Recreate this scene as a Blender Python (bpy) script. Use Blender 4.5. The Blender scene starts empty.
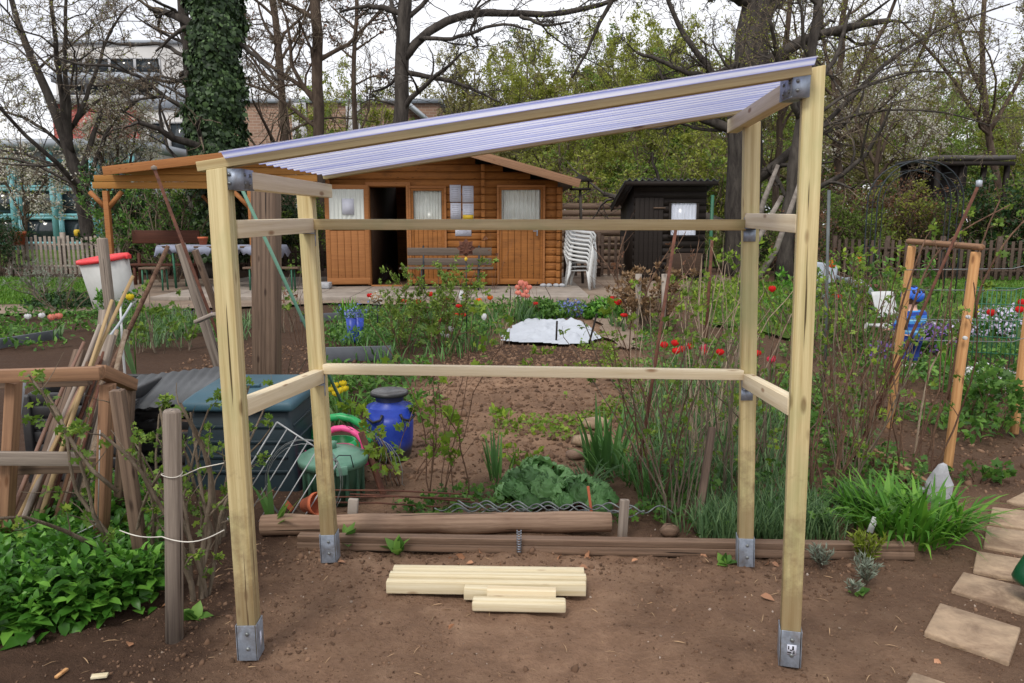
import bpy, bmesh, math, random
import numpy as np
from mathutils import Vector, Matrix

PI = math.pi
SC = bpy.context.scene
COL = SC.collection
RNG = np.random.default_rng(7)
random.seed(7)

# ------------------------------------------------------------------ camera
FPX, EYE, PITCH = 760.0, 1.5, math.radians(8.9)
_c, _s = math.cos(PITCH), math.sin(PITCH)
cam_data = bpy.data.cameras.new("camera")
cam = bpy.data.objects.new("camera", cam_data)
COL.objects.link(cam)
cam.location = (0, 0, EYE)
cam.rotation_euler = (PI / 2 - PITCH, 0, 0)
cam_data.sensor_width = 36
cam_data.lens = 36 * FPX / 1024
cam_data.clip_end = 2000
SC.camera = cam


def _ray(px, py):
    u = (px - 512) / FPX
    v = (341.5 - py) / FPX
    return (u, _c + v * _s, -_s + v * _c)


def gr(px, py, z=0.0):
    """the point of the level z that is seen at a pixel"""
    d = _ray(px, py)
    t = (z - EYE) / d[2]
    return Vector((d[0] * t, d[1] * t, z))


def at(px, py, Y):
    """the point at distance Y that is seen at a pixel"""
    d = _ray(px, py)
    t = Y / d[1]
    return Vector((d[0] * t, Y, EYE + d[2] * t))


# ------------------------------------------------------------------ meshes
class MB:
    def __init__(self):
        self.v, self.f, self.n = [], [], 0

    def add(self, verts, faces):
        verts = np.asarray(verts, dtype=np.float64).reshape(-1, 3)
        if isinstance(faces, np.ndarray):
            self.f.append(faces.astype(np.int64) + self.n)
        else:
            by = {}
            for fc in faces:
                by.setdefault(len(fc), []).append(fc)
            for k in by:
                self.f.append(np.array(by[k], dtype=np.int64) + self.n)
        self.v.append(verts)
        self.n += len(verts)
        return self

    def box(self, c, s, rz=0.0, M=None):
        x, y, z = s[0] / 2, s[1] / 2, s[2] / 2
        v = np.array([(-x, -y, -z), (x, -y, -z), (x, y, -z), (-x, y, -z), (-x, -y, z), (x, -y, z), (x, y, z), (-x, y, z)])
        if M is not None:
            R = np.array(M.to_3x3())
            v = v @ R.T
        elif rz:
            cz, sz = math.cos(rz), math.sin(rz)
            v = v @ np.array([[cz, -sz, 0], [sz, cz, 0], [0, 0, 1]]).T
        self.add(v + np.array(c), [(0, 3, 2, 1), (4, 5, 6, 7), (0, 1, 5, 4), (1, 2, 6, 5), (2, 3, 7, 6), (3, 0, 4, 7)])
        return self

    def bar(self, p0, p1, w, h):
        """a board from p0 to p1, w across and h upright"""
        M, L = frame(p0, p1)
        c = (Vector(p0) + Vector(p1)) / 2
        return self.box(c, (L, w, h), M=M)

    def tube(self, pts, rad, n=8, cap=True):
        pts = np.array([tuple(p) for p in pts], dtype=float)
        m = len(pts)
        rad = np.full(m, rad, dtype=float) if np.isscalar(rad) else np.array(rad, dtype=float)
        T = np.gradient(pts, axis=0)
        T /= np.linalg.norm(T, axis=1)[:, None] + 1e-12
        ref = np.array([0, 0, 1.0]) if abs(T[0][2]) < 0.9 else np.array([1.0, 0, 0])
        A = np.cross(T[0], ref); A /= np.linalg.norm(A)
        rings = []
        ang = np.arange(n) * 2 * PI / n
        for i in range(m):
            A = A - T[i] * np.dot(A, T[i]); A /= np.linalg.norm(A) + 1e-12
            B = np.cross(T[i], A)
            rings.append(pts[i] + rad[i] * (np.cos(ang)[:, None] * A + np.sin(ang)[:, None] * B))
        v = np.concatenate(rings)
        f = []
        for i in range(m - 1):
            for k in range(n):
                k2 = (k + 1) % n
                f.append((i * n + k, i * n + k2, (i + 1) * n + k2, (i + 1) * n + k))
        if cap:
            f.append(tuple(range(n - 1, -1, -1)))
            f.append(tuple((m - 1) * n + k for k in range(n)))
        return self.add(v, f)

    def lathe(self, prof, n=24, c=(0, 0, 0), M=None, cap=True):
        v, f = [], []
        for r, z in prof:
            for k in range(n):
                a = 2 * PI * k / n
                v.append((r * math.cos(a), r * math.sin(a), z))
        for i in range(len(prof) - 1):
            for k in range(n):
                k2 = (k + 1) % n
                f.append((i * n + k, i * n + k2, (i + 1) * n + k2, (i + 1) * n + k))
        if cap:
            if prof[0][0] > 1e-4:
                f.append(tuple(range(n - 1, -1, -1)))
            if prof[-1][0] > 1e-4:
                f.append(tuple((len(prof) - 1) * n + k for k in range(n)))
        v = np.array(v)
        if M is not None:
            v = v @ np.array(M.to_3x3()).T
        return self.add(v + np.array(c), f)

    def tubes(self, P, R, k):
        """many tubes at once: P (N,m,3), R (N,m)"""
        N, m, _ = P.shape
        if N == 0:
            return self
        T = np.gradient(P, axis=1)
        T /= np.linalg.norm(T, axis=2)[..., None] + 1e-9
        D = P[:, -1] - P[:, 0]
        D /= np.linalg.norm(D, axis=1)[:, None] + 1e-9
        ref = np.where(np.abs(D[:, 2:3]) < 0.8, np.array([[0, 0, 1.0]]), np.array([[1.0, 0, 0]]))
        A = np.cross(T, ref[:, None, :]); A /= np.linalg.norm(A, axis=2)[..., None] + 1e-9
        B = np.cross(T, A)
        ang = np.arange(k) * 2 * PI / k
        V = P[:, :, None, :] + R[:, :, None, None] * (np.cos(ang)[None, None, :, None] * A[:, :, None, :] + np.sin(ang)[None, None, :, None] * B[:, :, None, :])
        i = np.arange(m - 1)[:, None]; j = np.arange(k)[None, :]; j2 = (j + 1) % k
        q = np.stack([i * k + j, i * k + j2, (i + 1) * k + j2, (i + 1) * k + j], -1).reshape(-1, 4)
        F = (q[None] + (np.arange(N) * m * k)[:, None, None]).reshape(-1, 4)
        return self.add(V.reshape(-1, 3), F)

    def scatter(self, tv, tf, pos, fwd, nrm, sc):
        """copies of a template (x along fwd, z along nrm)"""
        pos = np.asarray(pos, float); N = len(pos)
        if N == 0:
            return self
        fwd = fwd / (np.linalg.norm(fwd, axis=1)[:, None] + 1e-9)
        s = np.cross(nrm, fwd); s /= np.linalg.norm(s, axis=1)[:, None] + 1e-9
        u = np.cross(fwd, s)
        tv = np.asarray(tv, float); m = len(tv)
        sc = np.asarray(sc, float)
        if sc.ndim == 1:
            sc = np.repeat(sc[:, None], 3, 1)
        V = pos[:, None, :] + sc[:, 0, None, None] * tv[None, :, 0:1] * fwd[:, None, :] + sc[:, 1, None, None] * tv[None, :, 1:2] * s[:, None, :] + sc[:, 2, None, None] * tv[None, :, 2:3] * u[:, None, :]
        by = {}
        for fc in tf:
            by.setdefault(len(fc), []).append(fc)
        base = self.n
        self.v.append(V.reshape(-1, 3)); self.n += N * m
        for k in by:
            F = np.array(by[k], dtype=np.int64)
            self.f.append((F[None] + (np.arange(N) * m)[:, None, None]).reshape(-1, k) + base)
        return self

    def build(self, name, mat, parent=None, smooth=False, M=None, bevel=0, origin=None):
        V = np.concatenate(self.v) if self.v else np.zeros((0, 3))
        if origin is not None:
            V = V - np.array(tuple(origin))
        me = bpy.data.meshes.new(name)
        loops = np.concatenate([f.reshape(-1) for f in self.f])
        tot = np.concatenate([np.full(len(f), f.shape[1]) for f in self.f])
        me.vertices.add(len(V)); me.vertices.foreach_set("co", V.astype(np.float32).reshape(-1))
        me.loops.add(len(loops)); me.loops.foreach_set("vertex_index", loops.astype(np.int32))
        st = np.concatenate([[0], np.cumsum(tot)[:-1]])
        me.polygons.add(len(tot)); me.polygons.foreach_set("loop_start", st.astype(np.int32))
        if smooth:
            me.polygons.foreach_set("use_smooth", np.ones(len(tot), dtype=bool))
        me.update(calc_edges=True)
        me.validate()
        if mat is not None:
            me.materials.append(mat)
        o = bpy.data.objects.new(name, me)
        COL.objects.link(o)
        if parent is not None:
            o.parent = parent
        if origin is not None and parent is None:
            o.location = origin
        if M is not None:
            o.matrix_basis = M
        if bevel:
            b = o.modifiers.new("bevel", "BEVEL")
            b.width = bevel; b.segments = 2; b.limit_method = 'ANGLE'
        return o


def frame(p0, p1, roll=0.0):
    p0, p1 = Vector(p0), Vector(p1)
    d = p1 - p0
    L = d.length
    x = d.normalized()
    up = Vector((0, 0, 1)) if abs(x.z) < 0.95 else Vector((0, 1, 0))
    y = up.cross(x).normalized()
    z = x.cross(y)
    M = Matrix((x, y, z)).transposed().to_4x4()
    if roll:
        M = M @ Matrix.Rotation(roll, 4, 'X')
    return M, L


def beam(name, p0, p1, w, h, mat, parent=None, roll=0.0, bevel=0.003, nseg=1, off=None):
    """one board of its own with its grain (local X) along its length; p0, p1 in world space"""
    M, L = frame(p0, p1, roll)
    mb = MB().box((0, 0, 0), (L, w, h))
    c = (Vector(p0) + Vector(p1)) / 2
    if off is not None:
        c = c + Vector(off)
    W = Matrix.Translation(c) @ M
    if parent is not None:
        W = parent.matrix_basis.inverted() @ W
    return mb.build(name, mat, parent, M=W, bevel=bevel)


def stick(name, pts, rad, mat, parent=None, n=7):
    """a thin round rod through pts, its origin at the first point"""
    o0 = Vector(pts[0])
    if parent is not None:
        o = parent.matrix_basis.translation
        return MB().tube([Vector(p) - o for p in pts], rad, n).build(name, mat, parent, smooth=True)
    if (Vector(pts[-1]) - o0).length > 1e-3:
        M = Matrix.Translation(o0) @ frame(o0, pts[-1])[0]
    else:
        M = Matrix.Translation(o0)
    Mi = M.inverted()
    return MB().tube([Mi @ Vector(p) for p in pts], rad, n).build(name, mat, None, smooth=True, M=M)


def tag(o, label=None, cat=None, group=None, kind=None):
    if label: o['label'] = label
    if cat: o['category'] = cat
    if group: o['group'] = group
    if kind: o['kind'] = kind
    return o


def thing(name, loc, label, cat, group=None, rz=0.0):
    o = bpy.data.objects.new(name, None)
    o.empty_display_size = 0.1
    COL.objects.link(o)
    o.matrix_basis = Matrix.Translation(Vector(loc)) @ Matrix.Rotation(rz, 4, 'Z')
    return tag(o, label, cat, group)


def copy_tree(o, parent=None):
    c = o.copy(); COL.objects.link(c)
    if parent is not None:
        c.parent = parent
    for ch in list(o.children):
        copy_tree(ch, c)
    return c


def again(root, loc, rz=0.0, sc=1.0, label=None, group=None):
    c = copy_tree(root)
    c.matrix_basis = Matrix.Translation(Vector(loc)) @ Matrix.Rotation(rz, 4, 'Z') @ Matrix.Scale(sc, 4)
    if label: c['label'] = label
    if group: c['group'] = group
    return c


# ------------------------------------------------------------------ leaf templates
def tmpl_quad():
    return [(0, 0, 0), (.45, -.3, .06), (1, 0, -.08), (.45, .3, .06)], [(0, 1, 2, 3)]


def tmpl_lance(w=.22, droop=.25):
    v = []
    xs = [0, .3, .65, 1.0]
    ws = [.03, w, w * .85, 0.0]
    for x, ww in zip(xs, ws):
        z = .12 * x - droop * x * x
        v += [(x, -ww, z + ww * .3), (x, 0, z), (x, ww, z + ww * .3)]
    f = []
    for i in range(3):
        a = i * 3
        f += [(a, a + 1, a + 4, a + 3), (a + 1, a + 2, a + 5, a + 4)]
    return v, f


def tmpl_lobed():
    v = [(.0, 0, 0)]
    rad = [(-150, .38), (-115, .52), (-88, .36), (-55, .62), (-28, .42), (0, .8), (28, .42), (55, .62), (88, .36), (115, .52), (150, .38)]
    v = [(.42, 0, 0.03)]
    for a, r in rad:
        a = math.radians(a)
        v.append((.42 + r * math.cos(a) * .85, r * math.sin(a), -.12 * r * r + (.05 if r < .5 else -.02)))
    f = [(0, i, i + 1) for i in range(1, 11)]
    return v, f


QUAD = tmpl_quad(); LANCE = tmpl_lance(); NARROW = tmpl_lance(.1, .3); BROAD = tmpl_lance(.34, .35); LOBED = tmpl_lobed()


def ico(sub=1, seed=0, rough=.25):
    bm = bmesh.new()
    bmesh.ops.create_icosphere(bm, subdivisions=sub, radius=1)
    r = random.Random(seed)
    for v in bm.verts:
        v.co *= 1 + r.uniform(-rough, rough)
    bm.verts.ensure_lookup_table()
    v = [tuple(x.co) for x in bm.verts]; f = [tuple(x.index for x in fc.verts) for fc in bm.faces]
    bm.free()
    return v, f


def rdirs(rng, n, up=0.0, spread=1.0):
    d = rng.normal(size=(n, 3)) * spread
    d[:, 2] += up
    return d / (np.linalg.norm(d, axis=1)[:, None] + 1e-9)


# ------------------------------------------------------------------ growing
def resample(pts, n):
    p = np.array([tuple(x) for x in pts], float)
    d = np.concatenate([[0], np.cumsum(np.linalg.norm(np.diff(p, axis=0), axis=1))])
    t = np.linspace(0, d[-1], n)
    q = np.stack([np.interp(t, d, p[:, k]) for k in range(3)], 1)
    for _ in range(2):
        q[1:-1] = .25 * q[:-2] + .5 * q[1:-1] + .25 * q[2:]
    return q


def spawn(rng, P, R, k, lr, ang, wig, up, rr, t0=.25, t1=1.0, m=6, lmin=0.0, tip=.35):
    """k side branches on each branch of P (N,m0,3), R (N,m0)"""
    N, m0, _ = P.shape
    L = np.linalg.norm(np.diff(P, axis=1), axis=2).sum(1)
    idx = np.repeat(np.arange(N), k); M = len(idx)
    t = np.tile(np.linspace(t0, t1, k), N) + rng.uniform(-.5, .5, M) * (t1 - t0) / max(k, 1)
    t = np.clip(t, .02, .999)
    x = t * (m0 - 1); i = np.floor(x).astype(int); fr = (x - i)[:, None]
    p = P[idx, i] * (1 - fr) + P[idx, i + 1] * fr
    T = P[idx, i + 1] - P[idx, i]; T /= np.linalg.norm(T, axis=1)[:, None] + 1e-9
    r = R[idx, i] * (1 - fr[:, 0]) + R[idx, i + 1] * fr[:, 0]
    q = rng.normal(size=(M, 3)); q -= T * (q * T).sum(1)[:, None]; q /= np.linalg.norm(q, axis=1)[:, None] + 1e-9
    a = np.radians(rng.uniform(ang[0], ang[1], M))[:, None]
    d = np.cos(a) * T + np.sin(a) * q
    ln = np.maximum(L[idx] * rng.uniform(lr[0], lr[1], M) * (1.15 - .55 * t), lmin)
    out = np.zeros((M, m, 3)); out[:, 0] = p
    for j in range(1, m):
        d = d + rng.normal(size=(M, 3)) * wig + np.array([0, 0, up])
        d /= np.linalg.norm(d, axis=1)[:, None] + 1e-9
        out[:, j] = out[:, j - 1] + d * (ln / (m - 1))[:, None]
    r0 = r * rr * rng.uniform(.75, 1.1, M)
    rad = r0[:, None] * np.linspace(1, tip, m)[None]
    return out, rad


def along(rng, P, n, t0=.2):
    """n random points with directions on the branches"""
    N, m, _ = P.shape
    idx = rng.integers(0, N, n); x = rng.uniform(t0, .999, n) * (m - 1)
    i = np.floor(x).astype(int); fr = (x - i)[:, None]
    p = P[idx, i] * (1 - fr) + P[idx, i + 1] * fr
    T = P[idx, i + 1] - P[idx, i]; T /= np.linalg.norm(T, axis=1)[:, None] + 1e-9
    return p, T


# ------------------------------------------------------------------ materials
def newmat(name):
    m = bpy.data.materials.new(name); m.use_nodes = True
    nt = m.node_tree; nt.nodes.clear()
    out = nt.nodes.new('ShaderNodeOutputMaterial')
    return m, nt, out


def N(nt, typ, **kw):
    n = nt.nodes.new(typ)
    for k, v in kw.items():
        if k in n.inputs.keys() if isinstance(k, str) else False:
            n.inputs[k].default_value = v
        else:
            setattr(n, k, v)
    return n


def ramp(nt, stops):
    r = nt.nodes.new('ShaderNodeValToRGB')
    el = r.color_ramp.elements
    while len(el) < len(stops):
        el.new(.5)
    for e, (p, c) in zip(el, stops):
        e.position = p; e.color = (*c, 1)
    return r


def mixc(nt, a, b, fac, mode='MIX'):
    m = nt.nodes.new('ShaderNodeMix'); m.data_type = 'RGBA'; m.blend_type = mode
    for s, v in ((m.inputs[6], a), (m.inputs[7], b), (m.inputs[0], fac)):
        if hasattr(v, 'is_output') or isinstance(v, bpy.types.NodeSocket):
            nt.links.new(v, s)
        elif isinstance(v, (int, float)):
            s.default_value = v
        else:
            s.default_value = (*v, 1)
    return m.outputs[2]


def coords(nt, kind='Object', scale=(1, 1, 1), rnd=True):
    tc = nt.nodes.new('ShaderNodeTexCoord')
    mp = nt.nodes.new('ShaderNodeMapping'); mp.inputs['Scale'].default_value = scale
    nt.links.new(tc.outputs[kind], mp.inputs['Vector'])
    if rnd:
        oi = nt.nodes.new('ShaderNodeObjectInfo')
        ml = nt.nodes.new('ShaderNodeMath'); ml.operation = 'MULTIPLY'; ml.inputs[1].default_value = 37.0
        nt.links.new(oi.outputs['Random'], ml.inputs[0])
        cb = nt.nodes.new('ShaderNodeCombineXYZ')
        for i in range(3):
            nt.links.new(ml.outputs[0], cb.inputs[i])
        nt.links.new(cb.outputs[0], mp.inputs['Location'])
    return mp.outputs[0]


def noise(nt, vec, scale, detail=6, rough=.6, dist=0.0):
    n = nt.nodes.new('ShaderNodeTexNoise')
    n.inputs['Scale'].default_value = scale; n.inputs['Detail'].default_value = detail
    n.inputs['Roughness'].default_value = rough; n.inputs['Distortion'].default_value = dist
    nt.links.new(vec, n.inputs['Vector'])
    return n.outputs['Fac']


def math_(nt, op, a, b=None):
    n = nt.nodes.new('ShaderNodeMath'); n.operation = op
    for i, v in enumerate((a, b)):
        if v is None: continue
        if isinstance(v, (int, float)): n.inputs[i].default_value = v
        else: nt.links.new(v, n.inputs[i])
    return n.outputs[0]


def bump(nt, h, strength=.3, dist=.01):
    b = nt.nodes.new('ShaderNodeBump'); b.inputs['Strength'].default_value = strength; b.inputs['Distance'].default_value = dist
    nt.links.new(h, b.inputs['Height'])
    return b.outputs[0]


def bsdf(nt, out, color, rough=.6, metal=0.0, normal=None, spec=.4):
    b = nt.nodes.new('ShaderNodeBsdfPrincipled')
    if isinstance(color, bpy.types.NodeSocket): nt.links.new(color, b.inputs['Base Color'])
    else: b.inputs['Base Color'].default_value = (*color, 1)
    if isinstance(rough, bpy.types.NodeSocket): nt.links.new(rough, b.inputs['Roughness'])
    else: b.inputs['Roughness'].default_value = rough
    b.inputs['Metallic'].default_value = metal
    b.inputs['Specular IOR Level'].default_value = spec
    if normal is not None: nt.links.new(normal, b.inputs['Normal'])
    nt.links.new(b.outputs[0], out.inputs[0])
    return b


def wood(name, light, dark, knot=None, ring=9.0, rough=.7, grain=1.0, stain=None, stain_amt=.5, crack=False, thr=.655, splash=None):
    """boards with their grain along local X"""
    m, nt, out = newmat(name)
    v = coords(nt, scale=(.55, 26, 26))
    n1 = noise(nt, v, 2.2 * grain, 6, .6, .5)
    v2 = coords(nt, scale=(4, 170, 170))
    n2 = noise(nt, v2, 2.0, 4, .6)
    w = nt.nodes.new('ShaderNodeTexWave'); w.wave_type = 'RINGS'; w.rings_direction = 'X'
    w.inputs['Scale'].default_value = ring; w.inputs['Distortion'].default_value = 2.5; w.inputs['Detail'].default_value = 2
    v3 = coords(nt, scale=(.12, 1.6, 1.6)); nt.links.new(v3, w.inputs['Vector'])
    f = math_(nt, 'ADD', math_(nt, 'MULTIPLY', n1, .55), math_(nt, 'ADD', math_(nt, 'MULTIPLY', n2, .35), math_(nt, 'MULTIPLY', w.outputs['Fac'], .1)))
    r = ramp(nt, [(.3, dark), (.62, light)]); nt.links.new(f, r.inputs[0])
    col = r.outputs[0]
    if knot is not None:
        vo = nt.nodes.new('ShaderNodeTexVoronoi'); vo.inputs['Scale'].default_value = 1.0
        vk = coords(nt, scale=(4.2, 13, 13)); nt.links.new(vk, vo.inputs['Vector'])
        kr = ramp(nt, [(.07, (1, 1, 1)), (.15, (0, 0, 0))]); nt.links.new(vo.outputs['Distance'], kr.inputs[0])
        col = mixc(nt, col, knot, math_(nt, 'MULTIPLY', kr.outputs[0], .8))
    if stain is not None:
        vs = coords(nt, scale=(1.5, 3, 3)); ns = noise(nt, vs, 1.7, 4, .6)
        sr = ramp(nt, [(.5, (0, 0, 0)), (.72, (1, 1, 1))]); nt.links.new(ns, sr.inputs[0])
        col = mixc(nt, col, stain, math_(nt, 'MULTIPLY', sr.outputs[0], stain_amt))
    if crack:
        vc = coords(nt, scale=(.9, 45, 45)); nc = noise(nt, vc, 1.0, 3, .5)
        cr = ramp(nt, [(thr, (0, 0, 0)), (thr + .015, (1, 1, 1))]); nt.links.new(nc, cr.inputs[0])
        col = mixc(nt, col, tuple(x * .22 for x in dark), cr.outputs[0])
    if splash is not None:
        vx = coords(nt, rnd=False); sx_ = nt.nodes.new('ShaderNodeSeparateXYZ'); nt.links.new(vx, sx_.inputs[0])
        ns = noise(nt, vx, 18, 6, .75)
        sr2 = ramp(nt, [(.16, (1, 1, 1)), (.42, (0, 0, 0))]); nt.links.new(math_(nt, 'ADD', math_(nt, 'MULTIPLY', sx_.outputs[0], .7), math_(nt, 'MULTIPLY', math_(nt, 'SUBTRACT', ns, .5), .9)), sr2.inputs[0])
        col = mixc(nt, col, splash, math_(nt, 'MULTIPLY', sr2.outputs[0], .55))
    bsdf(nt, out, col, rough, normal=bump(nt, f, .25, .004), spec=.25)
    return m


def plain(name, color, rough=.5, metal=0.0, var=.25, scale=6, dirt=None, dirt_amt=.5, bumpy=0.0, spec=.4):
    m, nt, out = newmat(name)
    v = coords(nt)
    n = noise(nt, v, scale, 6, .65)
    lo = tuple(x * (1 - var) for x in color); hi = tuple(min(1, x * (1 + var)) for x in color)
    r = ramp(nt, [(.32, lo), (.68, hi)]); nt.links.new(n, r.inputs[0])
    col = r.outputs[0]
    if dirt is not None:
        n2 = noise(nt, v, scale * .45, 7, .7, .5)
        dr = ramp(nt, [(.45, (0, 0, 0)), (.7, (1, 1, 1))]); nt.links.new(n2, dr.inputs[0])
        col = mixc(nt, col, dirt, math_(nt, 'MULTIPLY', dr.outputs[0], dirt_amt))
    rr = math_(nt, 'ADD', rough - .1, math_(nt, 'MULTIPLY', n, .2))
    bsdf(nt, out, col, rr, metal, bump(nt, n, bumpy, .02) if bumpy else None, spec)
    return m


def leafmat(name, color, var=.35, trans=.35, hue2=None, rough=.5):
    m, nt, out = newmat(name)
    g = nt.nodes.new('ShaderNodeNewGeometry')
    lo = tuple(x * (1 - var) for x in color); hi = tuple(x * (1 + var) for x in (hue2 or color))
    r = ramp(nt, [(0, lo), (.55, color), (1, hi)]); nt.links.new(g.outputs['Random Per Island'], r.inputs[0])
    tc = coords(nt, rnd=False); n = noise(nt, tc, 1.3, 3)
    col = mixc(nt, r.outputs[0], lo, math_(nt, 'MULTIPLY', n, .55))
    b = nt.nodes.new('ShaderNodeBsdfPrincipled'); nt.links.new(col, b.inputs['Base Color'])
    b.inputs['Roughness'].default_value = rough; b.inputs['Specular IOR Level'].default_value = .3
    t = nt.nodes.new('ShaderNodeBsdfTranslucent')
    tcol = mixc(nt, col, (1.0, 1.0, .35), .25, 'MULTIPLY'); nt.links.new(tcol, t.inputs[0])
    mx = nt.nodes.new('ShaderNodeMixShader'); mx.inputs[0].default_value = trans
    nt.links.new(b.outputs[0], mx.inputs[1]); nt.links.new(t.outputs[0], mx.inputs[2]); nt.links.new(mx.outputs[0], out.inputs[0])
    return m


def bark(name, a, b, scale=5):
    m, nt, out = newmat(name)
    v = coords(nt, scale=(1, 1, .25))
    n = noise(nt, v, scale, 8, .7, .4)
    r = ramp(nt, [(.35, a), (.7, b)]); nt.links.new(n, r.inputs[0])
    bsdf(nt, out, r.outputs[0], .9, normal=bump(nt, n, .8, .05), spec=.1)
    return m


def srgb(r, g, b):
    f = lambda x: (x / 255 / 12.92) if x / 255 <= .04045 else ((x / 255 + .055) / 1.055) ** 2.4
    return (f(r), f(g), f(b))


MT = {}
MT['pine'] = wood('pressure treated pine', srgb(192, 175, 132), srgb(158, 136, 94), knot=srgb(104, 74, 44), stain=srgb(140, 146, 100), stain_amt=.55, crack=True, thr=.685)
MT['pine_post'] = wood('post pine', srgb(206, 191, 146), srgb(164, 142, 94), knot=srgb(104, 74, 44), stain=srgb(158, 162, 114), stain_amt=.6, crack=True, thr=.67, splash=srgb(112, 88, 66))
MT['pine_pale'] = wood('fresh planed pine', srgb(226, 212, 182), srgb(200, 180, 142), knot=srgb(138, 98, 64))
MT['offcut'] = wood('pale spruce', srgb(218, 208, 180), srgb(186, 166, 124), knot=srgb(120, 76, 44))
MT['grey_wood'] = wood('weathered grey wood', srgb(150, 138, 126), srgb(90, 78, 70), crack=True)
MT['brown_wood'] = wood('weathered brown wood', srgb(122, 102, 86), srgb(64, 50, 42), crack=True, knot=srgb(50, 35, 28))
MT['sleeper'] = wood('old sleeper wood', srgb(132, 108, 90), srgb(74, 58, 47), crack=True, stain=srgb(90, 66, 52))
MT['log'] = wood('peeled log', srgb(160, 134, 112), srgb(112, 88, 72), crack=True, stain=srgb(110, 80, 64))
MT['tan_wood'] = wood('tan sawn wood', srgb(154, 118, 90), srgb(104, 76, 58), knot=srgb(96, 62, 40))
MT['larch'] = wood('bare larch pole', srgb(204, 158, 108), srgb(168, 118, 74), knot=srgb(110, 70, 40))
MT['bamboo'] = wood('bamboo cane', srgb(182, 158, 118), srgb(138, 110, 74))
MT['stick'] = wood('bark stick', srgb(150, 118, 102), srgb(92, 68, 58))
MT['cabin'] = wood('honey stained spruce', srgb(164, 108, 55), srgb(110, 66, 31), knot=srgb(76, 42, 22), stain=srgb(88, 54, 30), stain_amt=.5)
MT['cabin_light'] = wood('light honey spruce', srgb(168, 114, 68), srgb(130, 82, 46), knot=srgb(110, 60, 25))
MT['porch_boards'] = wood('yellow honey boards', srgb(172, 124, 64), srgb(134, 88, 40))
MT['shed'] = wood('black brown stained boards', srgb(42, 35, 31), srgb(20, 16, 15))
MT['shed_low'] = wood('worn brown boards', srgb(80, 62, 50), srgb(44, 33, 28))
MT['bench_brown'] = wood('dark red brown board', srgb(96, 58, 44), srgb(56, 32, 26))
MT['steel'] = plain('galvanised steel', srgb(150, 160, 174), .5, .5, .25, 30, dirt=srgb(112, 104, 98), dirt_amt=.75)
MT['wire'] = plain('white coated wire', srgb(165, 167, 168), .4, .2, .1, 30)
MT['rod_grey'] = plain('grey aluminium rod', srgb(128, 132, 132), .4, .6, .2, 20)
MT['rust'] = plain('rusty iron', srgb(98, 62, 48), .85, .1, .4, 25, dirt=srgb(60, 42, 38))
MT['string'] = plain('garden string', srgb(205, 200, 190), .9)
MT['terracotta'] = plain('terracotta', srgb(190, 100, 66), .8, 0, .2, 10, dirt=srgb(140, 90, 70))
MT['concrete'] = plain('concrete', srgb(150, 140, 130), .9, 0, .15, 5, dirt=srgb(105, 95, 85), bumpy=.4)
MT['slab'] = plain('sandy concrete slab', srgb(160, 138, 114), .9, 0, .22, 14, dirt=srgb(104, 82, 66), dirt_amt=.9, bumpy=.3)
MT['stone'] = plain('grey stone', srgb(170, 172, 176), .85, 0, .2, 6, dirt=srgb(120, 120, 125), bumpy=.7)
MT['blue'] = plain('blue barrel plastic', srgb(38, 66, 172), .4, 0, .12, 6, dirt=srgb(46, 58, 112), dirt_amt=.5)
MT['black'] = plain('black plastic', srgb(38, 38, 40), .45, 0, .2, 8, dirt=srgb(80, 76, 72), dirt_amt=.3)
MT['lid_grey'] = plain('black lid with painted reflection', srgb(70, 70, 72), .35, 0, .2, 5, dirt=srgb(150, 148, 145), dirt_amt=.8)  # the pale dirt tone paints light reflected on the shiny lid
MT['teal_lid'] = plain('faded teal plastic', srgb(54, 86, 100), .5, 0, .12, 5, dirt=srgb(76, 100, 108))
MT['teal_dark'] = plain('dark blue green plastic', srgb(24, 40, 48), .5, 0, .2, 5, dirt=srgb(36, 50, 54))
MT['green_lid'] = plain('green plastic lid', srgb(88, 132, 112), .45, 0, .12, 6, dirt=srgb(120, 145, 128))
MT['green_bin'] = plain('dark green bin plastic', srgb(52, 84, 66), .5, 0, .2, 6, dirt=srgb(80, 90, 78))
MT['green_can'] = plain('bright green plastic', srgb(46, 158, 92), .35, 0, .1)
MT['dark_green_can'] = plain('dark green plastic', srgb(18, 78, 48), .35, 0, .1)
MT['pink'] = plain('pink plastic', srgb(226, 84, 142), .4, 0, .1)
MT['white_plastic'] = plain('white plastic', srgb(196, 198, 198), .4, 0, .05, 6, dirt=srgb(190, 190, 186), dirt_amt=.4)
MT['grey_plastic'] = plain('pale grey plastic', srgb(176, 176, 173), .5, 0, .06, 4, dirt=srgb(160, 158, 150))
MT['red_plastic'] = plain('faded red plastic', srgb(216, 62, 66), .45, 0, .1, 5)
MT['edging'] = plain('slate grey plastic edging', srgb(88, 92, 98), .6, 0, .15, 5)
MT['corr_grey'] = plain('grey corrugated sheet', srgb(84, 86, 88), .7, 0, .2, 5)
MT['pipe'] = plain('grey plastic pipe', srgb(150, 154, 160), .45, 0, .08)
MT['fleece'] = plain('white garden fleece', srgb(176, 181, 189), .9, 0, .06, 3)
MT['paper'] = plain('white paper', srgb(200, 203, 216), .9, 0, .03)
MT['tablecloth'] = plain('grey blue cloth', srgb(140, 146, 164), .9, 0, .1, 4)
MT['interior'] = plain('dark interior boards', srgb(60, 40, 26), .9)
MT['metal_dark'] = plain('dark painted metal', srgb(44, 50, 56), .5, .3)
MT['metal_green'] = plain('green painted metal', srgb(42, 96, 72), .5)
MT['barrow'] = plain('zinc sheet', srgb(168, 176, 186), .5, .3, .15, 4)
MT['picket'] = wood('pale weathered pickets', srgb(172, 160, 148), srgb(112, 100, 92))
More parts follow.
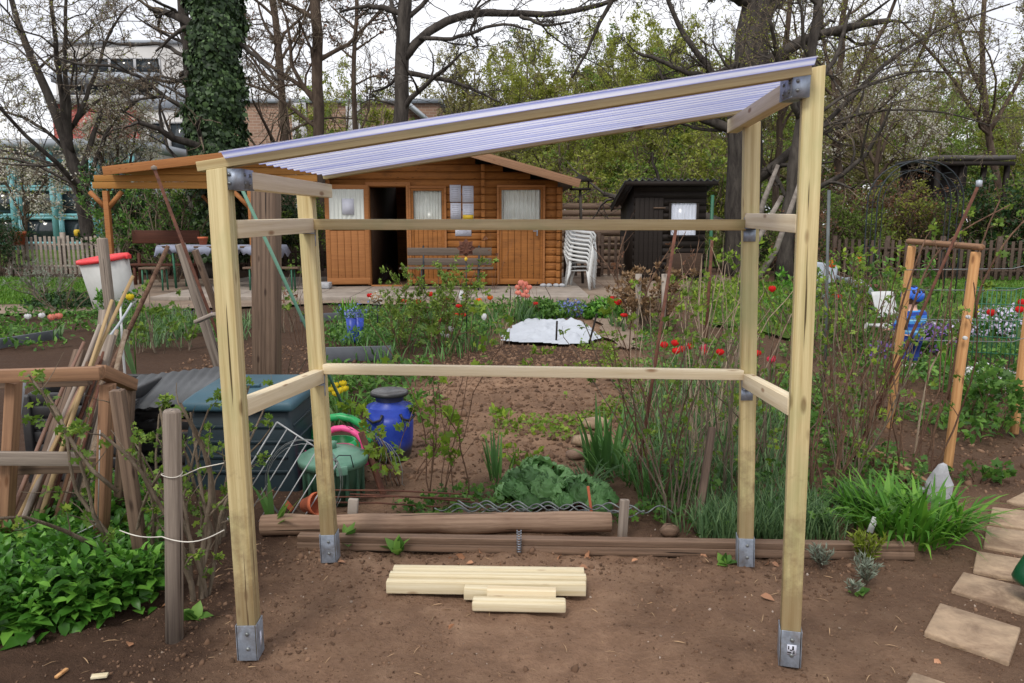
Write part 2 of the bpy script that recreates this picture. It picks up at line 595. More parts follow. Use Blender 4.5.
MT['picket_dark'] = wood('dark weathered pickets', srgb(96, 80, 70), srgb(52, 42, 38))
MT['yellow'] = plain('yellow petals', srgb(205, 172, 48), .6)
MT['pole_grey'] = plain('dull grey pole', srgb(92, 98, 98), .6, .2)
# leaves
MT['lf_bright'] = leafmat('fresh bright leaves', srgb(112, 142, 48), .3, .4, srgb(150, 172, 62))
MT['lf_currant'] = leafmat('currant leaves', srgb(104, 136, 54), .35, .4, srgb(146, 168, 72))
MT['lf_mid'] = leafmat('mid green leaves', srgb(82, 124, 54), .4, .4, srgb(116, 154, 70))
MT['lf_lush'] = leafmat('lush green leaves', srgb(76, 130, 46), .45, .38, srgb(116, 166, 66), rough=.38)
MT['lf_dark'] = leafmat('dark green leaves', srgb(44, 74, 38), .35, .25)
MT['lf_ivy'] = leafmat('ivy leaves', srgb(48, 70, 40), .5, .15, srgb(84, 108, 64), rough=.5)
MT['lf_blue'] = leafmat('blue green blades', srgb(98, 132, 88), .4, .4, srgb(132, 158, 108))
MT['lf_iris'] = leafmat('iris blades', srgb(78, 120, 62), .3, .3, srgb(104, 144, 78))
MT['lf_lily'] = leafmat('day lily blades', srgb(84, 138, 46), .3, .35, srgb(122, 168, 62))
MT['lf_rhubarb'] = leafmat('rhubarb leaves', srgb(104, 152, 88), .5, .3, srgb(142, 184, 122), rough=.35)
MT['lf_grey'] = leafmat('silver grey leaves', srgb(132, 142, 126), .2, .2)
MT['lf_heath'] = leafmat('yellow green sprigs', srgb(116, 132, 44), .3, .3)
MT['lf_wood'] = leafmat('spring wood leaves', srgb(146, 154, 66), .35, .5, srgb(176, 182, 92))
MT['lf_wood2'] = leafmat('olive buds', srgb(142, 138, 84), .35, .45, srgb(168, 164, 106))
MT['lf_wood3'] = leafmat('green hedge leaves', srgb(110, 136, 58), .4, .46, srgb(148, 170, 82))
MT['lf_brown'] = leafmat('brown dry leaves', srgb(126, 88, 66), .35, .15)
MT['lf_dead'] = leafmat('dry brown flower heads', srgb(146, 118, 88), .35, .15)
MT['blossom'] = leafmat('white blossom', srgb(214, 210, 200), .15, .3)
MT['lawn'] = leafmat('lawn blades', srgb(88, 132, 44), .3, .35, srgb(116, 156, 58))
MT['tulip_red'] = leafmat('red tulip petals', srgb(218, 44, 44), .2, .25)
MT['tulip_coral'] = leafmat('coral petals', srgb(232, 150, 132), .2, .25)
MT['tulip_orange'] = leafmat('orange petals', srgb(238, 110, 40), .2, .25)
MT['tulip_pink'] = leafmat('pink petals', srgb(222, 70, 100), .2, .25)
MT['fl_white'] = leafmat('white flowers', srgb(232, 232, 236), .1, .2)
MT['fl_purple'] = leafmat('purple flowers', srgb(122, 92, 160), .25, .2)
MT['fl_blue'] = leafmat('blue flowers', srgb(112, 124, 186), .25, .2)
MT['fl_lilac'] = leafmat('pale lilac flowers', srgb(204, 196, 222), .12, .2)
MT['fl_yellow'] = leafmat('yellow flowers', srgb(226, 204, 50), .2, .2)
MT['bark_dark'] = bark('dark wet bark', srgb(48, 44, 42), srgb(94, 88, 82))
MT['bark_brown'] = bark('brown bark', srgb(60, 50, 44), srgb(108, 94, 82))
MT['bark_grey'] = bark('grey bark', srgb(98, 90, 84), srgb(150, 142, 134))
MT['twig'] = bark('twig bark', srgb(92, 80, 68), srgb(148, 134, 116), 12)
MT['cane'] = bark('raspberry cane bark', srgb(88, 66, 56), srgb(140, 112, 92), 20)
MT['cane_pale'] = bark('pale dead cane', srgb(150, 128, 108), srgb(196, 178, 156), 20)
# ================================================================== world, sun
w = bpy.data.worlds.new("World"); SC.world = w; w.use_nodes = True
nt = w.node_tree; nt.nodes.clear()
wo = nt.nodes.new('ShaderNodeOutputWorld'); bg = nt.nodes.new('ShaderNodeBackground')
sky = nt.nodes.new('ShaderNodeTexSky'); sky.sky_type = 'NISHITA'; sky.sun_disc = False
SUN_EL, SUN_AZ = math.radians(52), math.radians(205)     # azimuth clockwise from +Y
sky.sun_elevation = SUN_EL; sky.sun_rotation = SUN_AZ
sky.air_density = 1.0; sky.dust_density = 3.0
tc = nt.nodes.new('ShaderNodeTexCoord'); mp = nt.nodes.new('ShaderNodeMapping'); mp.inputs['Scale'].default_value = (1, 1, 2.6)
nt.links.new(tc.outputs['Generated'], mp.inputs['Vector'])
cl = noise(nt, mp.outputs[0], 2.6, 7, .6, .3)
cr = ramp(nt, [(.3, (9.2, 9.3, 9.9)), (.62, (12.2, 12.2, 12.4))])
for e, c in zip(cr.color_ramp.elements, ((.72, .735, .79), (1.0, 1.0, 1.0))): e.color = (*c, 1)
nt.links.new(cl, cr.inputs[0])
cloud = mixc(nt, cr.outputs[0], (12.0, 12.0, 12.2), 1.0, 'MULTIPLY')
nt.links.new(mixc(nt, sky.outputs[0], cloud, .88), bg.inputs[0])
bg.inputs[1].default_value = 0.082
nt.links.new(bg.outputs[0], wo.inputs[0])
sd = bpy.data.lights.new("sun", 'SUN'); sd.energy = 1.5; sd.angle = math.radians(16); sd.color = (1, .95, .88)
so = bpy.data.objects.new("sun", sd); COL.objects.link(so)
dirv = Vector((math.sin(SUN_AZ) * math.cos(SUN_EL), math.cos(SUN_AZ) * math.cos(SUN_EL), math.sin(SUN_EL)))
so.rotation_euler = dirv.to_track_quat('Z', 'Y').to_euler()
SC.view_settings.view_transform = 'Standard'; SC.view_settings.look = 'None'; SC.view_settings.gamma = 1
SC.view_settings.use_curve_mapping = False
SC.view_settings.exposure = 0.45
SC.cycles.max_bounces = 6; SC.cycles.transparent_max_bounces = 8; SC.cycles.diffuse_bounces = 3
SC.cycles.use_denoising = True

# ================================================================== ground
m, nt, out = newmat('garden soil')
v = coords(nt, rnd=False)
n1 = noise(nt, v, .9, 5, .6, .2); n2 = noise(nt, v, 7, 8, .7); n3 = noise(nt, v, 60, 4, .7)
r1 = ramp(nt, [(.34, srgb(92, 68, 52)), (.5, srgb(130, 100, 78)), (.66, srgb(164, 134, 108))])
f = math_(nt, 'ADD', math_(nt, 'MULTIPLY', n1, .45), math_(nt, 'ADD', math_(nt, 'MULTIPLY', n2, .4), math_(nt, 'MULTIPLY', n3, .18)))
nt.links.new(f, r1.inputs[0])
# moister, darker soil in broad patches
wet = ramp(nt, [(.4, (1, 1, 1)), (.56, (0, 0, 0))]); nw = noise(nt, v, .55, 4, .6, .3); nt.links.new(nw, wet.inputs[0])
sx = nt.nodes.new('ShaderNodeSeparateXYZ'); nt.links.new(v, sx.inputs[0])
xr = nt.nodes.new('ShaderNodeMapRange'); xr.inputs[1].default_value = -1.0; xr.inputs[2].default_value = -.55; xr.inputs[3].default_value = .92; xr.inputs[4].default_value = .0
nt.links.new(math_(nt, 'ADD', sx.outputs[0], math_(nt, 'MULTIPLY', n2, .3)), xr.inputs[0])
wetf = math_(nt, 'MAXIMUM', math_(nt, 'MULTIPLY', wet.outputs[0], .6), xr.outputs[0])
# mulched, dark earth in the beds beyond the path
xm = nt.nodes.new('ShaderNodeMapRange'); xm.inputs[1].default_value = 1.5; xm.inputs[2].default_value = 2.2; nt.links.new(math_(nt, 'ADD', sx.outputs[0], math_(nt, 'MULTIPLY', n2, .4)), xm.inputs[0])
ym = nt.nodes.new('ShaderNodeMapRange'); ym.inputs[1].default_value = 3.9; ym.inputs[2].default_value = 4.5; nt.links.new(math_(nt, 'ADD', sx.outputs[1], math_(nt, 'MULTIPLY', n2, .5)), ym.inputs[0])
wetf = math_(nt, 'MAXIMUM', wetf, math_(nt, 'MULTIPLY', math_(nt, 'MULTIPLY', xm.outputs[0], ym.outputs[0]), .72))
col = r1.outputs[0]
vo = nt.nodes.new('ShaderNodeTexVoronoi'); vo.inputs['Scale'].default_value = 95; nt.links.new(v, vo.inputs['Vector'])
sp = ramp(nt, [(.06, (1, 1, 1)), (.13, (0, 0, 0))]); nt.links.new(vo.outputs['Distance'], sp.inputs[0])
spn = ramp(nt, [(.5, (0, 0, 0)), (.62, (1, 1, 1))]); nt.links.new(noise(nt, v, 11, 3), spn.inputs[0])
col = mixc(nt, col, srgb(188, 170, 150), math_(nt, 'MULTIPLY', math_(nt, 'MULTIPLY', sp.outputs[0], spn.outputs[0]), .6))
n4 = noise(nt, v, 22, 6, .8)
h = math_(nt, 'ADD', math_(nt, 'MULTIPLY', n2, .5), math_(nt, 'ADD', math_(nt, 'MULTIPLY', n3, .5), math_(nt, 'MULTIPLY', n4, .7)))
col = mixc(nt, col, mixc(nt, srgb(60, 44, 36), srgb(190, 160, 136), n4), .34)
col = mixc(nt, col, mixc(nt, srgb(38, 28, 23), srgb(84, 64, 52), n4), wetf)
# the freshly dug bed in front of the fleece is darker earth
sy_ = nt.nodes.new('ShaderNodeSeparateXYZ'); nt.links.new(v, sy_.inputs[0])
ex = math_(nt, 'POWER', math_(nt, 'DIVIDE', math_(nt, 'SUBTRACT', sy_.outputs[0], .05), 1.15), 2); ey = math_(nt, 'POWER', math_(nt, 'DIVIDE', math_(nt, 'SUBTRACT', sy_.outputs[1], 8.5), 1.0), 2)
ee = math_(nt, 'ADD', math_(nt, 'ADD', ex, ey), math_(nt, 'MULTIPLY', n2, 1.2)); er = ramp(nt, [(.45, (1, 1, 1)), (.75, (0, 0, 0))]); nt.links.new(math_(nt, 'MULTIPLY', ee, .4), er.inputs[0])
col = mixc(nt, col, mixc(nt, srgb(44, 33, 28), srgb(96, 74, 60), n4), er.outputs[0])
bsdf(nt, out, col, .95, normal=bump(nt, h, .8, .035), spec=.12)
MT['soil'] = m


def fbm(x, y, sc, seed, octv=4):
    out = np.zeros_like(x); a = 1.0; r = np.random.default_rng(seed)
    for o in range(octv):
        for _ in range(3):
            th = r.uniform(0, 2 * PI); ph = r.uniform(0, 2 * PI); k = sc * r.uniform(.7, 1.4)
            ph2 = r.uniform(0, 2 * PI)
            out += a * np.sin((x * math.cos(th) + y * math.sin(th)) * k + ph + 1.3 * np.sin((x * math.sin(th) - y * math.cos(th)) * k * .8 + ph2)) / 3
        sc *= 2.1; a *= .55
    return out


def grid_lines(lo, a, b, hi, fine, gro=1.12):
    g = list(np.arange(a, b, fine)); s = fine
    x = b
    while x < hi: g.append(x); s *= gro; x += s
    s = fine; x = a
    L = []
    while x > lo:
        s *= gro; x -= s; L.append(x)
    return np.array(sorted(L + g))


def soil_z(x, y):
    z = .012 * fbm(x, y, 5, 3) + .006 * fbm(x, y, 19, 5, 3)
    z += .0035 * fbm(x, y, 60, 8, 2)
    fade = np.clip((14 - y) / 8, 0.15, 1)
    # heaped ground at the far left and dug clods near the edging
    z += .05 * np.exp(-((x + 2.0) / .7) ** 2 - ((y - 3.0) / .9) ** 2)
    # knocked up soil round the posts
    for px_, py_ in ((-.93, 2.45), (.94, 2.41), (-.83, 3.22), (1.0, 3.17)):
        d2 = (x - px_) ** 2 + (y - py_) ** 2
        z += (.014 + .011 * fbm(x, y, 34, 77, 3)) * np.exp(-d2 / .035)
    z += .012 * np.clip(fbm(x, y, 30, 78, 3), -1, 1.4) * np.exp(-((y - 3.28) / .12) ** 2) * (x > -1.4)
    z += .01 * np.clip(fbm(x, y, 26, 79, 3), -1, 1.5) * np.clip((-.75 - x) / .3, 0, 1) * (y < 4)
    # dug beds
    z += (.012 * fbm(x, y, 9, 22, 3) + .006 * fbm(x, y, 27, 23, 2)) * np.clip((y - 4.2) / .5, 0, 1) * np.clip((10 - y) / 2, 0, 1)
    z += .06 * np.exp(-((x - .25) / .8) ** 4 - ((y - 7.6) / 1.1) ** 4) * (1 + .5 * fbm(x, y, 9, 12))
    fade = fade * np.clip(1 - .75 * np.clip((x - 1.25) / .4, 0, 1) * (y < 4.2), .2, 1)
    return z * fade - .012


gx = grid_lines(-260, -2.3, 2.8, 260, .024); gy = np.concatenate([grid_lines(-20, 2.0, 4.2, 4.2, .024), np.arange(4.235, 9.6, .04)]); gy = np.concatenate([gy, grid_lines(9.6, 9.6, 9.7, 420, .05)])
gy = np.unique(np.round(gy, 5))
X, Y = np.meshgrid(gx, gy)
Z = soil_z(X, Y)
nx, ny = len(gx), len(gy)
i = np.arange(ny - 1)[:, None]; j = np.arange(nx - 1)[None, :]
F = np.stack([i * nx + j, i * nx + j + 1, (i + 1) * nx + j + 1, (i + 1) * nx + j], -1).reshape(-1, 4)
tag(MB().add(np.stack([X, Y, Z], -1).reshape(-1, 3), F).build('ground', MT['soil'], smooth=True), 'brown trodden garden soil', kind='structure')


def zs(x, y):
    return float(soil_z(np.array([x]), np.array([y]))[0])


def poly_sheet(name, pix, z, mat, label, seed=0, wob=.12, sub=6):
    """a flat sheet with an uneven edge, its corners given on the ground"""
    r = random.Random(seed)
    pts = [gr(*p) for p in pix]
    out = []
    for a, b in zip(pts, pts[1:] + pts[:1]):
        for k in range(sub):
            p = a.lerp(b, k / sub)
            out.append((p.x + r.uniform(-wob, wob), p.y + r.uniform(-wob, wob), z))
    from mathutils.geometry import delaunay_2d_cdt
    n_ = len(out)
    dv, _, df, _, _, _ = delaunay_2d_cdt([Vector((p[0], p[1])) for p in out], [(k, (k + 1) % n_) for k in range(n_)], [], 1, 1e-4)
    me = bpy.data.meshes.new(name)
    me.from_pydata([(p.x, p.y, z) for p in dv], [], [tuple(f) if (dv[f[1]] - dv[f[0]]).cross(dv[f[2]] - dv[f[0]]) > 0 else tuple(reversed(f)) for f in df]); me.update()
    me.materials.append(mat)
    o = bpy.data.objects.new(name, me); COL.objects.link(o)
    return tag(o, label, kind='structure'), out


m, nt, out = newmat('fine gravel')
v = coords(nt, rnd=False)
n1 = noise(nt, v, 1.2, 5, .6); n2 = noise(nt, v, 35, 5, .75)
r1 = ramp(nt, [(.35, srgb(108, 92, 80)), (.68, srgb(160, 144, 128))]); nt.links.new(math_(nt, 'ADD', math_(nt, 'MULTIPLY', n1, .5), math_(nt, 'MULTIPLY', n2, .5)), r1.inputs[0])
bsdf(nt, out, r1.outputs[0], .95, normal=bump(nt, n2, .5, .02), spec=.1)
MT['gravel'] = m
m, nt, out = newmat('turf soil')
v = coords(nt, rnd=False)
n1 = noise(nt, v, 3, 6, .7)
r1 = ramp(nt, [(.35, srgb(56, 70, 34)), (.7, srgb(92, 116, 48))]); nt.links.new(n1, r1.inputs[0])
bsdf(nt, out, r1.outputs[0], 1, normal=bump(nt, n1, .6, .05), spec=.05)
MT['turf'] = m
poly_sheet('gravel_path', [(-90, 318), (60, 314), (330, 305), (520, 306), (592, 312), (600, 335), (612, 350), (630, 350), (645, 336), (640, 306), (668, 292), (740, 286), (720, 276), (560, 274), (-40, 284)], .03, MT['gravel'], 'pale gravel path before the log cabin', 2)
poly_sheet('lawn', [(-60, 306), (30, 306), (88, 300), (84, 280), (-40, 278)], .036, MT['turf'], 'short lawn beside the picket fence', 3)
poly_sheet('lawn', [(700, 322), (790, 340), (1100, 330), (1200, 290), (1020, 278), (720, 284)], .036, MT['turf'], 'lawn of the neighbouring plot', 4)
poly_sheet('far_turf', [(-900, 268), (1900, 268), (1300, 240), (-300, 240)], .03, MT['turf'], 'rough grass under the far trees', 5, wob=.5)

# terrace of concrete flags with a step edge
tb = MB()
a, b = gr(150, 302), gr(590, 302)
xs = np.linspace(a.x, 1.5, 12)
for k in range(11):
    for (y0, y1) in ((14.45, 15.6), (15.615, 16.9)):
        tb.box(((xs[k] + xs[k + 1]) / 2, (y0 + y1) / 2, .05), (xs[k + 1] - xs[k] - .015, y1 - y0, .1 + random.uniform(-.008, .008)))
tb.box(((a.x + 1.5) / 2, 18.4, .05), (1.5 - a.x - .02, 2.98, .09))
tag(tb.build('terrace_paving', MT['concrete'], bevel=.008), 'grey concrete terrace before the cabin', kind='structure')
# edging strips of the beds
for (p0, p1, hh, lab) in (((-20, 352), (62, 338), .12, 'slate grey edging strip round the bed by the picket fence'), ((325, 362), (392, 360), .16, 'grey edging board behind the yellow flowers'), ((300, 322), (345, 320), .12, 'pale edging board by the blue boots')):
    A, B = gr(*p0), gr(*p1)
    tag(beam('edging_board', A + Vector((0, 0, hh / 2)), B + Vector((0, 0, hh / 2)), .03, hh, MT['edging']), lab, 'edging')

MT['crumb'] = leafmat('soil crumbs', srgb(108, 83, 65), .5, 0, srgb(122, 97, 78), 1.0)
# stones, clods and litter on the trodden soil
r = np.random.default_rng(11)
def strewn(n, x0, x1, y0, y1):
    x = r.uniform(x0, x1, n); y = r.uniform(y0, y1, n)
    return np.stack([x, y, soil_z(x, y)], 1)
tv, tf = ico(1, 4, .3)
P_ = strewn(700, -2.4, 3.0, 2.0, 4.0); s_ = r.gamma(1.3, .0016, len(P_)) + .0015
tag(MB().scatter(tv, tf, P_ + [0, 0, .001], rdirs(r, len(P_)), rdirs(r, len(P_), .5), np.stack([s_, s_ * .8, s_ * .6], 1)).build('pebbles', leafmat('pale pebbles', srgb(150, 132, 116), .3, 0, srgb(170, 156, 144), .9)), 'small pale pebbles in the soil', kind='stuff')
P_ = np.concatenate([strewn(1300, -2.4, 3.0, 2.0, 4.4), strewn(1100, -1.2, 1.7, 3.12, 3.36), strewn(600, -1.3, -.6, 2.2, 3.3), strewn(300, .6, 1.5, 2.9, 3.3), strewn(700, -.6, 1.2, 4.6, 9), strewn(2600, -.9, 1.0, 7.4, 9.3), strewn(3800, -.9, 1.1, 4.3, 8), strewn(2500, -3.6, -1.3, 5.4, 9.4), strewn(2600, 1.9, 4.2, 4.0, 6.8)])
s_ = r.gamma(1.5, .0036, len(P_)) + .002; s_ = s_ * np.where(P_[:, 1] > 4.25, 1.45, .72)
tv2, tf2 = ico(1, 9, .3)
P2_ = np.concatenate([strewn(9000, -2.4, 3.0, 2.0, 4.3), strewn(2500, -1.4, -.2, 2.1, 3.4), strewn(2500, .4, 2.2, 2.2, 3.4)]); P_ = np.concatenate([P_, P2_]); s_ = np.concatenate([s_, r.gamma(1.6, .0011, len(P2_)) + .001])
tag(MB().scatter(tv2, tf2, P_, rdirs(r, len(P_)), rdirs(r, len(P_), .6), np.stack([s_ * 1.2, s_, s_ * .7], 1)).build('soil_crumbs', MT['crumb']), 'crumbs and clods of loose soil', kind='stuff')
P_ = strewn(260, -2.2, 2.9, 2.1, 3.5); d_ = rdirs(r, len(P_)); d_[:, 2] *= .15
tag(MB().scatter(*NARROW, P_ + [0, 0, .006], d_, rdirs(r, len(P_), 2), r.uniform(.015, .06, len(P_))[:, None] * np.array([1, .35, 1])).build('twig_litter', leafmat('straw bits', srgb(176, 146, 112), .35, .05)), 'bits of straw and twig on the soil', kind='stuff')
P_ = np.concatenate([strewn(34, -.3, 1.9, 3.12, 3.35), strewn(14, -2, 2.6, 2.1, 3.2)]); d_ = rdirs(r, len(P_)); d_[:, 2] *= .3
tag(MB().scatter(*BROAD, P_ + [0, 0, .01], d_, rdirs(r, len(P_), 1.2), r.uniform(.02, .06, len(P_))).build('dry_leaves', leafmat('dry leaf litter', srgb(176, 128, 96), .35, .05)), 'curled dry leaves along the timber edging', kind='stuff')
for k, (px, py, s_, rz_) in enumerate(((62, 678, .05, 1.4), (100, 680, .05, .2))):
    q = gr(px, py); q.z = zs(q.x, q.y) + .008
    tag(MB().box((0, 0, 0), (s_, .012 if k == 0 else .022, .008), rz_).build('wood_chip', MT['larch'] if k == 0 else MT['offcut'], M=Matrix.Translation(q), bevel=.001), ('orange wood chip on the dark soil', 'pale wood chip on the dark soil')[k], 'wood chip')
for px, py, lab in ((72, 660, 'tiny seedling in the dark soil near the leafy bed'),):
    pass
# small weeds on the bare soil
for k, (px, py, s_) in enumerate(((35, 608, .05), (345, 545, .12), (398, 553, .1), (860, 590, .05), (726, 566, .06), (195, 618, .07), (140, 560, .05))):
    q = gr(px, py); q.z = zs(q.x, q.y)
    n_ = 7; d_ = rdirs(r, n_, .9)
    lab = ('tiny weed on the dark soil at the edge of the leafy bed', 'young broad leaved plant against the log by the metal post shoe', 'drooping broad leaved plant under the log', 'small weed in front of the silver lavender', 'round leaved weed beside the far post shoe', 'small weed at the foot of the grey round post', 'seedling under the currant bush')[k]
    tag(MB().scatter(*(BROAD if k != 1 and k != 2 else LANCE), np.zeros((n_, 3)), d_, rdirs(r, n_, 2), np.full(n_, s_)).build('weed', MT['lf_mid'], M=Matrix.Translation(q)), lab, 'weed')
# ================================================================== the timber frame with its sheet roof
FL, FR, BL, BR = Vector((-.91, 2.45, 0)), Vector((.951, 2.41, 0)), Vector((-.811, 3.21, 0)), Vector((1.03, 3.17, 0))
TOPX = {}
fr_ = thing('timber_shelter', (0, 2.8, 0), 'new pale timber frame with sloping clear corrugated roof on four posts', 'shelter')
PW = .063
ZL, ZR = 1.665, 1.945
sl = (ZR - ZL) / 1.85
def roof_z(x): return ZL + (x + .93) * sl


def post(base, top, zt, rz, slope_top=True):
    """a square post standing in a bracket, its grain along local X; upright axis is X here"""
    h = PW / 2
    z0 = .02
    L = zt - z0
    me = MB()
    v = []
    for z in (0, 1):
        for (sx, sy) in ((-1, -1), (1, -1), (1, 1), (-1, 1)):
            zz = (L + (sx * h * sl * (1 if slope_top else 0))) if z else 0
            v.append((zz, sx * h, sy * h))
    me.add(v, [(0, 1, 2, 3), (7, 6, 5, 4), (0, 4, 5, 1), (1, 5, 6, 2), (2, 6, 7, 3), (3, 7, 4, 0)])
    # local X -> up, local Y -> x, local Z -> y, with the lean that runs from base to top
    up = (Vector((top[0], top[1], zt)) - Vector((base.x, base.y, z0))).normalized()
    xa = Vector((math.cos(rz), math.sin(rz), 0)); ya = up.cross(xa).normalized(); xa = ya.cross(up)
    M = Matrix((up, xa, ya)).transposed().to_4x4(); M.translation = Vector((base.x, base.y, z0)) - Vector((0, 2.8, 0))
    o = me.build('post', MT['pine_post'], fr_, M=M, bevel=.0025)
    # bracket: a U shoe of galvanised sheet, open on one side pair, with bolt and foot
    s = MB()
    t = .003; hw = h + .0015
    s.box((.055, 0, -hw - t / 2), (.13, .061, t)); s.box((.055, 0, hw + t / 2), (.13, .061, t))
    s.box((.055, -hw - t / 2, 0), (.13, t, PW + 2 * t + .003)); s.box((.055, hw + t / 2, 0), (.13, t, PW + 2 * t + .003))
    s.build('post_shoe', MT['steel'], o, bevel=.001)
    b = MB()
    for zz in (.03, .09):
        for sg in (-1, 1):
            b.lathe([(0, 0), (.008, .0), (.008, .005), (0, .006)], 6, (zz, 0, 0), M=Matrix.Rotation(0 if sg > 0 else PI, 3, 'X'))
    bb = MB()
    for zz in (.035, .09):
        for sg in (-1, 1):
            for dx in (.004,):
                MB().lathe([(.007, 0), (.007, .004), (.004, .0065), (0, .0065)], 8, (zz, dx, sg * (hw + t)), M=Matrix.Rotation(0 if sg > 0 else PI, 3, 'X')).build('bolt', MT['rod_grey'], o)
    pass
    return o


def leanx(A, z): return A.x + (TOPX[A.x][0] - A.x) * z / TOPX[A.x][1]
TOPX.update({FL.x: (-.914, ZL), FR.x: (.924, ZR), BL.x: (-.853, ZL), BR.x: (.968, ZR)})
pfl = post(FL, (-.914, 2.43), ZL - .0, .02)
pfr = post(FR, (.924, 2.43), ZR + .02, -.27)
pbl = post(BL, (-.853, 3.2), ZL - .012, .0)
pbr = post(BR, (.968, 3.17), roof_z(.96) - .055, -.16)
# the paper sticker on the shoe of the front right post
st = MB().box((.055, .004, -PW / 2 - .0065), (.036, .03, .0012)); sk = st.build('sticker', MT['paper'], pfr)
sm = MB()
for (a_, b_, c_, d_) in ((.062, -.006, .012, .004), (.062, .008, .014, .006), (.045, -.004, .004, .012), (.047, .011, .012, .004), (.054, .002, .004, .008)):
    sm.box((a_, b_, -PW / 2 - .0076), (c_, d_, .001))
sm.build('print', MT['black'], sk)
sk2 = MB().box((.055, PW / 2 + .006, -.0), (.05, .0012, .016)).build('sticker', MT['paper'], pfl)

up_h, lo_h = 1.492, .872
def rail(p0, p1, w_, h_, mat=None):
    return beam('rail', p0, p1, w_, h_, MT[mat or 'pine_pale'], fr_, bevel=.002)
# long rails at the back
rail((leanx(BL, up_h) + .03, 3.185, up_h), (leanx(BR, up_h) - .03, 3.145, up_h - .002), .04, .044, 'pine')
rail((leanx(BL, .88) + .03, 3.185, .884), (leanx(BR, .87) - .03, 3.145, .866), .04, .042, 'pine_pale')
# side rails and their hangers
for (A, B, zf, zb, f_) in ((FL, BL, 1.478, 1.488, 1), (FL, BL, .888, .853, 1), (FR, BR, 1.496, 1.508, -1), (FR, BR, .9, .842, -1)):
    off = .028 * f_
    tp = 1.0
    p0 = Vector((leanx(A, zf) + off * .3, A.y + .03, zf)); p1 = Vector((leanx(B, zb) + off * .4, B.y - .033, zb))
    rail(p0, p1, .044, .058)
    hb = MB().box((p1.x - p1.x, 0, 0), (.05, .035, .003)).box((0, .0165, .02), (.05, .002, .05)).box((0, .0165, -.028), (.05, .002, .05))
    hb.build('rail_hanger', MT['steel'], fr_, M=Matrix.Translation(Vector((p1.x, p1.y - .0185, p1.z - .032)) - Vector((0, 2.8, 0))))
# side beams that carry the roof: they hang in brackets on the front posts and lie on the back posts
for (x0, y0, x1, y1, zt, f_) in ((-.868, 2.415, -.795, 3.33, ZL - .004, 1), (.868, 2.39, .945, 3.36, roof_z(.89) - .006, -1)):
    p0 = Vector((x0, y0, zt - .028)); p1 = Vector((x1, y1, zt - .028))
    rail(p0, p1, .045, .056)
    d = (p1 - p0).normalized()
    br_ = MB().box((0, -.001, 0), (.052, .11, .003)).box((-.0245, 0, .032), (.003, .11, .062)).box((.0245, 0, .032), (.003, .11, .062))
    br_.box((0, -.0575, .03), (.052, .002, .064))
    MB
    bo = br_.build('beam_hanger', MT['steel'], fr_, M=Matrix.Translation(p0 + d * .048 + Vector((0, 0, -.0305)) - Vector((0, 2.8, 0))))
    bn = MB()
    for zz in (.018, .045):
        for dy in (-.03, .02):
            MB().lathe([(.006, 0), (.006, .003), (0, .005)], 8, (.026 * (f_), dy, zz), M=Matrix.Rotation(f_ * PI / 2, 3, 'Y')).build('bolt', MT['rod_grey'], bo)
            if dy < 0: MB().lathe([(.006, 0), (.006, .003), (0, .005)], 8, (dy * .4, -.0585, zz), M=Matrix.Rotation(PI / 2, 3, 'X')).build('bolt', MT['rod_grey'], bo)
# battens along the slope
def batten(y0, y1, xa, xb, h_, w_, mat='pine'):
    beam('batten', (xa, y0, roof_z(xa) + .012), (xb, y1, roof_z(xb) + .012), w_, h_, MT[mat], fr_, bevel=.002)
batten(2.425, 2.40, -.975, .9, .03, .045)
batten(3.30, 3.28, -.80, .955, .03, .04)
# corrugated clear sheet, waves across the slope
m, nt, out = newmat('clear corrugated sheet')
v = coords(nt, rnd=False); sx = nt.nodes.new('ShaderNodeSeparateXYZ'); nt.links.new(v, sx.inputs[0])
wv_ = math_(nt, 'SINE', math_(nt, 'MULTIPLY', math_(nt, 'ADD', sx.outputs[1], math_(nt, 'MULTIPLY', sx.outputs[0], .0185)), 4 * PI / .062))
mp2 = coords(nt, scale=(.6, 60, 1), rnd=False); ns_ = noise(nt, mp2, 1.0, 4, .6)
streak = math_(nt, 'ADD', math_(nt, 'MULTIPLY', wv_, .3), ns_)  # blue to white stripes along the waves, mixed into the sheet colour
wr = ramp(nt, [(.3, srgb(172, 178, 226)), (.52, srgb(204, 209, 240)), (.76, srgb(250, 250, 255))]); nt.links.new(streak, wr.inputs[0])
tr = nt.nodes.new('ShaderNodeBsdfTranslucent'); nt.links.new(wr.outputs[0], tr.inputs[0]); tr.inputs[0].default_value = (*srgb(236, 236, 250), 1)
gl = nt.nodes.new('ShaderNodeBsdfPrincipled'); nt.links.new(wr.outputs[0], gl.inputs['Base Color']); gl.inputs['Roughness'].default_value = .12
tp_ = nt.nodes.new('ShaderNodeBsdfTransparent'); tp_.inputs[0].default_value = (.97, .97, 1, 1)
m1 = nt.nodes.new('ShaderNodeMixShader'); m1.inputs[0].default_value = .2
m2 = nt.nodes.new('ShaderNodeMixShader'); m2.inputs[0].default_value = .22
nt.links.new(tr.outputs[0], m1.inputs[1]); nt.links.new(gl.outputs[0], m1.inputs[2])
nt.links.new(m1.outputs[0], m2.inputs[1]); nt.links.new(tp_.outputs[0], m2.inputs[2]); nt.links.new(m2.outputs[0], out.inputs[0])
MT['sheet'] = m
sh = MB(); ns = 340; ys = np.linspace(2.362, 3.36, ns); wv = .009 * np.sin(ys * 2 * PI / .062)
vv = []
for xk in (-.9, .885):
    for y_, w_ in zip(ys, wv):
        yy = y_ - (xk + .96) / 1.9 * .035
        vv.append((xk + (y_ - 2.24) * .1, yy - 2.8, roof_z(xk) + .034 + w_))
sh.add(vv, [(k, k + 1, ns + k + 1, ns + k) for k in range(ns - 1)])
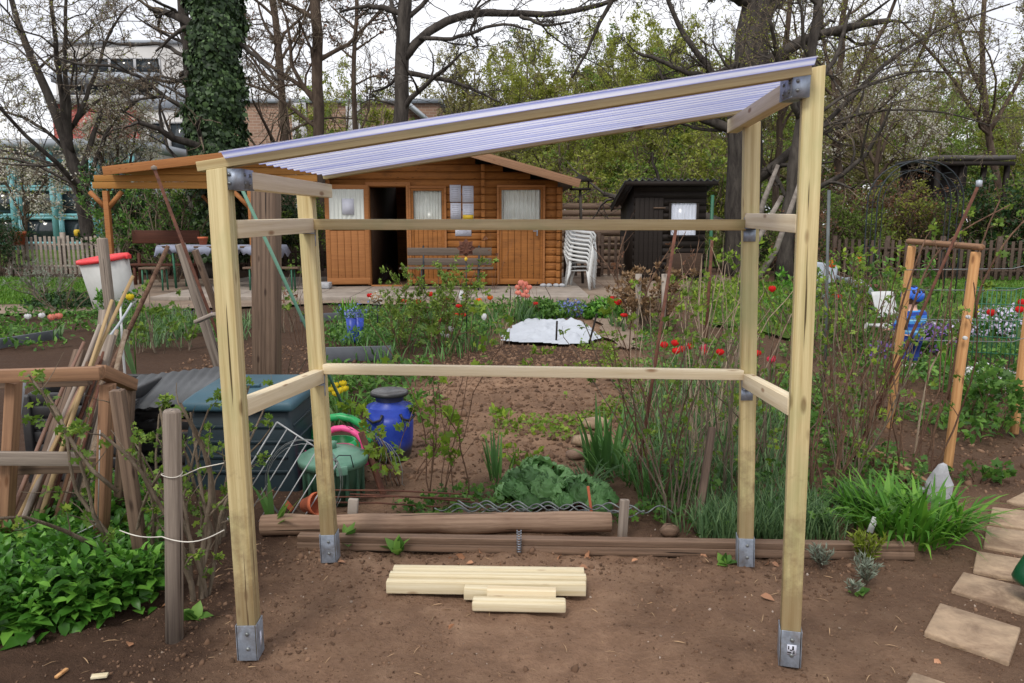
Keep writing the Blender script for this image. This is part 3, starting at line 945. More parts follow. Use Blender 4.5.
so_ = sh.build('roof_sheet', MT['sheet'], fr_, smooth=True)
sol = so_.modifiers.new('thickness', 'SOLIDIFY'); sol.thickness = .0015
# stub batten that carries the front overhang
# ================================================================== cut timber lying on the soil
def onsoil(px, py): 
    p = gr(px, py); return p
a_, b_ = gr(386, 594), gr(586, 597)
dd = (b_ - a_).normalized(); nn = Vector((-dd.y, dd.x, 0))
for k, (l0, l1, zz, hh, lab) in enumerate(((.0, 0, .03, .052, 'long pale batten nearest in the row of cut timber, short offcuts before it'), (.004, .004, .036, .06, 'long pale batten in the middle of the row of cut timber on the soil'), (.012, -.002, .04, .066, 'long pale batten farthest back in the row of cut timber'))):
    o_ = nn * (.022 + k * .043)
    tag(beam('timber_batten', a_ + o_ + dd * l0 + Vector((0, 0, zz - .004)), b_ + o_ + dd * l1 + Vector((0, 0, zz - .004)), .038, hh, MT['offcut'], bevel=.003), lab, 'timber', 'cut timber on the soil')
for (p0, p1, zz, hh, off, lab) in (((464, 600), (522, 602), .024, .048, .02, 'short pale offcut partly behind the other short ones on the soil'), ((487, 604), (556, 606), .03, .06, .02, 'whitest short offcut wedged between long battens and front offcut'), ((472, 611), (566, 613), .021, .042, .02, 'short rounded offcut lying in front of all the cut timber')):
    A, B = gr(*p0), gr(*p1)
    o_ = nn * off
    tag(beam('timber_offcut', A + o_ + Vector((0, 0, zz)), B + o_ + Vector((0, 0, zz)), .055 if zz < .023 else .04, hh, MT['offcut'] if zz != .03 else MT['pine_pale'], bevel=.008 if zz < .023 else .002), lab, 'timber', 'cut timber on the soil')

# ================================================================== bed edging: log on sleepers
A, B = gr(258, 538), gr(612, 536)
lg = MB(); npt = 14
M_, L_ = frame(A + Vector((0, .06, .04)), B + Vector((0, .05, .055)))
pts = [(-L_ / 2 + L_ * k / npt, .004 * math.sin(k * 1.3), .003 * math.sin(k * 2.1)) for k in range(npt + 1)]
lg.tube(pts, [.05 + .003 * math.sin(k * 1.7) for k in range(npt + 1)], 18)
W = Matrix.Translation((A + B) / 2 + Vector((0, .055, .047))) @ M_
tag(lg.build('log', MT['log'], smooth=False, M=W, bevel=.004), 'peeled round log lying on top of the sleeper edging', 'log')
A, B = gr(297, 549), gr(915, 559)
t = thing('timber_sleeper', (A + B) / 2, 'long grooved brown sleeper edging the bed behind the posts', 'sleeper')
beam('board', A + Vector((0, .03, .01)), B + Vector((0, .03, .01)), .06, .036, MT['sleeper'], t)
beam('board', A + Vector((0, .036, .044)), B + Vector((0, .036, .044)), .05, .03, MT['sleeper'], t)
# perforated strap hanging over the log
q = gr(519, 553); s = MB()
for zz in np.arange(.0, .1, .012):
    s.box((0, -.002, zz), (.022, .0016, .005))
for sx in (-.009, .009): s.box((sx, -.002, .05), (.004, .0016, .11))
tag(s.build('metal_strap', MT['steel'], M=Matrix.Translation(Vector((q.x, q.y - .012, .012)))), 'perforated metal strap hanging down over the log', 'strap')

# ================================================================== spiral tomato rods and rusty rods on the log
def spiral(p0, p1, amp, wl, ph, rad=.0045, n=120):
    p0, p1 = Vector(p0), Vector(p1); L = (p1 - p0).length; d = (p1 - p0).normalized()
    side = Vector((-d.y, d.x, 0)).normalized(); up = d.cross(side) * -1
    pts = []
    for k in range(n + 1):
        t_ = k / n; a = ph + 2 * PI * L * t_ / wl
        pts.append(p0 + d * L * t_ + side * amp * math.cos(a) + Vector((0, 0, 1)) * amp * math.sin(a))
    return pts
sp_ = [((468, 521), (692, 534), .03, 0.2, 'light grey spiral plant rod longest of those behind the log'), ((455, 516), (640, 522), .028, 1.6, 'light grey spiral plant rod lying uppermost behind the log'), ((430, 520), (600, 516), .03, 3.0, 'dull grey spiral plant rod tangled behind the log'), ((440, 524), (655, 526), .026, 4.4, 'grey spiral plant rod lying against the back of the log')]
for p0, p1, am, ph, lab in sp_:
    A, B = gr(*p0, .1), gr(*p1, .1); A.y = max(A.y, 3.68); B.y = max(B.y, 3.64)
    A.z = B.z = .07 + .02 * math.sin(ph)
    tag(stick('spiral_rod', spiral(A, B, am * .62, .155, ph), .0042, MT['rod_grey'], n=6), lab, 'plant rod', 'spiral plant rods behind the log')
for k, (p0, p1, lab) in enumerate((((322, 490), (462, 494), 'thin rusty rod uppermost behind the green lidded bin'), ((330, 497), (470, 499), 'thin rusty rod with bent tip behind the log'), ((318, 502), (440, 507), 'thin brown rod lowest behind the log'), ((350, 494), (480, 503), 'thin rusty rod crossing the other brown rods'))):
    A, B = gr(*p0, .13), gr(*p1, .13); A.y = B.y = 3.72 + .02 * k
    A = at(*p0, 3.7 + .02 * k); B = at(*p1, 3.7 + .02 * k)
    tag(stick('rusty_rod', [A, A.lerp(B, .5) + Vector((0, .01, .004)), B], .0045, MT['rust'], n=6), lab, 'metal rod')
# stub posts and a brick by the log
for (px, py, h_, w_, lab, mt) in ((352, 524, .13, .05, 'pale grey stub post behind the log near the green bin', 'concrete'), (622, 540, .2, .045, 'grey stub post past the right end of the log', 'grey_wood')):
    q = gr(px, py)
    tag(beam('stub_post', q, q + Vector((.01, .01, h_)), w_, w_ * .6, MT[mt], bevel=.006), lab, 'post')
q = gr(670, 536); tv, tf = ico(2, 3, .12)
tag(MB().add(np.array(tv) * [.045, .035, .035], tf).build('brick_lump', MT['sleeper'], smooth=False, M=Matrix.Translation(q + Vector((0, .02, .02)))), 'reddish brick lump behind the sleeper', 'brick')
# terracotta pot, broken, lying
t = thing('flower_pot', gr(300, 522) + Vector((0, .1, .05)), 'broken terracotta flower pot tipped over by the near left bin', 'pot')
R_ = Matrix.Rotation(1.25, 3, 'Y') @ Matrix.Rotation(.5, 3, 'X')
MB().lathe([(.035, 0), (.055, .08), (.06, .08), (.06, .1), (.055, .1), (.05, .08), (.03, .006), (0, .006)], 20, M=R_).build('bowl', MT['terracotta'], t, smooth=False)
MB().box((-.09, .02, -.01), (.06, .05, .01), .4, M=Matrix.Rotation(.9, 3, 'Y')).build('shard', MT['terracotta'], t, bevel=.003)

# ================================================================== composter, bins, cans, barrel
Yc = 4.15
t = thing('composter', ((at(236, 450, Yc)).x, Yc + .3, 0), 'tall dark blue green composter with faded teal lid', 'composter')
zt = at(230, 408, Yc - .02).z
x0, x1 = at(186, 430, Yc).x - t.location.x, at(289, 430, Yc).x - t.location.x
hw = (x1 - x0) / 2; cx = (x0 + x1) / 2
prof = [(-.015, hw + .05), (.3, hw + .02), (zt - .02, hw - .015)]
b = MB(); v = []
for z, h_ in prof:
    v += [(cx - h_, -h_ * .9 , z), (cx + h_, -h_ * .9, z), (cx + h_, h_ * .9, z), (cx - h_, h_ * .9, z)]
f = []
for k in range(len(prof) - 1):
    for e in range(4):
        f.append((k * 4 + e, k * 4 + (e + 1) % 4, k * 4 + 4 + (e + 1) % 4, k * 4 + 4 + e))
f.append((8, 9, 10, 11)); b.add(v, f)
b.build('body', MT['teal_dark'], t, bevel=.03)
rb = MB()
for zz in np.arange(.1, zt - .08, .085):
    hh = np.interp(zz, [p[0] for p in prof], [p[1] for p in prof])
    rb.box((cx, -hh * .9 - .003, zz), (hh * 1.7, .014, .02)); rb.box((cx + hh + .002, 0, zz), (.014, hh * 1.6, .02))
rb.build('ribs', MT['teal_dark'], t, bevel=.004)
l = MB()
hl = hw + .025
v = [(cx - hl, -hl * .95, zt - .03), (cx + hl, -hl * .95, zt - .03), (cx + hl, hl * .95, zt - .03), (cx - hl, hl * .95, zt - .03),
     (cx - hl, -hl * .95, zt + .02), (cx + hl, -hl * .95, zt + .02), (cx + hl, hl * .95, zt + .02), (cx - hl, hl * .95, zt + .02),
     (cx - hl * .8, -hl * .7, zt + .07), (cx + hl * .8, -hl * .7, zt + .07), (cx + hl * .8, hl * .7, zt + .085), (cx - hl * .8, hl * .7, zt + .085)]
f = [(0, 3, 2, 1), (8, 9, 10, 11)]
for k in range(2):
    for e in range(4): f.append((k * 4 + e, k * 4 + (e + 1) % 4, k * 4 + 4 + (e + 1) % 4, k * 4 + 4 + e))
ld = l.add(v, f).build('lid', MT['teal_lid'], t, bevel=.015)
MB().box((cx, -hl * .35, zt + .085), (hl * .5, .03, .02)).build('handle', MT['teal_lid'], ld, bevel=.006)

# green lidded bin
q = Vector((at(331, 460, 3.95).x, 4.0, 0))
t = thing('garden_bin', q, 'round green bin with pale green lid behind the near left posts', 'bin')
zl = at(331, 468, 3.82).z
MB().lathe([(.14, 0), (.165, zl - .03), (.17, zl)], 28).build('body', MT['green_bin'], t, smooth=True)
bars = MB()
for k in range(14):
    a = k * 2 * PI / 14
    bars.box((.158 * math.cos(a), .158 * math.sin(a), zl * .5), (.02, .02, zl * .86), a)
bars.build('ribs', MT['green_bin'], t, bevel=.006)
ld = MB().lathe([(.16, zl - .03), (.185, zl - .03), (.19, zl), (.185, zl + .012), (.15, zl + .02), (.145, zl + .035), (.06, zl + .052), (0, zl + .055)], 32).build('lid', MT['green_lid'], t, smooth=True)
MB().lathe([(.022, zl + .05), (.02, zl + .075), (.026, zl + .09), (0, zl + .095)], 14).build('knob', MT['green_lid'], ld, smooth=True)
lat = MB().box((.085, -.172, zl - .02), (.06, .02, .05), .45)
lat.build('latch', MT['green_lid'], t, bevel=.006)
hp = [(.06, -.18, zl - .01), (.055, -.19, zl + .05), (.075, -.185, zl + .07), (.13, -.155, zl + .06), (.14, -.14, zl - .01)]
MB().tube(hp, .003, 6).build('handle', MT['metal_dark'], t, smooth=True)

# watering cans behind it
def watering_can(px, py, Y, col, lab, rz, sc=1.0):
    q = at(px, py, Y)
    t = thing('watering_can', (q.x, Y, 0), lab, 'watering can', rz=rz)
    h = q.z
    MB().lathe([(.11 * sc, .0), (.115 * sc, .02), (.105 * sc, h * .75), (.08 * sc, h), (.07 * sc, h), (.09 * sc, h * .7)], 24).build('body', col, t, smooth=True)
    hnd = [(-.09 * sc, 0, h * .9)]
    for k in range(9):
        a = PI * (1 - k / 8); hnd.append((.02 + .13 * sc * math.cos(a), 0, h + .11 * sc * math.sin(a)))
    hnd.append((.155 * sc, 0, h * .55))
    MB().tube(hnd, .017 * sc, 10).build('handle', col, t, smooth=True)
    sp = MB().tube([(-.1 * sc, 0, .08), (-.2 * sc, 0, h * .6), (-.28 * sc, 0, h * 1.05)], [.028 * sc, .02 * sc, .016 * sc], 10).build('spout', col, t, smooth=True)
    MB().lathe([(.016 * sc, 0), (.04 * sc, .04), (0, .045)], 16, (-.28 * sc, 0, h * 1.05), M=Matrix.Rotation(-.6, 3, 'Y')).build('rose', col, sp, smooth=True)
    return t
watering_can(340, 447, 4.28, MT['pink'], 'pink watering can with arched handle behind the green bin', -.25, 1.05)
watering_can(338, 440, 4.5, MT['green_can'], 'bright green watering can behind the pink one', -.1, 1.35)

# blue barrel
q = gr(388, 462)
t = thing('barrel', (q.x, q.y + .12, 0), 'blue plastic barrel with black clamp lid', 'barrel')
zb = at(388, 404, q.y + .1).z; s_ = q.y / 760
r1 = 24 * s_
bd = [(r1 * .8, 0), (r1 * .9, .02), (r1 * .98, .1), (r1 * 1.02, .22), (r1 * 1.0, .34), (r1 * .95, zb - .05), (r1 * .8, zb - .01), (r1 * .6, zb + .01), (r1 * .56, zb + .04)]
m, nt, out = newmat('blue plastic with soil splashed foot')
v = coords(nt, rnd=False); sx = nt.nodes.new('ShaderNodeSeparateXYZ'); nt.links.new(v, sx.inputs[0])
n = noise(nt, v, 9, 6, .7)
rr = ramp(nt, [(.1, (0, 0, 0)), (.17, (1, 1, 1))]); nt.links.new(math_(nt, 'ADD', sx.outputs[2], math_(nt, 'MULTIPLY', n, .08)), rr.inputs[0])
c1 = ramp(nt, [(.35, srgb(28, 52, 150)), (.7, srgb(46, 74, 172))]); nt.links.new(n, c1.inputs[0])
bsdf(nt, out, mixc(nt, srgb(58, 56, 58), c1.outputs[0], rr.outputs[0]), .42, normal=bump(nt, n, .1, .01))
MB().lathe(bd, 36).build('body', m, t, smooth=True)
ld = MB().lathe([(r1 * .57, zb + .02), (r1 * .6, zb + .022), (r1 * .64, zb + .05), (r1 * .78, zb + .055), (r1 * .8, zb + .08), (r1 * .74, zb + .086), (r1 * .7, zb + .075), (0, zb + .073)], 36).build('lid', MT['lid_grey'], t, smooth=False)
MB().lathe([(r1 * .79, zb + .055), (r1 * .83, zb + .06), (r1 * .83, zb + .076), (r1 * .79, zb + .08)], 36, cap=False).build('clamp_ring', MT['black'], ld)
for a in (-2.1, -.6):
    hx, hy = math.cos(a) * r1 * .97, math.sin(a) * r1 * .97
    tx, ty = -math.sin(a), math.cos(a)
    hh = [(hx + tx * d_ - hx * (-o_), hy + ty * d_ + hy * o_, zb - .06 + dz_) for d_, o_, dz_ in ((-.055, .0, .02), (-.055, .12, -.01), (0, .16, -.03), (.055, .12, -.01), (.055, 0, .02))]
    MB().tube(hh, .009, 8).build('handle', MT['black'], t, smooth=True)

# white wire rack leaning before the bins
A, B = at(277, 422, 3.75), at(338, 462, 3.75)
C_ = at(200, 545, 3.60); 
t = thing('wire_rack', ((A + B) / 2).to_tuple(), 'white wire rack leaning before the green bin', 'rack')
o = t.location
e1 = B - A; e2 = Vector((-.285, -.08, -.46))
r_ = MB()
fr_pts = [A, B, B + e2, A + e2, A]
for p, q_ in zip(fr_pts, fr_pts[1:]): r_.tube([p - o, q_ - o], .0042, 6)
for k in range(1, 6):
    p = A + e1 * (k / 6); r_.tube([p - o, p + e2 - o], .0032, 6)
r_.build('grid', MT['wire'], t, smooth=True)
# coils of wire
def coil(px, py, Y, R, n, lab, tilt, seed):
    q = at(px, py, Y); rr = random.Random(seed); pts = []
    for k in range(n * 28):
        a = 2 * PI * k / 28
        R2 = R * (1 + .05 * math.sin(a * .37 + seed)) 
        p = Vector((R2 * math.cos(a), .02 * math.sin(a * .5), R2 * math.sin(a) * 1.15))
        pts.append(q + Matrix.Rotation(tilt, 3, 'Y') @ (p + Vector((0, .01 * (k / 28), 0))))
    return tag(stick('wire_coil', pts, .0016, MT['rod_grey'], n=5), lab, 'wire coil')
coil(303, 484, 3.66, .19, 3, 'loose coil of grey wire leaning on the round green bin', .2, 1)
o_ = at(372, 440, 4.2)
for k in range(5):
    p0 = at(366 + k * 3, 430 + k * 2, 4.25); p1 = at(378 + k * 6, 468 + k * 4, 4.2); 
    pm = p0.lerp(p1, .5) + Vector((.05, 0, .025))
    tag(stick('bent_wire', [p0, p0.lerp(pm, .5) + Vector((.012, 0, .012)), pm, pm.lerp(p1, .5) + Vector((.012, 0, .0)), p1, Vector((p1.x + .015, p1.y, 0))], .0022, MT['rod_grey'], n=5), 'bent grey wire hoop between the green bin and the blue barrel', 'wire', 'wire hoops by the barrel')
# rusty flat iron by the bin
A = at(361, 432, 4.1); B = gr(372, 512)
tag(beam('rusty_bar', A, Vector((B.x + .02, 4.05, 0)), .045, .014, MT['rust']), 'rusty flat iron bar leaning between green bin and barrel', 'iron bar')

# ================================================================== left: frame, sticks, posts
t = thing('trestle_frame', gr(60, 520), 'weathered brown trestle frame with crossboards, sticks leaning in it', 'trestle')
Yf = 3.15
beam('top_rail', at(-30, 377, Yf), at(102, 373, Yf), .045, .055, MT['tan_wood'], t)
beam('top_rail', at(100, 371, Yf + .02), at(133, 385, Yf + .3), .045, .055, MT['tan_wood'], t)
beam('top_rail', at(-30, 384, Yf + .34), at(90, 380, Yf + .34), .045, .05, MT['brown_wood'], t)
a = at(108, 384, Yf + .06); 
beam('leg', a, Vector((at(100, 560, Yf + .06).x, Yf + .06, 0)), .045, .062, MT['tan_wood'], t)
beam('leg', at(14, 382, Yf + .06), Vector((at(0, 575, Yf).x, Yf + .03, 0)), .045, .055, MT['tan_wood'], t)
beam('leg', at(128, 388, Yf + .3), Vector((at(118, 515, Yf + .4).x, Yf + .4, 0)), .055, .05, MT['brown_wood'], t)
beam('cross_board', at(-30, 458, Yf - .02), at(81, 459, Yf - .02), .022, .06, MT['grey_wood'], t)
beam('cross_board', at(-30, 468, Yf + .13), at(104, 464, Yf + .13), .03, .07, MT['brown_wood'], t)
tag(stick('plastic_pipe', [at(23, 372, Yf + .14), at(15, 425, Yf + .12), at(4, 500, Yf + .1), at(-2, 545, Yf + .1)], .018, MT['pipe'], n=14), 'grey plastic pipe standing in the trestle frame', 'pipe')
# sticks: (top px, top Y, foot px, foot Y, radius, material, label)
sticks = [((133, 276), 4.05, (4, 548), 3.3, .0085, 'bamboo', 'thin bamboo cane reaching highest out of the stick pile'),
          ((112, 300), 3.95, (40, 520), 3.32, .0085, 'bamboo', 'thin bamboo cane beside the higher one in the stick pile'),
          ((104, 352), 3.9, (42, 530), 3.36, .009, 'rust', 'dark reddish stick in the middle of the pile'),
          ((98, 356), 3.85, (4, 560), 3.28, .017, 'stick', 'thick barked branch lowest in the stick pile'),
          ((94, 352), 3.9, (26, 550), 3.3, .013, 'brown_wood', 'brown round stick next to the thick branch'),
          ((117, 330), 4.0, (60, 520), 3.38, .010, 'cane_pale', 'pale slim stick in front of the wide grey board'),
          ((110, 345), 3.95, (50, 535), 3.34, .009, 'tan_wood', 'tan slim stick close against the pale one'),
          ((88, 362), 3.8, (34, 545), 3.3, .010, 'cane', 'short red brown stick leaning inside the trestle frame'),
          ((100, 325), 3.98, (18, 535), 3.32, .011, 'picket', 'grey brown stick under the bamboo canes'),
          ((84, 342), 3.9, (10, 520), 3.36, .008, 'stick', 'slender dark stick at the back of the bamboo canes'),
          ((120, 300), 4.3, (122, 340), 4.3, .006, 'white_plastic', 'thin white rod standing in the green plants'),
          ((132, 303), 4.2, (104, 344), 4.1, .006, 'fleece', 'thin white stick lying across the tops of the pile'),
          ((99, 385), 3.75, (56, 540), 3.3, .007, 'rust', 'thin rusty rod leaning on the wide grey board'),
          ((168, 246), 5.2, (138, 312), 5.0, .014, 'cane', 'pinkish brown stake leaning by the tilted barrel'),
          ((126, 330), 4.0, (72, 530), 3.42, .012, 'cane_pale', 'pale grey stick at the right flank of the pile')]
for (tp, ty, bp, by, rad, mt, lab) in sticks:
    A = at(*tp, ty); B = at(*bp, by); 
    if 'white rod' in lab: B = Vector((B.x, B.y, 0))
    elif 'white stick' not in lab:
        # run on down until the foot meets the ground
        if B.z > 0: B = B + (B - A) * (B.z / max(A.z - B.z, .05))
        else: B = A + (B - A) * (A.z / (A.z - B.z))
    mid = A.lerp(B, .5) + Vector((random.uniform(-.012, .012), 0, random.uniform(-.012, .012)))
    tag(stick('leaning_stick', [A, A.lerp(mid, .5) + Vector((random.uniform(-.006, .006), 0, 0)), mid, mid.lerp(B, .5), B], [rad * 1.0, rad * 1.1, rad * 1.25, rad * 1.3, rad * 1.4], MT[mt], n=8), lab, 'stick', 'sticks leaning in the trestle')
def board(tp, ty, bp, by, w_, th, mt, lab, name='leaning_board'):
    A = at(*tp, ty); B = at(*bp, by); B = A + (B - A) * (A.z / max(A.z - B.z, .05))
    return tag(beam(name, A, B, w_, th, MT[mt], roll=0), lab, 'board')
board((108, 335), 3.95, (62, 525), 3.48, .085, .02, 'grey_wood', 'wide weathered grey board leaning in the stick pile')
board((80, 350), 4.0, (24, 530), 3.52, .06, .025, 'brown_wood', 'narrow brown board leaning at the back of the stick pile')
board((104, 310), 4.2, (96, 400), 4.0, .05, .02, 'grey_wood', 'grey lath standing behind the stick pile')
# black slatted compost bin and grey sheets
q = at(78, 440, 4.25)
t = thing('slatted_bin', (q.x, 4.55, 0), 'black plastic compost bin with ribbed sides behind the stick pile', 'compost bin')
zt = at(80, 396, 4.25).z
b = MB()
for k in range(7):
    z_ = .04 + k * (zt - .06) / 6
    b.box((0, -.27, z_), (.56, .03, (zt - .06) / 6 * .86)); b.box((0, .27, z_), (.56, .03, (zt - .06) / 6 * .86)); b.box((-.275, 0, z_), (.03, .5, (zt - .06) / 6 * .86)); b.box((.275, 0, z_), (.03, .5, (zt - .06) / 6 * .86))
b.build('slats', MT['black'], t, bevel=.01)
for sx in (-1, 1):
    for sy in (-1, 1):
        MB().box((sx * .285, sy * .28, zt / 2), (.05, .05, zt)).build('corner_post', MT['black'], t, bevel=.008)
MB().box((0, 0, .08), (.5, .5, .16)).build('compost', MT['soil'], t)
A = at(168, 388, 4.55)
cs = MB(); nn_ = 60; vv = []
for yk in (0, .5):
    for k in range(nn_):
        x_ = k / (nn_ - 1) * .6; vv.append((x_ - .3, yk - .25, .005 * math.sin(x_ * 2 * PI / .07)))
cs.add(vv, [(k, k + 1, nn_ + k + 1, nn_ + k) for k in range(nn_ - 1)])
o_ = cs.build('corrugated_sheet', MT['corr_grey'], smooth=True, M=Matrix.Translation(A) @ Matrix.Rotation(.25, 4, 'X') @ Matrix.Rotation(-.12, 4, 'Y'))
sol = o_.modifiers.new('thickness', 'SOLIDIFY'); sol.thickness = .004
tag(o_, 'grey corrugated sheet laid over rubbish behind the currant bush', 'sheet')
t = thing('crate_box', (A.x, 4.65, 0), 'dark plastic crate under the grey corrugated sheet', 'crate')
b = MB()
hz = A.z - .09
for k in range(6):
    z_ = .03 + k * hz / 6
    b.box((0, -.25, z_), (.58, .02, hz / 6 * .7)); b.box((0, .25, z_), (.58, .02, hz / 6 * .7)); b.box((-.29, 0, z_), (.02, .5, hz / 6 * .7)); b.box((.29, 0, z_), (.02, .5, hz / 6 * .7))
b.build('sides', MT['black'], t, bevel=.004)
for sx in (-1, 1):
    for sy in (-1, 1): MB().box((sx * .285, sy * .245, hz / 2), (.045, .045, hz)).build('corner_post', MT['black'], t)
# weathered round post and leaning stake
q = gr(174, 640); q.z = -.03; tpt = at(172, 410, 2.56)
M_, L_ = frame(q, tpt)
mb = MB().tube([(-L_ / 2, 0, 0), (0, .002, 0), (L_ / 2 - .008, 0, 0), (L_ / 2, 0, 0)], [.031, .03, .03, .025], 16)
tag(mb.build('round_post', MT['grey_wood'], M=Matrix.Translation((q + tpt) / 2) @ M_), 'weathered grey round post with string tied round it', 'post')
A = at(117, 390, 2.95); B = gr(146, 585); 
tag(beam('leaning_stake', A, Vector((B.x, B.y, -.02)), .05, .04, MT['brown_wood']), 'weathered square stake leaning beside the currant bush', 'stake')
A = at(158, 445, 3.3); B = gr(160, 545)
# string
s1 = []
pA, pB, pC = at(124, 527, 2.75), at(166, 533, 2.56), at(228, 526, 2.5)
for k in range(9):
    t_ = k / 8; s1.append(pA.lerp(pB, t_) + Vector((0, -.032, -.012 * math.sin(PI * t_))))
for k in range(1, 13):
    t_ = k / 12; s1.append(pB.lerp(pC, t_) + Vector((0, -.034, -.03 * math.sin(PI * t_))))
tag(stick('string', s1, .0022, MT['string'], n=5), 'white string sagging from the stake past the round post', 'string')
s2 = []
for k in range(25):
    a = 2 * PI * k / 24; s2.append(at(172, 474, 2.56) + Vector((.0335 * math.cos(a), .0335 * math.sin(a), .004 * math.sin(a * 2))))
tag(stick('string', s2, .0022, MT['string'], n=5), 'white string loop round the weathered post', 'string')
s2 = [at(180, 477, 2.53), at(200, 468, 2.5), at(224, 463, 2.46)]
tag(stick('string', s2, .0018, MT['string'], n=5), 'thin string stretched from the round post to the new frame', 'string')
# tall old brown post behind the composter
A = at(266, 180, 5.3); B = Vector((at(265, 380, 5.3).x, 5.3, 0))
tag(beam('old_post', A, B, .17, .15, MT['brown_wood'], bevel=.012), 'tall weathered brown post behind the composter', 'post')
# grey boards and rusty rod leaning on it
Ya = 5.0
A, B = at(180, 244, Ya), at(214, 352, Ya + .1); B = A + (B - A) * (A.z / (A.z - B.z))
tag(beam('leaning_board', A, B, .055, .05, MT['grey_wood']), 'grey squared timber leaning in front of the garden table', 'board')
A, B = at(195, 250, Ya + .2), at(224, 330, Ya + .3); B = A + (B - A) * (A.z / (A.z - B.z))
tag(beam('leaning_board', A, B, .035, .04, MT['brown_wood']), 'brown lath leaning close behind the grey squared timber', 'board')
A, B = at(154, 168, Ya - .05), at(216, 330, Ya + .02); B = A + (B - A) * (A.z / (A.z - B.z))
t = thing('iron_rod', A.to_tuple(), 'long rusty iron rod with a knob leaning before the porch', 'iron rod')
MB().tube([(0, 0, 0), tuple(B - A)], .011, 8).build('shaft', MT['rust'], t, smooth=True)
MB().lathe([(0, -.018), (.018, -.008), (.018, .008), (0, .018)], 12).build('knob', MT['grey_wood'], t, smooth=True)
A, B = at(234, 172, 4.6), at(262, 232, 4.7); B = A + (B - A) * (A.z / (A.z - B.z))
tag(stick('green_stake', [A, B], .011, MT['green_lid'], n=8), 'thin green stake leaning beside the tall brown post', 'stake')
A, B = at(196, 322, 4.4), at(214, 314, 4.2)
tag(beam('wood_lath', A, B, .03, .02, MT['picket']), 'pale broken lath caught on the leaning timber', 'lath')
# wire netting hoops in the leafy bed
for k, (pp, lab) in enumerate((([(2, 568), (4, 590), (40, 560)], 'bent white wire lowest in the leafy bed'), ([(55, 545), (100, 522), (101, 535), (70, 548)], 'bent white wire poking from the leafy bed near the sticks'), ([(100, 430), (98, 520)], 'white wire standing upright before the currant bush'))):
    tag(stick('bent_wire', [at(x_, y_, 2.95 + .1 * k) for x_, y_ in pp], .0025, MT['wire'], n=5), lab, 'wire')
# ================================================================== log cabin
YC = 17.0
L = Vector((at(380, 280, YC).x, YC, .1))
cab = thing('log_cabin', (-1.6, YC, 0), 'honey brown log cabin with open door, porch roof and papers on its wall', 'cabin')
o0 = cab.location
def cx(px, py=240, Y=YC): return at(px, py, Y).x - o0.x
def cz(py, px=440, Y=YC): return at(px, py, Y).z
xL, xR = cx(329), cx(562)
zF = .12
dl, dr = cx(371), cx(408); dtop = cz(186)
# roof lines: long flat slope over the porch, short steep slope to the right
YB = YC - .97
xr, zr = cx(409, 134, YB), cz(134, 409, YB)
xe, ze = cx(580, 183, YB), cz(182, 580, YB)
xp, zp = cx(103, 172, YB), cz(170, 103, YB)
def roofz(x): return zr + (x - xr) * ((ze - zr) / (xe - xr) if x > xr else (zp - zr) / (xp - xr))
openings = [(dl, dr, 0, dtop), (cx(409.5), cx(447), zF, cz(186)), (cx(497), cx(545), zF, cz(185))]
wall = MB(); pitch = .165; z = zF
logprof = [(-.0, .0), (-.028, .018), (-.034, .05), (-.034, .115), (-.028, .147), (0, .165)]
while z < zr - .05:
    zt = min(z + pitch, zr)
    zm = (z + zt) / 2 + .09
    # where this course lies under the roof
    a, b = xL, xR
    if roofz(a) < zm: a = xr + (zm - zr) / ((zp - zr) / (xp - xr))
    if roofz(b) < zm: b = xr + (zm - zr) / ((ze - zr) / (xe - xr))
    a = max(a, xL)
    spans = [(a, b)]
    for (u, v, z0, z1) in openings:
        if z + .06 > z0 and z + .1 < z1:
            ns = []
            for s0, s1 in spans:
                if v <= s0 or u >= s1: ns.append((s0, s1)); continue
                if u > s0: ns.append((s0, u))
                if v < s1: ns.append((v, s1))
            spans = ns
    for s0, s1 in spans:
        if s1 - s0 < .04: continue
        vv = [(s0, y, z + h * (zt - z) / pitch) for y, h in logprof] + [(s0, .05, zt), (s0, .05, z)]
        vv += [(s1, y, z + h * (zt - z) / pitch) for y, h in logprof] + [(s1, .05, zt), (s1, .05, z)]
        n_ = 8
        wall.add(vv, [(k, (k + 1) % n_, n_ + (k + 1) % n_, n_ + k) for k in range(n_)] + [tuple(range(n_ - 1, -1, -1)), tuple(range(n_, 2 * n_))])
    z += pitch
W_ = wall.build('wall', MT['cabin'], cab)
# side and back walls, floor inside
bw = MB()
hL, hR = roofz(xL) - .12, roofz(xR) - .12
bw.box((xL + .035, 2.06, hL / 2), (.07, 3.98, hL - .02)).box((xR - .035, 2.06, hR / 2), (.07, 3.98, hR - .02)).box(((xL + xR) / 2, 4.1, 1.25), (xR - xL, .07, 2.5))
bw.build('side_wall', MT['cabin'], cab)
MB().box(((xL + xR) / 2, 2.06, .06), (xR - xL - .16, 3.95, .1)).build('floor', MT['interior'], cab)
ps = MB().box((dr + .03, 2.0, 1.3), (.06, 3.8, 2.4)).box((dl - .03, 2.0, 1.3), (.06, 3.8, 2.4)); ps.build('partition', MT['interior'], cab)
# crossing log ends at the corners and at the inner wall
le = MB()
for px_ in (331, 483.5, 558):
    z = zF; k = 0
    while z < roofz(cx(px_)) - .22:
        le.box((cx(px_), -.1, z + pitch * .5), (.085, .13, pitch * .9)); z += pitch; k += 1
le.build('log_ends', MT['cabin'], cab, bevel=.012)
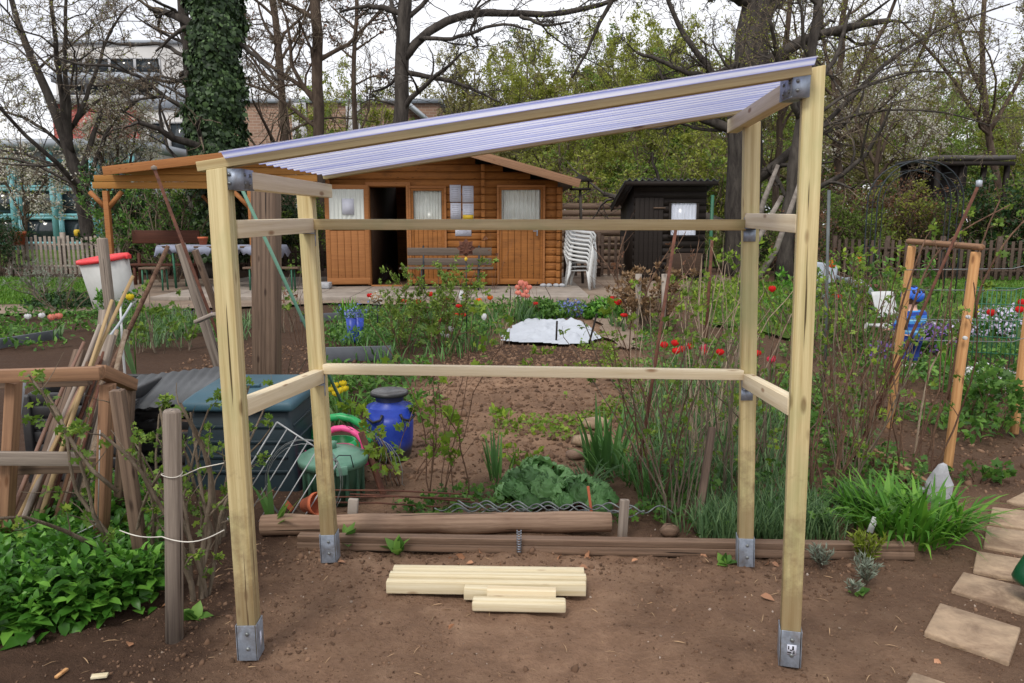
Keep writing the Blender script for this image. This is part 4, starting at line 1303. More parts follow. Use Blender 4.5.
# door frames, doors, windows
def framed(px0, px1, pt, pb, split, name, curtain=True, dark_low=False):
    x0, x1, z1, z0 = cx(px0), cx(px1), cz(pt), max(cz(pb), zF + .01)
    t = .05
    d = MB()
    d.box(((x0 + x1) / 2, -.045, z1 - t / 2), (x1 - x0, .05, t)).box((x0 + t / 2, -.045, (z0 + z1 - t) / 2), (t, .05, z1 - z0 - t)).box((x1 - t / 2, -.045, (z0 + z1 - t) / 2), (t, .05, z1 - z0 - t))
    dd_ = d.build(name, MT['cabin_light'], cab, bevel=.006)
    zs_ = cz(split)
    xi0, xi1, zi1 = x0 + t, x1 - t, z1 - t
    q = .055
    b = MB()
    b.box(((xi0 + xi1) / 2, -.02, zs_), (xi1 - xi0, .045, .14)).box(((xi0 + xi1) / 2, -.02, zi1 - q / 2), (xi1 - xi0, .045, q)).box(((xi0 + xi1) / 2, -.02, z0 + .06), (xi1 - xi0, .045, .12))
    for xx in (xi0 + q / 2, xi1 - q / 2): b.box((xx, -.02, (z0 + zi1) / 2), (q, .043, zi1 - z0 - .01))
    b.build('door_leaf', MT['cabin'], dd_, bevel=.004)
    p = MB(); nb = 6
    for k in range(nb):
        w_ = (xi1 - xi0 - 2 * q) / nb
        p.box((xi0 + q + w_ * (k + .5), -.005, (z0 + zs_) / 2), (w_ * .94, .025, zs_ - z0 - .16))
    p.build('door_panel', MT['cabin'] if not dark_low else MT['cabin'], dd_, bevel=.003)
    curtain_(xi0 + q, xi1 - q, zs_ + .07, zi1 - q, .03, dd_)
    MB().box(((xi0 + xi1) / 2, .0, (zs_ + zi1) / 2), (xi1 - xi0 - 2 * q, .006, zi1 - zs_ - .1)).build('window_pane', MT['glass'], dd_)
    return dd_
m, nt, out = newmat('window glass')
g = nt.nodes.new('ShaderNodeBsdfGlossy'); g.inputs['Roughness'].default_value = .2
tr = nt.nodes.new('ShaderNodeBsdfTransparent'); mx = nt.nodes.new('ShaderNodeMixShader'); mx.inputs[0].default_value = .04
nt.links.new(tr.outputs[0], mx.inputs[1]); nt.links.new(g.outputs[0], mx.inputs[2]); nt.links.new(mx.outputs[0], out.inputs[0]); MT['glass'] = m
MT['curtain'] = plain('pale net curtain', srgb(208, 212, 206), .95, 0, .06, 4)
def curtain_(x0, x1, z0, z1, y, par, mat='curtain', nf=9, amp=.02):
    n_ = 80; v = []
    for zz, am in ((z0, 1.15), ((z0 + z1) / 2, 1), (z1, .75)):
        for k in range(n_):
            u = k / (n_ - 1); v.append((x0 + (x1 - x0) * u, y + .01 + amp * am * math.sin(u * nf * 2 * PI + math.sin(u * 9) * 1.1), zz))
    f = [(r_ * n_ + k, r_ * n_ + k + 1, (r_ + 1) * n_ + k + 1, (r_ + 1) * n_ + k) for r_ in range(2) for k in range(n_ - 1)]
    MB().add(v, f).build('curtain', MT[mat], par, smooth=True)
framed(409.5, 447, 186, 284, 225, 'door')
d2 = framed(497, 545, 185, 284, 226, 'door')
hd = MB().box((cx(537), -.085, cz(232)), (.03, .03, .16)).box((cx(537) - .04, -.11, cz(231)), (.1, .02, .02)); hd.build('handle', MT['steel'], d2, bevel=.003)
# doorway frame
f_ = MB(); t = .08
f_.box(((dl + dr) / 2, -.045, dtop + t / 2), (dr - dl + 2 * t, .07, t)).box((dl - t / 2, -.046, (dtop + zF) / 2), (t, .07, dtop - zF)).box((dr + t * .1, -.046, (dtop + zF) / 2), (t * .6, .06, dtop - zF)).box(((dl + dr) / 2, -.06, zF - .02), (dr - dl, .12, .05))
f_.build('door_frame', MT['cabin_light'], cab, bevel=.005)
# open door leaf, swung back against the wall
hx, hy = dl - .02, -.09
wl = dr - dl + .06; ang = math.radians(196)
Md = Matrix.Translation((hx, hy, 0)) @ Matrix.Rotation(-ang + 2 * PI, 4, 'Z')
# leaf lies along local +x from the hinge; rotated so that it points to -x and slightly forward
Md = Matrix.Translation((hx, hy, 0)) @ Matrix.Rotation(PI + math.radians(10), 4, 'Z')
z0, z1, zsp = zF + .03, dtop + .02, cz(226)
lf = MB(); q = .095
wl = (hx - cx(328))
lf.box((wl / 2, 0, z1 - q / 2), (wl, .04, q)).box((wl / 2, 0, zsp), (wl, .04, .12)).box((wl / 2, 0, z0 + .07), (wl, .04, .14)).box((q / 2, 0, (z0 + z1) / 2), (q, .038, z1 - z0 - .01)).box((wl - q / 2, 0, (z0 + z1) / 2), (q, .038, z1 - z0 - .01))
dleaf = lf.build('open_door', MT['cabin_light'], cab, M=Md, bevel=.004)
p = MB(); nb = 5
for k in range(nb):
    w_ = (wl - 2 * q) / nb
    p.box((q + w_ * (k + .5), 0, (z0 + zsp) / 2), (w_ * .95, .026, zsp - z0 - .2))
p.build('door_panel', MT['cabin_light'], dleaf, bevel=.003)
curtain_(q, wl - q, zsp + .06, z1 - q, 0, dleaf, nf=8, amp=.012)
MB().box((wl / 2 - .03, .035, zsp + .42), (.25, .004, .34)).build('paper', MT['paper'], dleaf)
MB().box((wl / 2, .03, zsp + .045), (.6, .02, .03)).build('sill_strip', MT['white_plastic'], dleaf)
# notices
nb_ = 0
for (a, b_, c_, d_) in ((450.5, 461.5, 185, 202), (463, 474, 186, 202.5), (451, 461.5, 203, 219), (463, 474, 203.5, 220), (455.5, 471.5, 226, 236)):
    x0, x1, z1_, z0_ = cx(a), cx(b_), cz(c_), cz(d_)
    pp = MB().box(((x0 + x1) / 2, -.042, (z0_ + z1_) / 2), (x1 - x0, .004, z1_ - z0_)).build('notice', MT['paper'], cab)
    ln = MB()
    for k in range(6):
        ln.box(((x0 + x1) / 2 - .01 * (k % 2), -.0455, z1_ - .05 - k * (z1_ - z0_ - .08) / 6), ((x1 - x0) * (.7 - .1 * (k % 3)), .001, .008))
    ln.build('print', MT['notice_ink'] if 'notice_ink' in MT else MT.setdefault('notice_ink', plain('pale ink', srgb(150, 152, 166), .9)), pp)
    if nb_ == 3: MB().box(((x0 + x1) / 2, -.047, z0_ + .06), ((x1 - x0) * .95, .002, .1)).build('yellow_strip', MT['yellow'], pp)
    nb_ += 1
# roof slabs, barge boards, soffit
YR0, YR1 = -.95, 4.6
def slab(xa, za, xb, zb, y0, y1, th, mat, name):
    n_ = Vector((-(zb - za), 0, xb - xa)).normalized()
    if n_.z < 0: n_ = -n_
    v = []
    for y in (y0, y1):
        for (x, z, o) in ((xa, za, 0), (xb, zb, 0), (xb, zb, th), (xa, za, th)):
            v.append((x + n_.x * o, y, z + n_.z * o))
    return MB().add(v, [(0, 1, 2, 3), (7, 6, 5, 4), (0, 4, 5, 1), (1, 5, 6, 2), (2, 6, 7, 3), (3, 7, 4, 0)]).build(name, mat, cab)
MT['felt'] = plain('grey roofing felt', srgb(96, 92, 90), .95, 0, .15, 4)
slab(xr, zr, xe, ze, YR0, YR1, .05, MT['felt'], 'roof'); slab(xr, zr, xp, zp, YR0, YR1, .05, MT['felt'], 'roof')
def barge(xa, xb, dz, h_, mat, y=YR0):
    a = Vector((xa, y - .02, roofz(xa) + dz)) + o0; b = Vector((xb, y - .02, roofz(xb) + dz)) + o0
    return beam('barge_board', a, b, .03, h_, mat, cab)
barge(xr + .02, xe, -.03, .17, MT['tan_wood']); barge(xp, xr - .02, -.02, .18, MT['cabin_light'])
slab(xr, zr - .005, xe, ze - .005, YR0 + .02, .0, -.02, MT['cabin'], 'soffit'); slab(xp, zp - .005, xr, zr - .005, YR0 + .02, 4.2, -.02, MT['porch_boards'], 'soffit')
# porch: front boards, posts, braces
xa, xb = cx(112), xL
pb = MB()
zz0 = cz(190)
z = zz0; k = 0
while z < roofz(xb) - .1:
    zt = z + .145
    a = xa if roofz(xa) > zt + .05 else xr + (zt + .03 - zr) / ((zp - zr) / (xp - xr))
    pb.box(((a + xb) / 2 - .02, -.62, z + .07), (xb - a - .06, .05, .138)); z += .145
pb.build('porch_boards', MT['porch_boards'], cab, bevel=.01)
for (px_, dy) in ((124, -.6), (190, 1.7), (262, -.6)):
    X_ = cx(px_)
    pz = cz(192)
    pp = MB().box((X_, dy, pz / 2 + .03), (.11, .11, pz - .06)).build('porch_post', MT['brown_wood'] if px_ == 190 else MT['cabin_light'], cab, bevel=.008)
    br = MB()
    for s in (-1, 1): br.bar((X_ + s * .04, dy, pz - .34), (X_ + s * .34, dy, pz - .02), .08, .08)
    br.build('brace', MT['cabin_light'], pp)

# bench in front of the cabin
q0, q1 = gr(406, 291), gr(492, 291); Yb_ = 15.9
t = thing('garden_bench', (at(449, 280, Yb_).x, Yb_, .1), 'grey brown slatted garden bench on metal legs before the cabin', 'bench')
xw = (at(491, 280, Yb_).x - at(406, 280, Yb_).x) / 2
def bz(py): return at(449, py, Yb_).z - .1
for (pa, pb_) in ((248, 256), (258.5, 266)):
    MB().box((0, .22, (bz(pa) + bz(pb_)) / 2), (2 * xw, .03, bz(pa) - bz(pb_))).build('back_board', MT['bench_wood'] if 'bench_wood' in MT else MT.setdefault('bench_wood', wood('old bench boards', srgb(108, 96, 86), srgb(66, 57, 51))), t, bevel=.008)
zs_ = bz(268)
for k in range(3):
    MB().box((-.04, .12 - k * .13, zs_), (2 * xw + .16, .11, .035)).build('seat_board', MT['bench_wood'], t, bevel=.008)
for s in (-.62, .7):
    lg = MB().tube([(s * xw, .24, bz(246)), (s * xw, .2, zs_ - .02), (s * xw, .2, 0)], .02, 8).tube([(s * xw, .2, zs_ - .035), (s * xw, -.17, zs_ - .035), (s * xw, -.17, 0)], .02, 8)
    lg.build('leg', MT['metal_dark'], t, smooth=True)

# white stacking chairs
def chair_proto(loc):
    t = thing('garden_chair', loc, 'topmost white plastic chair of the stack beside the cabin', 'chair', 'white stacking chairs')
    Wp = MT['white_plastic']
    # faces +x; seat
    g = 8; v = []
    for i in range(g + 1):
        for j in range(g + 1):
            x = -.22 + .45 * i / g; y = (-.21 + .42 * j / g) * (1 + .08 * i / g)
            v.append((x, y, .43 - .02 * math.sin(PI * j / g) + .012 * (i / g) - (.03 if i == g else 0)))
    MB().add(v, [(i * (g + 1) + j, (i + 1) * (g + 1) + j, (i + 1) * (g + 1) + j + 1, i * (g + 1) + j + 1) for i in range(g) for j in range(g)]).build('seat', Wp, t, smooth=True).modifiers.new('t', 'SOLIDIFY').thickness = .012
    b = MB()
    def bk(y, z): return (-.23 - .32 * (z - .43) * .75 - .03 * (1 - (y / .22) ** 2), y, z)
    for y in (-.2, -.12, -.04, .04, .12, .2):
        b.tube([bk(y, zz) for zz in (.43, .56, .7, .82)], .018, 6)
    b.tube([bk(-.21, .8), bk(-.16, .86), bk(0, .885), bk(.16, .86), bk(.21, .8)], .026, 8)
    b.build('backrest', Wp, t, smooth=True)
    for s in (-1, 1):
        MB().tube([(-.3, s * .235, .78), (-.22, s * .27, .69), (.0, s * .285, .655), (.17, s * .28, .64), (.215, s * .27, .59), (.21, s * .255, .43)], [.02, .026, .028, .028, .025, .022], 8).build('armrest', Wp, t, smooth=True)
        MB().tube([(.2, s * .235, .43), (.235, s * .255, .2), (.26, s * .265, 0)], [.036, .03, .026], 8).build('leg', Wp, t, smooth=True)
        MB().tube([(-.2, s * .225, .43), (-.27, s * .245, .2), (-.31, s * .255, 0)], [.036, .03, .026], 8).build('leg', Wp, t, smooth=True)
    return t
cl = at(581, 290, 16.9)
nC = 8
ch = None
ordn = ['lowest white plastic chair of the stack, its feet on the terrace', 'second white chair from the ground in the stack by the cabin', 'third white chair from the ground in the stack by the cabin', 'fourth white chair from the ground in the stack by the cabin', 'fifth white chair from the ground, fourth from the stack top', 'sixth white chair from the ground, third from the stack top', 'white chair just under the topmost one of the stack', 'topmost white plastic chair of the stack beside the cabin']
for k in range(nC):
    loc = (cl.x - .0 + .008 * k, 17.0, .02 + k * .088)
    if ch is None:
        ch = chair_proto(loc); ch['label'] = ordn[0]
        ch.matrix_basis = Matrix.Translation(loc) @ Matrix.Rotation(-1.25 + .95, 4, 'Z')
    else: again(ch, loc, -.3 + .01 * k, 1.0, ordn[k])

# ================================================================== dark shed
YS = 19.4
sh_ = thing('garden_shed', (at(668, 270, YS).x, YS, 0), 'small black brown board shed with corrugated roof and curtained window', 'shed')
o1 = sh_.location
def sx_(px): return at(px, 240, YS).x - o1.x
def sz_(py): return at(668, py, YS).z
xl, xr2 = sx_(633), sx_(705); zt_ = sz_(184); dep = 2.3; zb_ = zt_ - .55
b = MB(); nbd = 14
for k in range(nbd):
    z0 = zt_ * k / nbd; z1 = zt_ * (k + 1) / nbd
    b.add([(xl, -.02, z0), (xr2, -.02, z0), (xr2, 0, z1), (xl, 0, z1), (xl, .04, z0), (xr2, .04, z0), (xr2, .04, z1), (xl, .04, z1)], [(0, 1, 2, 3), (0, 4, 5, 1), (1, 5, 6, 2), (3, 2, 6, 7), (0, 3, 7, 4), (4, 7, 6, 5)])
b.build('front_wall', MT['shed'], sh_)
for xx in (xl, xr2 - .04):
    MB().add([(xx, .045, 0), (xx + .04, .045, 0), (xx + .04, dep, 0), (xx, dep, 0), (xx, .045, zt_), (xx + .04, .045, zt_), (xx + .04, dep, zb_), (xx, dep, zb_)], [(0, 3, 2, 1), (4, 5, 6, 7), (0, 1, 5, 4), (1, 2, 6, 5), (2, 3, 7, 6), (3, 0, 4, 7)]).build('side_wall', MT['shed'], sh_)
MB().box(((xl + xr2) / 2, dep, zb_ / 2), (xr2 - xl, .04, zb_)).build('back_wall', MT['shed'], sh_)
# corrugated roof
n_ = 150; v = []
for y_, z_ in ((-.32, zt_ + .09), (dep + .2, zb_ + .06)):
    for k in range(n_):
        x_ = xl - .28 + (xr2 - xl + .5) * k / (n_ - 1); v.append((x_, y_, z_ + .03 * math.sin(x_ * 2 * PI / .16)))
rf = MB().add(v, [(k, k + 1, n_ + k + 1, n_ + k) for k in range(n_ - 1)]).build('roof', MT['corr_dark'] if 'corr_dark' in MT else MT.setdefault('corr_dark', plain('dark corrugated roofing', srgb(78, 80, 84), .8, 0, .2, 6)), sh_, smooth=True)
rf.modifiers.new('t', 'SOLIDIFY').thickness = .012
MB().box(((xl + xr2) / 2 - .03, -.3, zt_ + .0), (xr2 - xl + .46, .03, .11)).build('fascia', MT['shed'], sh_)
MB().add([(xl - .26, -.3, zt_ - .05), (xl - .23, -.3, zt_ - .05), (xl - .23, dep + .2, zb_ - .1), (xl - .26, dep + .2, zb_ - .1), (xl - .26, -.3, zt_ + .06), (xl - .23, -.3, zt_ + .06), (xl - .23, dep + .2, zb_ + .02), (xl - .26, dep + .2, zb_ + .02)], [(0, 3, 2, 1), (4, 5, 6, 7), (0, 1, 5, 4), (1, 2, 6, 5), (2, 3, 7, 6), (3, 0, 4, 7)]).build('barge_board', MT['shed'], sh_)
dx0, dx1 = sx_(634), sx_(662); d_ = MB()
for k in range(6): d_.box((dx0 + (dx1 - dx0) * (k + .5) / 6, -.045, sz_(197) / 2 + .03), ((dx1 - dx0) / 6 * .95, .03, sz_(197) - .1))
dd_ = d_.build('door', MT['shed'], sh_, bevel=.004)
MB().box((sx_(658), -.075, sz_(208)), (.3, .03, .03)).build('bar', MT['brown_wood'], dd_)
wx0, wx1, wz1, wz0 = sx_(670), sx_(695), sz_(203), sz_(235)
fw = MB(); t_ = .06
fw.box(((wx0 + wx1) / 2, -.045, wz1 + t_ / 2), (wx1 - wx0 + 2 * t_, .05, t_)).box(((wx0 + wx1) / 2, -.045, wz0 - t_ / 2), (wx1 - wx0 + 2 * t_, .05, t_)).box((wx0 - t_ / 2, -.045, (wz0 + wz1) / 2), (t_, .05, wz1 - wz0)).box((wx1 + t_ / 2, -.045, (wz0 + wz1) / 2), (t_, .05, wz1 - wz0))
wn = fw.build('window', MT['shed'], sh_)
MT['curtain_white'] = plain('white blue curtain', srgb(212, 218, 232), .95, 0, .06, 4)
n_ = 80; v = []
for zz in (wz0, wz1):
    for k in range(n_):
        u = k / (n_ - 1); v.append((wx0 + (wx1 - wx0) * u, -.034 + .007 * math.sin(u * 7 * 2 * PI + math.sin(u * 9)), zz))
MB().add(v, [(k, k + 1, n_ + k + 1, n_ + k) for k in range(n_ - 1)]).build('curtain', MT['curtain_white'], wn, smooth=True)
MB().box(((wx0 + wx1) / 2, -.055, (wz0 + wz1) / 2), (wx1 - wx0, .004, wz1 - wz0)).build('pane', MT['glass'], wn)
MB().box(((xl + xr2) / 2 + .4, -.04, sz_(264)), (.0 + (xr2 - xl) * .5, .02, .55)).build('lower_boards', MT['shed_low'], sh_, bevel=.006)

# ================================================================== porch furniture
YT = 16.6
t = thing('garden_table', (at(225, 280, YT).x, YT, .1), 'long table under the porch covered with a blue grey cloth', 'table')
zt_ = at(225, 245, YT).z - .1; hw_ = (at(288, 250, YT).x - at(166, 250, YT).x) / 2
MB().box((0, 0, zt_ - .03), (2 * hw_ - .1, .66, .04)).build('tabletop', MT['brown_wood'], t)
for s in (-.75, .75):
    MB().tube([(s * hw_, -.25, zt_ - .05), (s * hw_ - .05 * s, -.27, 0)], .025, 6).build('leg', MT['metal_green'], t); MB().tube([(s * hw_, .25, zt_ - .05), (s * hw_ - .05 * s, .27, 0)], .025, 6).build('leg', MT['metal_green'], t)
g = 40; v = []
for i in range(g + 1):
    for j in range(13):
        u = i / g * 2 - 1; w_ = j / 12 * 2 - 1
        x_ = u * (hw_ + .04); y_ = w_ * .42; z_ = zt_
        if abs(w_) > .8: y_ = math.copysign(.34 + .02 * math.sin(i * 1.3) , w_); z_ = zt_ - (abs(w_) - .8) / .2 * (.16 + .05 * math.sin(i * .9) + .05 * math.sin(i * 2.3))
        if abs(u) > .95: z_ = min(z_, zt_ - (abs(u) - .95) / .05 * (.22 + .05 * math.sin(j)))
        v.append((x_, y_, z_ + .004))
cl_ = MB().add(v, [(i * 13 + j, (i + 1) * 13 + j, (i + 1) * 13 + j + 1, i * 13 + j + 1) for i in range(g) for j in range(12)]).build('tablecloth', MT['tablecloth'], smooth=True, M=Matrix.Translation(t.location))
cl_.modifiers.new('t', 'SOLIDIFY').thickness = .006
tag(cl_, 'blue grey cloth hanging over the long porch table', 'tablecloth')
q = at(203, 241, YT)
tag(MB().lathe([(.07, 0), (.1, .13), (.11, .13), (.11, .17), (.095, .17), (.09, .12), (0, .1)], 18).build('flower_pot', MT['terracotta'], M=Matrix.Translation((q.x, YT, zt_ + .105)), smooth=False), 'terracotta pot standing on the covered porch table', 'pot')
for (pa, pb_, py, Y_, lab) in ((132, 200, 237, 17.4, 'dark red brown bench with high back board behind the porch table'), ):
    t = thing('porch_bench', (at((pa + pb_) / 2, 280, Y_).x, Y_, .1), lab, 'bench')
    w_ = at(pb_, 250, Y_).x - at(pa, 250, Y_).x
    MB().box((0, .15, at(165, py, Y_).z - .1), (w_, .04, .3)).build('back_board', MT['bench_brown'], t, bevel=.01)
    MB().box((0, 0, .45), (w_, .32, .05)).build('seat', MT['bench_brown'], t, bevel=.01)
    for s in (-.42, .42):
        MB().box((s * w_, .15, .35), (.06, .05, .7)).build('leg', MT['bench_brown'], t); MB().box((s * w_, -.1, .21), (.06, .05, .42)).build('leg', MT['bench_brown'], t)
for (pa, pb_, Y_, lab) in ((142, 168, 15.9, 'short brown bench in front of the porch table'), (245, 300, 16.0, 'narrow bench at the cabin end of the porch table')):
    t = thing('beer_bench', (at((pa + pb_) / 2, 280, Y_).x, Y_, .1), lab, 'bench')
    w_ = at(pb_, 250, Y_).x - at(pa, 250, Y_).x
    MB().box((0, 0, .46), (w_, .26, .04)).build('seat', MT['brown_wood'], t, bevel=.005)
    for s in (-.38, .38): MB().tube([(s * w_, -.1, .44), (s * w_, -.12, 0)], .018, 6).tube([(s * w_, .1, .44), (s * w_, .12, 0)], .018, 6).build('leg', MT['metal_green'], t)
for k, (px, Y_) in enumerate(((185, 17.9), (250, 18.3))):
    pass
# stone step left of the door
q = at(327, 286, 16.3)
tag(MB().box((0, 0, .07), (.36, .3, .13)).build('stone_block', MT['stone'], M=Matrix.Translation((q.x - .1, 16.3, .1)), bevel=.02), 'pale stone block beside the open cabin door', 'stone')
for k, px in enumerate((543, 549, 556, 562)):
    q = at(px, 288, 16.75); tv, tf = ico(2, k, .1)
    tag(MB().add(np.array(tv) * [.07, .06, .045], tf).build('cobble', MT['stone'], M=Matrix.Translation((q.x, 16.75, .13))), 'fist sized stone in the row at the foot of the cabin wall', 'stone', 'stones along the cabin wall')

# red lidded waste barrel and post
Yw = 13.0
q = at(116, 300, Yw)
t = thing('waste_barrel', (q.x, Yw, 0), 'big pale grey barrel with red rim lid, tilted behind a grey post', 'barrel')
zt_ = at(110, 257, Yw).z
Mt = Matrix.Rotation(.14, 3, 'Y') @ Matrix.Rotation(.0, 3, 'X')
Mt = Matrix.Rotation(-.12, 3, 'Y') @ Matrix.Rotation(.1, 3, 'X')
MB().lathe([(.31, 0), (.34, .1), (.385, zt_ - .02)], 30, M=Mt).build('body', MT['grey_plastic'], t, smooth=True)
MB().lathe([(.385, zt_ - .05), (.41, zt_ - .045), (.415, zt_), (.395, zt_ + .02), (.36, zt_ + .02), (.33, zt_ + .01), (0, zt_ + .02)], 30, M=Mt).build('lid', MT['red_plastic'], t, smooth=False)
for s in (-1, 1): MB().box(tuple(Mt @ Vector((s * .42, 0, zt_ - .03))), (.05, .14, .07)).build('handle', MT['red_plastic'], t, bevel=.01)
A = at(102, 238, 10.2); B = Vector((A.x + .04, 10.2, 0))
tag(beam('fence_post', A, B, .12, .1, MT['grey_wood'], bevel=.02), 'grey weathered post in front of the red lidded barrel', 'post')

# ================================================================== picket fences
def picket_fence(px0, px1, ytop, Y0, Y1, mat, lab, sp=.13, gap_h=0.0, posts=3):
    A, B = at(px0, 262, Y0), at(px1, 262, Y1); A.z = B.z = 0
    t = thing('picket_fence', (A + B) / 2, lab, 'fence')
    o = t.location; L_ = (B - A).length; n_ = min(int(L_ / sp), 95); d = (B - A).normalized(); rz = math.atan2(d.y, d.x)
    zt_ = at((px0 + px1) / 2, ytop, (Y0 + Y1) / 2).z
    sp = L_ / n_
    b = MB(); rr = random.Random(px0)
    for k in range(n_):
        c_ = A + d * (sp * (k + .5)) - o; h_ = zt_ + rr.uniform(-.04, .02) - .06
        b.box((c_.x, c_.y, .06 + h_ / 2), (.075, .02, h_), rz + 0)
        # pointed head
    b.build('pickets', MT[mat], t, bevel=.006)
    for zz in (.28, zt_ * .78):
        c_ = Vector((0, .04, zz))
        MB().box((0, .03, zz), (L_, .035, .07), rz).build('rail', MT[mat], t)
    for k in range(posts):
        c_ = A + d * (L_ * k / (posts - 1)) - o
        MB().box((c_.x, c_.y + .1, (zt_ + .1) / 2), (.11, .1, zt_ + .1), rz).build('fence_post', MT[mat], t)
picket_fence(8, 118, 236, 21.5, 21.5, 'picket', 'pale weathered picket fence before the blue green glazed building', .125)
picket_fence(210, 330, 246, 22.8, 22.8, 'picket_dark', 'dark picket fence seen beneath the porch roof', .15)
picket_fence(566, 632, 236, 20.8, 20.8, 'picket_dark', 'brown picket fence between cabin and black shed', .17)
picket_fence(835, 1060, 240, 20.5, 19.0, 'picket_dark', 'dark picket fence behind the rose arch', .16, posts=5)
# board wall between cabin and shed
Yq = 25
t = thing('board_fence', (at(600, 262, Yq).x, Yq, 0), 'grey brown horizontal board wall behind the gap beside the cabin', 'fence')
b = MB(); zz = at(600, 203, Yq).z; ww = at(650, 250, Yq).x - at(545, 250, Yq).x
for k in range(10): b.box((0, 0, zz * (k + .5) / 10), (ww, .03, zz / 10 * .94))
b.build('boards', MT['brown_wood'], t)
for s in (-.49, 0, .49): MB().box((s * ww, .06, zz / 2), (.1, .1, zz + .1)).build('fence_post', MT['brown_wood'], t)

# clothes post / bird stand in the gap
q = at(583, 275, 18.6)
t = thing('bird_table', (q.x, 18.6, 0), 'dark bird table on a pole between cabin and shed', 'bird table')
zt_ = at(583, 190, 18.6).z
MB().tube([(0, 0, 0), (-.1, 0, zt_)], .035, 8).build('pole', MT['bark_dark'], t, smooth=True)
MB().box((-.1, 0, zt_ + .02), (.5, .3, .05)).build('tray', MT['shed'], t)
MB().add([(-.42, -.22, zt_ + .2), (.22, -.22, zt_ + .2), (.22, .22, zt_ + .2), (-.42, .22, zt_ + .2), (-.1, -.2, zt_ + .36), (-.1, .2, zt_ + .36)], [(0, 1, 4), (2, 3, 5), (1, 2, 5, 4), (3, 0, 4, 5), (0, 3, 2, 1)]).build('roof', MT['shed'], t)
for sx in (-.3, .1): MB().box((sx, 0, zt_ + .12), (.03, .03, .2)).build('strut', MT['shed'], t)

# green post by the shed
q = at(709, 285, 18.5)
A = Vector((q.x, 18.5, at(709, 195, 18.5).z)); B = Vector((q.x, 18.5, 0))
tag(stick('green_post', [A, B], .04, MT['metal_green'], n=10), 'green painted post at the corner of the black shed', 'post')

# ================================================================== right side: slabs, posts, child
def slab_(pix, lab):
    pts = [gr(*p) for p in pix]; c = sum(pts, Vector()) / len(pts)
    v = [(p.x - c.x, p.y - c.y, z) for z in (-.04, .003) for p in pts]
    n_ = len(pts)
    f = [tuple(range(n_ - 1, -1, -1)), tuple(range(n_, 2 * n_))] + [(k, (k + 1) % n_, n_ + (k + 1) % n_, n_ + k) for k in range(n_)]
    mb = MB().add(v, f)
    o = mb.build('stepping_slab', MT['slab'], M=Matrix.Translation(Vector((c.x, c.y, .0))), bevel=.006)
    me = o.data; bm = bmesh.new(); bm.from_mesh(me); bmesh.ops.recalc_face_normals(bm, faces=bm.faces[:]); bm.to_mesh(me); bm.free()
    tag(o, lab, 'paving slab', 'stepping slabs of the path')
slab_([(913, 672), (955, 686), (935, 720), (893, 703)], 'nearest sandy stepping slab, cut off by the picture edge')
slab_([(939.7, 603), (1021, 628), (1009, 663), (924, 632)], 'largest whole sandy stepping slab, second of the path')
slab_([(963, 572), (1045, 592), (1038, 618), (951, 590)], 'third sandy stepping slab, beside the dark green can')
slab_([(976.6, 551), (1040, 562), (1032, 583), (973, 570.5)], 'fourth sandy stepping slab behind the dark green can')
slab_([(986.6, 526), (1046, 534), (1040, 557), (983, 546.5)], 'fifth sandy stepping slab, just beyond the watering can')
slab_([(992, 507), (1042, 513), (1040, 532), (989, 522.5)], 'sixth sandy stepping slab, farther than the fifth')
slab_([(1006, 501), (1030, 489), (1050, 500), (1036, 510)], 'farthest sandy stepping slab, turned aslant')
# dark green can at the edge
q = gr(1038, 603)
t = thing('watering_can', (q.x, q.y, 0), 'dark green watering can tilted at the edge of the path', 'watering can')
Mt = Matrix.Rotation(.42, 3, 'Y')
MB().lathe([(0, .0), (.09, .0), (.1, .012), (.1, .05), (.088, .24), (.07, .27), (.05, .27)], 28, c=(-.01, 0, .05), M=Mt).build('body', MT['dark_green_can'], t, smooth=True)
MB().tube([Mt @ Vector(p) for p in ((.1, 0, .1), (.18, 0, .2), (.25, 0, .38))], [.03, .022, .016], 10).build('spout', MT['dark_green_can'], t, smooth=True)
MB().tube([Mt @ Vector(p) for p in ((-.09, 0, .18), (-.08, 0, .36), (0, 0, .42), (.07, 0, .34))], .014, 10).build('handle', MT['dark_green_can'], t, smooth=True)
# pointed stone
q = gr(943, 503)
bm = bmesh.new(); bmesh.ops.create_icosphere(bm, subdivisions=2, radius=1); rr = random.Random(4)
from mathutils import noise as mnoise
for v_ in bm.verts:
    z_ = v_.co.z; k = 1 - .45 * max(z_, 0)
    v_.co = Vector((v_.co.x * .07 * k + .012 * z_, v_.co.y * .055 * k, z_ * .125))
    v_.co += v_.co.normalized() * .03 * mnoise.noise(v_.co * 14)
me = bpy.data.meshes.new('standing_stone'); bm.to_mesh(me); bm.free(); me.materials.append(MT['stone'])
o = bpy.data.objects.new('standing_stone', me); COL.objects.link(o); o.location = (q.x, q.y + .05, .09)
tag(o, 'pointed pale grey stone standing by the day lily clump', 'stone')
for k, (px, py, s_, lab) in enumerate(((922, 492, .03, 'round white stone left of the pointed grey stone'), (948, 512, .028, 'white pebble in front of the pointed grey stone'), (646, 425, .06, 'unused'), )):
    if lab == 'unused': continue
    q = gr(px, py); tv, tf = ico(2, k + 3, .1)
    tag(MB().add(np.array(tv) * [s_, s_ * .8, s_ * .7], tf).build('white_stone', MT['fleece'], M=Matrix.Translation(q + Vector((0, 0, s_ * .4)))), lab, 'stone')
